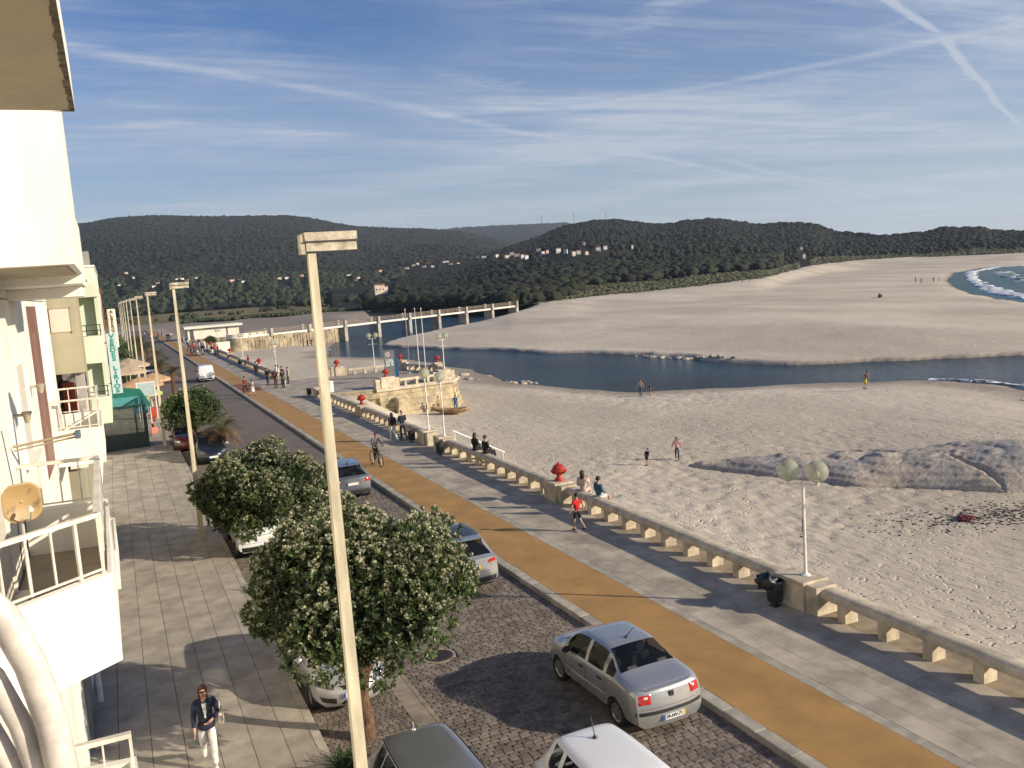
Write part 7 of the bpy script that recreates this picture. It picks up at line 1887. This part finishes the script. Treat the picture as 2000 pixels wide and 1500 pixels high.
# --- group in front of the terrace opening
G = 'people standing on the promenade by the terrace'
for lb, x, y, rz, hh, tp, bt, hr_, kw in (
    ('walker in a long black coat left of the standing group', 14.1, 101.2, 0.4, 1.75, 'black', 'black', 'dark', dict(coat=0.03)),
    ('person in black with pale trousers at the left of the standing group', 13.75, 91.3, 2.4, 1.70, 'black', 'jeans', 'dark', {}),
    ('person in maroon and brown in the middle of the standing group', 13.85, 87.2, 0.2, 1.68, 'maroon', 'brown', 'brown', {}),
    ('man in black with folded arms in the front of the standing group', 14.45, 86.7, 0.4, 1.78, 'black', 'black', 'dark', dict(arms='folded')),
    ('tall person in navy at the right of the standing group', 15.1, 90.6, 2.0, 1.80, 'navy', 'jeans', 'brown', {}),
    ('person in cream coat at the right end of the standing group', 15.55, 90.0, 1.8, 1.70, 'cream', 'brown', 'dark', dict(coat=0.03)),
    ('child in a pale green top among the standing group', 14.75, 87.6, 2.6, 1.20, 'green', 'white', 'brown', {})):
    person(lb, (x, y, 0), rz, hh, 'stand', tp, bt, hr_, group=G, sub=1, **kw)
person('girl in a white dress crossing the ochre path by the road', (10.95, 82.2, 0), -1.4, 1.55, 'walk', 'white', 'white', 'dark', 'down', 0.3, sleeves=False, skirt=True, sub=1)
person('person with dark hair just behind the girl in white', (10.75, 85.6, 0), 0.5, 1.60, 'walk', 'maroon', 'black', 'dark', 'down', 0.25, sub=1)
# --- sitters on the far balustrades
person('person in red sitting on the balustrade by a lamp', (15.6, 118.0, S0), 1.9, 1.68, 'sit', 'red', 'jeans', 'dark', sub=1)
person('person in white sitting on the balustrade behind the standing group, left', (15.6, 97.2, S0), 1.7, 1.66, 'sit', 'white', 'jeans', 'dark', sub=1)
person('person in white sitting on the balustrade behind the standing group, right', (15.6, 95.9, S0), 1.5, 1.64, 'sit', 'white', 'black', 'brown', sub=1)
# --- beach
def sand(x, y): return float(beach_height(np.array([x]), np.array([y]))[0])
def on_sand(lb, x, y, rz, *a, **k): return person(lb, (x, y, sand(x, y) + 0.02), rz, *a, **k)
on_sand('girl in pink jumper and jeans walking on the sand by the rock', 30.6, 44.7, 2.6, 1.40, 'walk', 'pink', 'jeans', 'brown', 'out', 0.2, longhair=True)
on_sand('small child in black bending over on the sand', 28.4, 44.7, -1.2, 1.05, 'stand', 'black', 'black', 'dark', 'down', 0.2, 0.35, shorts=True)
on_sand('bare-chested person walking along the river edge', 45.4, 71.9, -1.0, 1.70, 'walk', None, 'jeans', 'brown', 'out', 0.4, bare=True, skinm=SKIN)
on_sand('child in dark swimwear beside the walker at the river edge', 46.2, 71.5, 1.5, 1.25, 'stand', 'black', 'jeans', 'dark', 'down', sleeves=False, shorts=True)
on_sand('stooping man in yellow shorts on the sand near the river', 59.0, 57.2, -1.35, 1.72, 'walk', None, 'yellow', 'dark', 'down', 0.3, 0.55, bare=True, shorts=True, skinm=SKIN2)
on_sand('bare-chested boy standing below the terrace wall', 26.2, 75.6, 0.6, 1.40, 'stand', None, 'brown', 'dark', 'down', bare=True, shorts=True, skinm=SKIN)
on_sand('person in teal crouching by the boat below the terrace', 27.6, 75.0, -0.4, 1.5, 'stand', 'denim', 'denim', 'dark', 'down', 0, 0.7)
on_sand('person in blue standing at the water under the bridge', 36.3, 163.5, 0.2, 1.6, 'stand', 'blue', 'jeans', 'dark', sub=1)
on_sand('person sitting on the sand beyond the terrace', 20.6, 103.0, 2.2, 1.05, 'stand', 'grey', 'white', 'dark', 'down', 0, 0.5, sub=1)
for i, (dx, lb) in enumerate(((0, 'left'), (1.0, 'middle'), (2.0, 'right'))): on_sand('person in dark clothes below the quay wall, %s of three' % lb, 38.6 + dx * 1.1, 199.5 + dx, 1.0 + i, 1.68, 'stand', 'maroon' if i == 0 else 'black', 'black', 'dark', sub=1, group='three people below the quay wall')
for i, (az, d, lb) in enumerate(((49.05, 338, 'tall figure'), (48.75, 352, 'left of three figures'), (49.7, 343, 'middle of three figures'), (50.0, 345, 'right of three figures'))):
    x, y = polar(az, d); on_sand('%s walking on the far spit by the surf' % lb, float(x), float(y), i * 1.3, 1.8, 'stand', ('brown', 'brown', 'black', 'black')[i], 'black', 'dark', sub=1, group='walkers on the far spit')
for i, (az, d) in enumerate(((38.9, 372), (39.35, 366))):
    x, y = polar(az, d); on_sand('%s figure at the foot of the dune grass' % ('left' if i == 0 else 'right'), float(x), float(y), i, 1.7, 'stand', 'brown', 'black', 'dark', sub=1, group='figures at the dune')
# --- crowd far up the promenade
cols = ['black', 'maroon', 'red', 'navy', 'white', 'cream', 'magenta', 'grey', 'brown', 'blue', 'black', 'orange', 'pink', 'navy', 'blush', 'green']
words = dict(blush='pale pink')
spotsC = [(11.9, 160.5, 'maroon'), (12.2, 157.0, 'black'), (12.6, 163.0, 'red'), (12.9, 158.0, 'grey'), (13.2, 154.2, 'navy'), (13.4, 161.5, 'orange'), (13.7, 156.4, 'brown'), (14.0, 152.5, 'cream'), (14.25, 155.2, 'white'), (14.5, 151.3, 'black'), (14.75, 149.6, 'magenta'), (15.05, 152.2, 'red'), (15.15, 148.9, 'black'),
           (12.6, 176, 'grey'), (13.1, 182, 'cream'), (13.5, 175, 'brown'), (13.9, 180, 'navy'), (14.3, 186, 'blue'), (14.8, 178, 'black'), (15.0, 190, 'white'), (12.8, 197, 'green'), (13.6, 202, 'pink'), (14.2, 208, 'blush'), (11.6, 222, 'navy'), (12.2, 226, 'black'), (13.0, 231, 'cream'), (10.6, 244, 'blue'), (9.2, 250, 'grey'), (11.9, 252, 'black'), (7.8, 256, 'white'), (13.6, 240, 'maroon'), (12.4, 153.4, 'magenta'), (13.0, 166.5, 'white'), (13.3, 169.0, 'maroon'), (14.1, 165.6, 'blue'), (14.6, 160.0, 'blush'), (14.9, 168.0, 'cream'), (12.3, 170.5, 'navy'), (10.0, 238, 'orange'), (8.6, 243, 'maroon'), (12.7, 236, 'blush'), (11.2, 258, 'red'), (9.9, 262, 'cream')]
near_w = lambda y: 'front of the far crowd' if y < 165 else ('middle of the far crowd' if y < 212 else 'back of the far crowd')
seen = {}
for i, (x, y, c_) in enumerate(spotsC):
    sd_ = 'left' if x < 12.9 else ('centre' if x < 14.2 else 'right')
    bt = ['black', 'jeans', 'brown', 'navy', 'white'][(i + i // 10) % 5]
    lb = f'{"walking" if i % 2 else "standing"} person in {words.get(c_, c_)} and {bt}, {sd_} of the {near_w(y)}'
    person(lb, (x, y, 0), rnd.uniform(-3, 3), rnd.uniform(1.6, 1.8), 'walk' if i % 2 else 'stand', c_, bt, ['dark', 'brown', 'dark', 'grey'][i % 4], 'down', 0.25, sub=1, group='crowd far up the promenade')
# ================================================================== trees, plants, rocks
M_bark = mat('bark', (0.15, 0.085, 0.05), 0.9, 0.35, 6, bump=1.0, bscale=30, stretch=(6, 6, 0.8))
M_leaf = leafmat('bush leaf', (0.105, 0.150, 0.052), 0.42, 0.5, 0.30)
M_leafd = leafmat('shaded inner leaf', (0.040, 0.062, 0.022), 0.55, 0.4, 0.2)
M_bud = leafmat('pale flower buds', (0.55, 0.53, 0.36), 0.6, 0.3, 0.3)
M_palm = leafmat('palm frond', (0.085, 0.090, 0.030), 0.55, 0.45, 0.2)
M_palmd = leafmat('dry palm frond', (0.16, 0.095, 0.045), 0.8, 0.4, 0.15)

def leaves(centres, normals, per, ln, wd, spread, seed):
    """rosettes of folded leaves: two quads per leaf"""
    r = np.random.RandomState(seed); n = len(centres) * per
    C_ = np.repeat(centres, per, 0); Nn = np.repeat(normals, per, 0)
    d = Nn + r.normal(0, spread, (n, 3)); d /= np.linalg.norm(d, axis=1, keepdims=True) + 1e-9
    s = np.cross(d, r.normal(0, 1, (n, 3))); s /= np.linalg.norm(s, axis=1, keepdims=True) + 1e-9
    u = np.cross(s, d)
    l = ln * r.uniform(0.7, 1.25, (n, 1)); w = wd * r.uniform(0.8, 1.2, (n, 1))
    b = C_ + d * 0.01
    P_ = np.stack([b, b + d * l * 0.5 + s * w + u * w * 0.35, b + d * l - u * w * 0.3, b + d * l * 0.5 - s * w + u * w * 0.35], 1).reshape(-1, 3)
    i = np.arange(n)[:, None] * 4
    return P_, i + np.array([[0, 1, 2, 3]])

def bushy_tree(label, base, centre, rad, trunk_h, seed, nclump, buds=0.35, leafscale=1.0):
    r = np.random.RandomState(seed)
    t = thing('bushy_tree', label, 'tree', base, 0, 'round bushy trees along the parking bays')
    c = np.array(centre) - np.array(base)
    # trunk and limbs
    mb = MB()
    mb.tube([(0, 0, -0.1), (0.02, 0.02, 0.4), (-0.03, 0.0, trunk_h * 0.7), (c[0] * 0.2, c[1] * 0.2, trunk_h)], [0.19, 0.15, 0.13, 0.14], 12)
    mb.build('trunk', M_bark, t, smooth=60)
    lb = MB()
    for k in range(9):
        a = 2 * math.pi * k / 9 + r.uniform(-0.3, 0.3); q = r.uniform(0.45, 0.75)
        e = (c[0] + math.cos(a) * rad[0] * q, c[1] + math.sin(a) * rad[1] * q, c[2] + r.uniform(-0.3, 0.5) * rad[2])
        m_ = (c[0] * 0.4 + e[0] * 0.35, c[1] * 0.4 + e[1] * 0.35, trunk_h + (e[2] - trunk_h) * 0.45)
        lb.tube([(c[0] * 0.2, c[1] * 0.2, trunk_h - 0.1), m_, e], [0.08, 0.05, 0.02], 7)
    lb.build('limbs', M_bark, t, smooth=60)
    # crown: many lobes on an ellipsoid shell, leaf rosettes spread over every lobe
    nl = 40
    lobes = []
    for k in range(nl):
        ph = r.uniform(0, 2 * math.pi); zz = r.uniform(-0.75, 1.0); s_ = math.sqrt(max(0, 1 - zz * zz)); q = r.uniform(0.56, 0.92)
        lobes.append((c + np.array([s_ * math.cos(ph) * rad[0], s_ * math.sin(ph) * rad[1], zz * rad[2]]) * q, r.uniform(0.45, 1.0) * min(rad) * 0.42))
    cs = []; ns = []; up_ = []
    per_l = nclump // nl
    for (lc, lr) in lobes:
        v = r.normal(0, 1, (per_l, 3)); v /= np.linalg.norm(v, axis=1, keepdims=True)
        p = lc + v * lr * r.uniform(0.8, 1.08, (per_l, 1))
        out = (p - c) / np.array(rad); keep = (np.einsum('ij,ij->i', v, (lc - c)[None] / np.linalg.norm(lc - c)) > -0.35)
        cs.append(p[keep]); ns.append(v[keep] * 0.8 + np.array([0, 0, 0.45]))
    cs = np.concatenate(cs); ns = np.concatenate(ns)
    P_, F_ = leaves(cs, ns, 7, 0.115 * leafscale, 0.024 * leafscale, 0.55, seed + 1)
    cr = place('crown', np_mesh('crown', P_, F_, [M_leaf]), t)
    # inner foliage closing the crown, its shade put into a darker leaf colour
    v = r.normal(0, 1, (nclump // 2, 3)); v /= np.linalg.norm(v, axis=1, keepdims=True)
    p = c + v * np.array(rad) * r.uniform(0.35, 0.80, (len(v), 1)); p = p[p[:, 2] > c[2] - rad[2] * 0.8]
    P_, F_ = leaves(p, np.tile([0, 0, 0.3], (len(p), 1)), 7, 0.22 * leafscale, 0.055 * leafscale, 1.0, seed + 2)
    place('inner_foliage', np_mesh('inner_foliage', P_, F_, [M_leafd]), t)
    # pale bud clusters at the shoot tips, thickest on top and towards the sea
    w = ns[:, 2] * 0.7 + (cs[:, 2] - c[2]) / rad[2] * 0.5 + r.normal(0, 0.45, len(cs))
    pick = np.argsort(-w)[:int(len(cs) * buds)]
    P_, F_ = leaves(cs[pick] + ns[pick] * 0.055, ns[pick], 8, 0.062 * leafscale, 0.026 * leafscale, 0.9, seed + 3)
    place('bud_clusters', np_mesh('bud_clusters', P_, F_, [M_bud]), t)
    return t
bushy_tree('nearest round bushy tree with pale buds, its trunk behind the near lamp post', (3.82, 17.1, ROADZ), (3.92, 17.1, 3.0), (2.25, 2.15, 1.68), 1.35, 21, 7400, 0.50)
bushy_tree('second round bushy tree over the white car', (4.02, 32.6, ROADZ), (4.02, 32.5, 2.02), (2.45, 2.3, 1.5), 0.95, 22, 5600, 0.42, 1.15)
bushy_tree('third smaller dark bushy tree in front of the cafe', (4.0, 56.9, ROADZ), (3.95, 56.6, 2.45), (1.75, 1.7, 1.2), 1.0, 23, 3000, 0.05, 1.25)

def palm(label, base, h, fl, seed, dry=0.3, n=26):
    r = random.Random(seed)
    t = thing('palm', label, 'palm', base, r.uniform(0, 3), 'low palms beside the road')
    MB().lathe([(0.24, -0.1), (0.20, h * 0.3), (0.17, h * 0.8), (0.22, h), (0.10, h + 0.12)], n=12).build('trunk', M_bark, t, smooth=60)
    g, d = MB(), MB()
    for k in range(n):
        a = 2 * math.pi * k * 0.382 + r.uniform(-0.2, 0.2); el = r.uniform(-0.3, 1.15); L_ = fl * r.uniform(0.8, 1.1); tgt = d if el < 0.05 + dry * 0.4 else g
        pts = []
        for i in range(9):
            q = i / 8; rr = L_ * q * math.cos(el) * (1 - 0.15 * q); z = h + L_ * q * math.sin(el) - L_ * 0.55 * q * q
            pts.append(Vector((math.cos(a) * rr, math.sin(a) * rr, z)))
        for i in range(1, 9):
            dr_ = (pts[i] - pts[i - 1]).normalized(); sd_ = dr_.cross(Vector((0, 0, 1))); sd_ = sd_.normalized() if sd_.length > 0.05 else Vector((1, 0, 0))
            for s in (-1, 1):
                for m_ in (0.0, 0.5):
                    p = pts[i - 1].lerp(pts[i], m_); ll = fl * 0.30 * math.sin(math.pi * min(0.97, (i - 1 + m_) / 8 * 0.85 + 0.13))
                    e = p + sd_ * s * ll + dr_ * ll * 0.5 - Vector((0, 0, ll * 0.25))
                    wv = dr_ * 0.022
                    tgt.add([p - wv, p + wv, e], [(0, 1, 2)])
            tgt.add([pts[i - 1] + sd_ * 0.012, pts[i - 1] - sd_ * 0.012, pts[i] - sd_ * 0.008, pts[i] + sd_ * 0.008], [(0, 1, 2, 3)])
    if g.f: g.build('fronds', M_palm, t)
    if d.f: d.build('dry_fronds', M_palmd, t)
palm('brownish palm standing behind the dark parked car', (5.15, 53.0, ROADZ), 1.75, 1.7, 1, 1.2, 30)
palm('palm beside the road left of the white van', (5.0, 94.5, ROADZ), 2.1, 2.0, 2)
palm('palm farther up the road behind the fourth tall lamp', (4.4, 104, ROADZ), 2.4, 2.2, 3, 0.7)
palm('palm beyond the van on the left roadside', (4.8, 122, ROADZ), 2.4, 2.2, 4)
palm('tall palm under the fifth tall lamp', (3.6, 131, ROADZ), 3.0, 2.3, 5)
palm('palm where the road narrows in the distance', (4.6, 146, ROADZ), 2.6, 2.3, 6)
palm('last palm before the crossing in the distance', (4.2, 166, ROADZ), 2.8, 2.4, 7)
def hedge_bush(label, x, y, s, seed, n=700):
    r = np.random.RandomState(seed); t = thing('shrub', label, 'shrub', (x, y, ROADZ), 0, 'dark shrubs along the far left pavement')
    v = r.normal(0, 1, (n, 3)); v /= np.linalg.norm(v, axis=1, keepdims=True); v[:, 2] = np.abs(v[:, 2])
    p = v * np.array([s, s, s * 1.1]) * r.uniform(0.5, 1.0, (n, 1)); P_, F_ = leaves(p, v, 6, 0.22, 0.06, 0.6, seed)
    place('foliage', np_mesh('foliage', P_, F_, [M_leaf]), t); MB().tube([(0, 0, 0), (0, 0, s * 0.8)], [0.1, 0.04], 6).build('stem', M_bark, t)
for i, (x, y, s, lb) in enumerate(((0.6, 112, 1.5, 'yellowish shrub behind the parasols'), (1.5, 128, 2.0, 'round shrub by the fifth tall lamp'), (0.5, 150, 2.6, 'large shrub below the row of lamps'), (2.0, 172, 2.4, 'shrub under the sixth tall lamp'), (3.5, 190, 2.2, 'shrub at the bend of the road'), (0.5, 205, 3.0, 'tall shrub left of the far lamps'), (4.5, 214, 2.0, 'shrub close to the far crossing'), (18.6, 196, 1.3, 'small dark shrub in front of the pavilion wall'))):
    hedge_bush(lb, x, y, s, 60 + i)
def strap_plant(label, x, y, s, n, seed):
    r = random.Random(seed); t = thing('strap_plant', label, 'plant', (x, y, -0.05), 0, 'leafy plants in the parking bay beds'); mb = MB()
    for k in range(n):
        a = r.uniform(0, 6.283); L_ = s * r.uniform(0.6, 1.1); el = r.uniform(0.5, 1.4); ox, oy = r.uniform(-.3, .3) * s, r.uniform(-.3, .3) * s; w = 0.018
        sd_ = Vector((-math.sin(a), math.cos(a), 0)) * w
        P_ = [Vector((ox + math.cos(a) * L_ * q * math.cos(el), oy + math.sin(a) * L_ * q * math.cos(el), L_ * q * math.sin(el) - 0.45 * L_ * q * q)) for q in (0, 0.35, 0.7, 1.0)]
        mb.add([P_[0] + sd_, P_[0] - sd_, P_[1] - sd_, P_[1] + sd_, P_[2] - sd_ * 0.8, P_[2] + sd_ * 0.8, P_[3]], [(0, 1, 2, 3), (3, 2, 4, 5), (5, 4, 6)])
    mb.build('leaves', leafmat('strap leaf', (0.035, 0.085, 0.018), 0.4, 0.4, 0.25), t)
    MB().lathe([(0.3 * s, 0), (0.22 * s, 0.06), (0, 0.08)], n=10, cap=False).build('soil', M_joint, t)
strap_plant('green strap-leaved plant at the foot of the nearest lamp and tree', 3.15, 15.95, 0.75, 170, 3)
strap_plant('small green plant at the kerb left of the nearest tree', 3.10, 27.6, 0.55, 80, 4)

# ------------------------------------------------------------------ the big rock on the beach
def rock_material():
    m = bpy.data.materials.new('beach granite'); m.use_nodes = True
    N = m.node_tree.nodes; L = m.node_tree.links; b = N['Principled BSDF']
    g = N.new('ShaderNodeNewGeometry')
    def nz(s, d, st=None):
        n = N.new('ShaderNodeTexNoise'); n.inputs['Scale'].default_value = s; n.inputs['Detail'].default_value = d; n.inputs['Roughness'].default_value = 0.68
        if st: mp = N.new('ShaderNodeMapping'); mp.inputs['Scale'].default_value = st; mp.inputs['Rotation'].default_value = (0, 0, R_(50)); L.new(g.outputs['Position'], mp.inputs[0]); L.new(mp.outputs[0], n.inputs['Vector'])
        else: L.new(g.outputs['Position'], n.inputs['Vector'])
        return n.outputs[0]
    def rg(v, a, c): r = N.new('ShaderNodeMapRange'); L.new(v, r.inputs[0]); r.inputs[1].default_value = a; r.inputs[2].default_value = c; return r.outputs[0]
    def mx(f, a, c):
        x = N.new('ShaderNodeMix'); x.data_type = 'RGBA'; L.new(f, x.inputs[0])
        for i, v in ((6, a), (7, c)): (L.new(v, x.inputs[i]) if not isinstance(v, tuple) else setattr(x.inputs[i], 'default_value', (*v, 1)))
        return x.outputs[2]
    c = mx(rg(nz(0.30, 8, (0.5, 1.2, 1)), 0.44, 0.58), (0.56, 0.46, 0.34), (0.33, 0.31, 0.29))
    c = mx(rg(nz(2.5, 8, (0.5, 2, 1)), 0.50, 0.78), c, (0.17, 0.16, 0.15))
    c = mx(rg(nz(9, 6), 0.55, 0.8), c, (0.34, 0.28, 0.20))
    L.new(c, b.inputs['Base Color']); b.inputs['Roughness'].default_value = 0.9
    bp = N.new('ShaderNodeBump'); bp.inputs['Strength'].default_value = 1.0; bp.inputs['Distance'].default_value = 0.12; L.new(nz(3.0, 9), bp.inputs['Height']); L.new(bp.outputs[0], b.inputs['Normal'])
    return m
M_rock = rock_material()
def big_rock():
    a = math.atan2(28.0 - 43.4, 44.2 - 30.6); ca, sa = math.cos(a), math.sin(a); cx, cy = 37.3, 35.6
    U_, V__ = np.meshgrid(np.linspace(-10.6, 10.6, 320), np.linspace(-5.6, 5.6, 170), indexing='ij')
    X = cx + U_ * ca - V__ * sa; Y = cy + U_ * sa + V__ * ca
    hw = np.interp(U_, [-10.3, -7, -3, 2, 6, 9.5, 10.4], [0.4, 1.7, 2.9, 4.0, 4.3, 3.2, 0.8]) * (1 + 0.22 * (vnoise(X, Y, 2.6, 71) - 0.5))
    ht = np.interp(U_, [-10.6, -9.5, -6, -2, 3, 7, 9.6, 10.6], [0, 0.30, 0.50, 0.75, 1.1, 1.3, 0.95, 0.0])
    f = np.clip(1 - (np.abs(V__) / hw) ** 2.6, 0, 1) ** 0.7
    z = ht * f
    ridge = 0.20 * np.abs(vnoise(X * 0.8 + Y * 0.3, Y * 0.8 - X * 0.5, 1.6, 72) - 0.5) * 2 + 0.12 * vnoise(X, Y, 0.6, 73) + 0.05 * vnoise(X, Y, 0.22, 74)
    crack = np.exp(-(((U_ * 0.35 + V__ - 1.2 + 0.5 * vnoise(X, Y, 1.5, 75)) / 0.16) ** 2)) * 0.30 * (U_ < 1) + np.exp(-(((U_ - 3.2 + 0.7 * V__ + 0.4 * vnoise(X, Y, 1.0, 76)) / 0.10) ** 2)) * 0.25 * (V__ < -1)
    z = z + (ridge * 0.95 - crack) * f * np.minimum(1, ht * 2)
    led = 0.26; zq = z / led + 0.9 * vnoise(X, Y, 2.2, 77); zt_ = (np.floor(zq) + sstep((zq - np.floor(zq)) / 0.45)) * led - 0.9 * vnoise(X, Y, 2.2, 77) * led
    z = z * 0.72 + zt_ * 0.28 * (f > 0.02)
    Z = beach_height(X, Y, False) - 0.12 + z - (f <= 0.01) * 0.5
    ii = np.arange(U_.size).reshape(U_.shape); F = np.stack([ii[:-1, :-1], ii[1:, :-1], ii[1:, 1:], ii[:-1, 1:]], -1).reshape(-1, 4)
    o = place('boulder', np_mesh('boulder', np.stack([X, Y, Z], -1).reshape(-1, 3), F, [M_rock], None, True))
    tag(o, 'huge flat grey and tan granite rock lying on the beach', 'rock')
big_rock()
def small_rock(x, y, s, seed, label, group, flat=0.55):
    r = np.random.RandomState(seed); v, f = ICO[2]
    q = v * (1 + 0.30 * (r.rand(len(v), 1) - 0.5)) * np.array([s, s * r.uniform(0.6, 1), s * flat])
    z = max(float(beach_height(np.array([x]), np.array([y]), False)[0]), WATER - 0.1)
    o = place('rock', np_mesh('rock', q, f, [M_rock], None, True), None, (x, y, z + s * flat * 0.25), r.uniform(0, 3)); o.data.set_sharp_from_angle(angle=R_(30))
    return tag(o, label, 'rock', group)
r = random.Random(9)
for i in range(26):
    q = i / 25; small_rock(67.6 + q * 2.6 + r.uniform(-.6, .6), 108 - q * 18 + r.uniform(-.7, .7), r.uniform(0.25, 0.6), 100 + i, 'rock of the broken stone row along the spit bank across the river', 'stones along the spit bank')
for i in range(14):
    small_rock(43.2 + r.uniform(-1.2, 1.6), 95 + r.uniform(-2.6, 2.6), r.uniform(0.15, 0.42), 140 + i, 'stone of the small heap at the near river edge', 'stone heap at the river edge')
for i in range(12):
    small_rock(38 + r.uniform(-2.4, 5.5), 103 + r.uniform(-2.0, 7), r.uniform(0.25, 0.9), 170 + i, 'flat stone on the river bank behind the terrace', 'flat stones behind the terrace', 0.3)
# seaweed and litter
M_weed = mat('dry seaweed', (0.07, 0.057, 0.043), 0.9, 0.3, 6)
rr_ = np.random.RandomState(9)
g0, g1 = rr_.normal(0, 1, 1500), rr_.normal(0, 1, 1500)
x = 36.0 + g0 * 2.8; y = 25.8 - g0 * 0.9 + g1 * 0.9
o = canopy('seaweed_patch', np.stack([x, y, beach_height(x, y) + 0.005], -1), rr_.uniform(0.015, 0.075, 1500), M_weed, 0, 0.35, 0.35); tag(o, 'dark patch of seaweed and trampled sand beside the big rock', 'seaweed', kind='stuff')
x = rr_.uniform(17.5, 66, 1100); y = rr_.uniform(14, 95, 1100); k_ = sdf(RIVER, x, y) > 1.5; x, y = x[k_], y[k_]
o = canopy('beach_litter', np.stack([x, y, beach_height(x, y) + 0.004], -1), rr_.uniform(0.012, 0.045, len(x)) * np.where(rr_.rand(len(x)) < 0.1, 1.6, 1), M_weed, 0, 0.35, 0.4); tag(o, 'small dark twigs and weed scattered over the near sand', 'litter', kind='stuff')
def towel(x, y, label, m, seed):
    rr = np.random.RandomState(seed); U_, V__ = np.meshgrid(np.linspace(-.45, .45, 14), np.linspace(-.28, .28, 10), indexing='ij')
    Z = 0.06 + 0.12 * rr.rand(14, 10) * (1 - (U_ / .5) ** 2); ii = np.arange(140).reshape(14, 10); F = np.stack([ii[:-1, :-1], ii[1:, :-1], ii[1:, 1:], ii[:-1, 1:]], -1).reshape(-1, 4)
    o = place('towel', np_mesh('towel', np.stack([U_, V__, Z], -1).reshape(-1, 3), F, [m], None, True), None, (x, y, float(beach_height(np.array([x]), np.array([y]))[0])), 0.4); so = o.modifiers.new('t', 'SOLIDIFY'); so.thickness = 0.03
    tag(o, label, 'towel')
towel(36.9, 25.2, 'crumpled white towel on the sand at the right edge beside seaweed', CL['white'], 1)
towel(33.2, 26.6, 'crumpled dark red cloth on the seaweed right of the rock', CL['maroon'], 2)
towel(63.5, 45.5, 'flat white cloth on the sand near the river mouth', CL['white'], 3)
# rowing boat pulled up under the terrace
bt = thing('rowing_boat', 'small wooden rowing boat pulled up on the sand below the terrace wall', 'boat', (26.6, 73.4, float(beach_height(np.array([26.6]), np.array([73.4]), False)[0]) + 0.02), -0.75)
hull = MB(); n = 14; ring = 7; vs = []
for i in range(n + 1):
    u = i / n * 2 - 1; w = 0.62 * (1 - abs(u) ** 2.6) + 0.02; d = 0.42 * (1 - 0.35 * abs(u) ** 3); zs = 0.16 * u * u
    for k in range(ring):
        a = math.pi * k / (ring - 1); vs.append((u * 1.75, -w * math.cos(a), 0.45 + zs - d * math.sin(a) ** 0.7))
hull.add(vs, [(i * ring + k, i * ring + k + 1, (i + 1) * ring + k + 1, (i + 1) * ring + k) for i in range(n) for k in range(ring - 1)])
ho_ = hull.build('hull', mat('boat wood', (0.40, 0.24, 0.11), 0.7, 0.2, 4), bt, smooth=60); so = ho_.modifiers.new('t', 'SOLIDIFY'); so.thickness = 0.03
for x in (-0.7, 0.3, 1.0): MB().box(x - 0.1, x + 0.1, -0.5, 0.5, 0.36, 0.39).build('thwart', mat('boat bench', (0.48, 0.32, 0.16), 0.7, 0.2, 4), bt)
# log and resting group far out on the spit
x, y = 231.0, 300.0
lg = thing('driftwood_log', 'dark driftwood lying alone on the far spit', 'driftwood', (x, y, float(beach_height(np.array([x]), np.array([y]), False)[0])), -0.5); MB().tube([(-4, 0, 0.25), (0, 0.2, 0.40), (4, 0, 0.3)], [0.35, 0.4, 0.25], 8).build('trunk', M_weed, lg); MB().tube([(1, 0, 0.6), (2, 0.6, 1.4)], [0.2, 0.08], 6).build('branch', M_weed, lg)
x, y = 176.0, 165.0
lg = thing('driftwood_log', 'tangled dark driftwood on the spit nearer the sea', 'driftwood', (x, y, float(beach_height(np.array([x]), np.array([y]), False)[0])), 0.6); MB().tube([(-1.6, 0, 0.3), (0, 0.2, 0.5), (1.6, 0, 0.3)], [0.35, 0.45, 0.3], 8).build('trunk', M_weed, lg); MB().tube([(0, 0, 0.5), (0.8, 0.5, 1.1)], [0.2, 0.06], 6).tube([(-.5, 0, 0.5), (-1.0, -0.4, 0.9)], [0.2, 0.06], 6).build('branch', M_weed, lg)
# fences on the dune edge
M_fence = mat('dune fence wood', (0.20, 0.15, 0.10), 0.9, 0.2, 3)
for i, (a0, a1, d0, d1) in enumerate(((31.2, 32.6, 328, 326), (27.6, 33.0, 318, 342))):
    t = thing('dune_fence', ('low wooden fence on the bare sand' if i == 0 else 'long low wooden fence along the dune grass'), 'fence', (0, 0, 0)); n = 18 if i else 9
    pp = []
    for k in range(n + 1):
        a = a0 + (a1 - a0) * k / n; d = d0 + (d1 - d0) * k / n; x, y = polar(a, d); z = float(beach_height(np.array([x]), np.array([y]), False)[0]); pp.append((float(x), float(y), z)); MB().box(-0.07, 0.07, -0.07, 0.07, -0.3, 1.2).build('post', M_fence, t, loc=(float(x), float(y), z))
    MB().tube([(p[0], p[1], p[2] + 1.0) for p in pp], 0.06, 5).build('rail', M_fence, t)
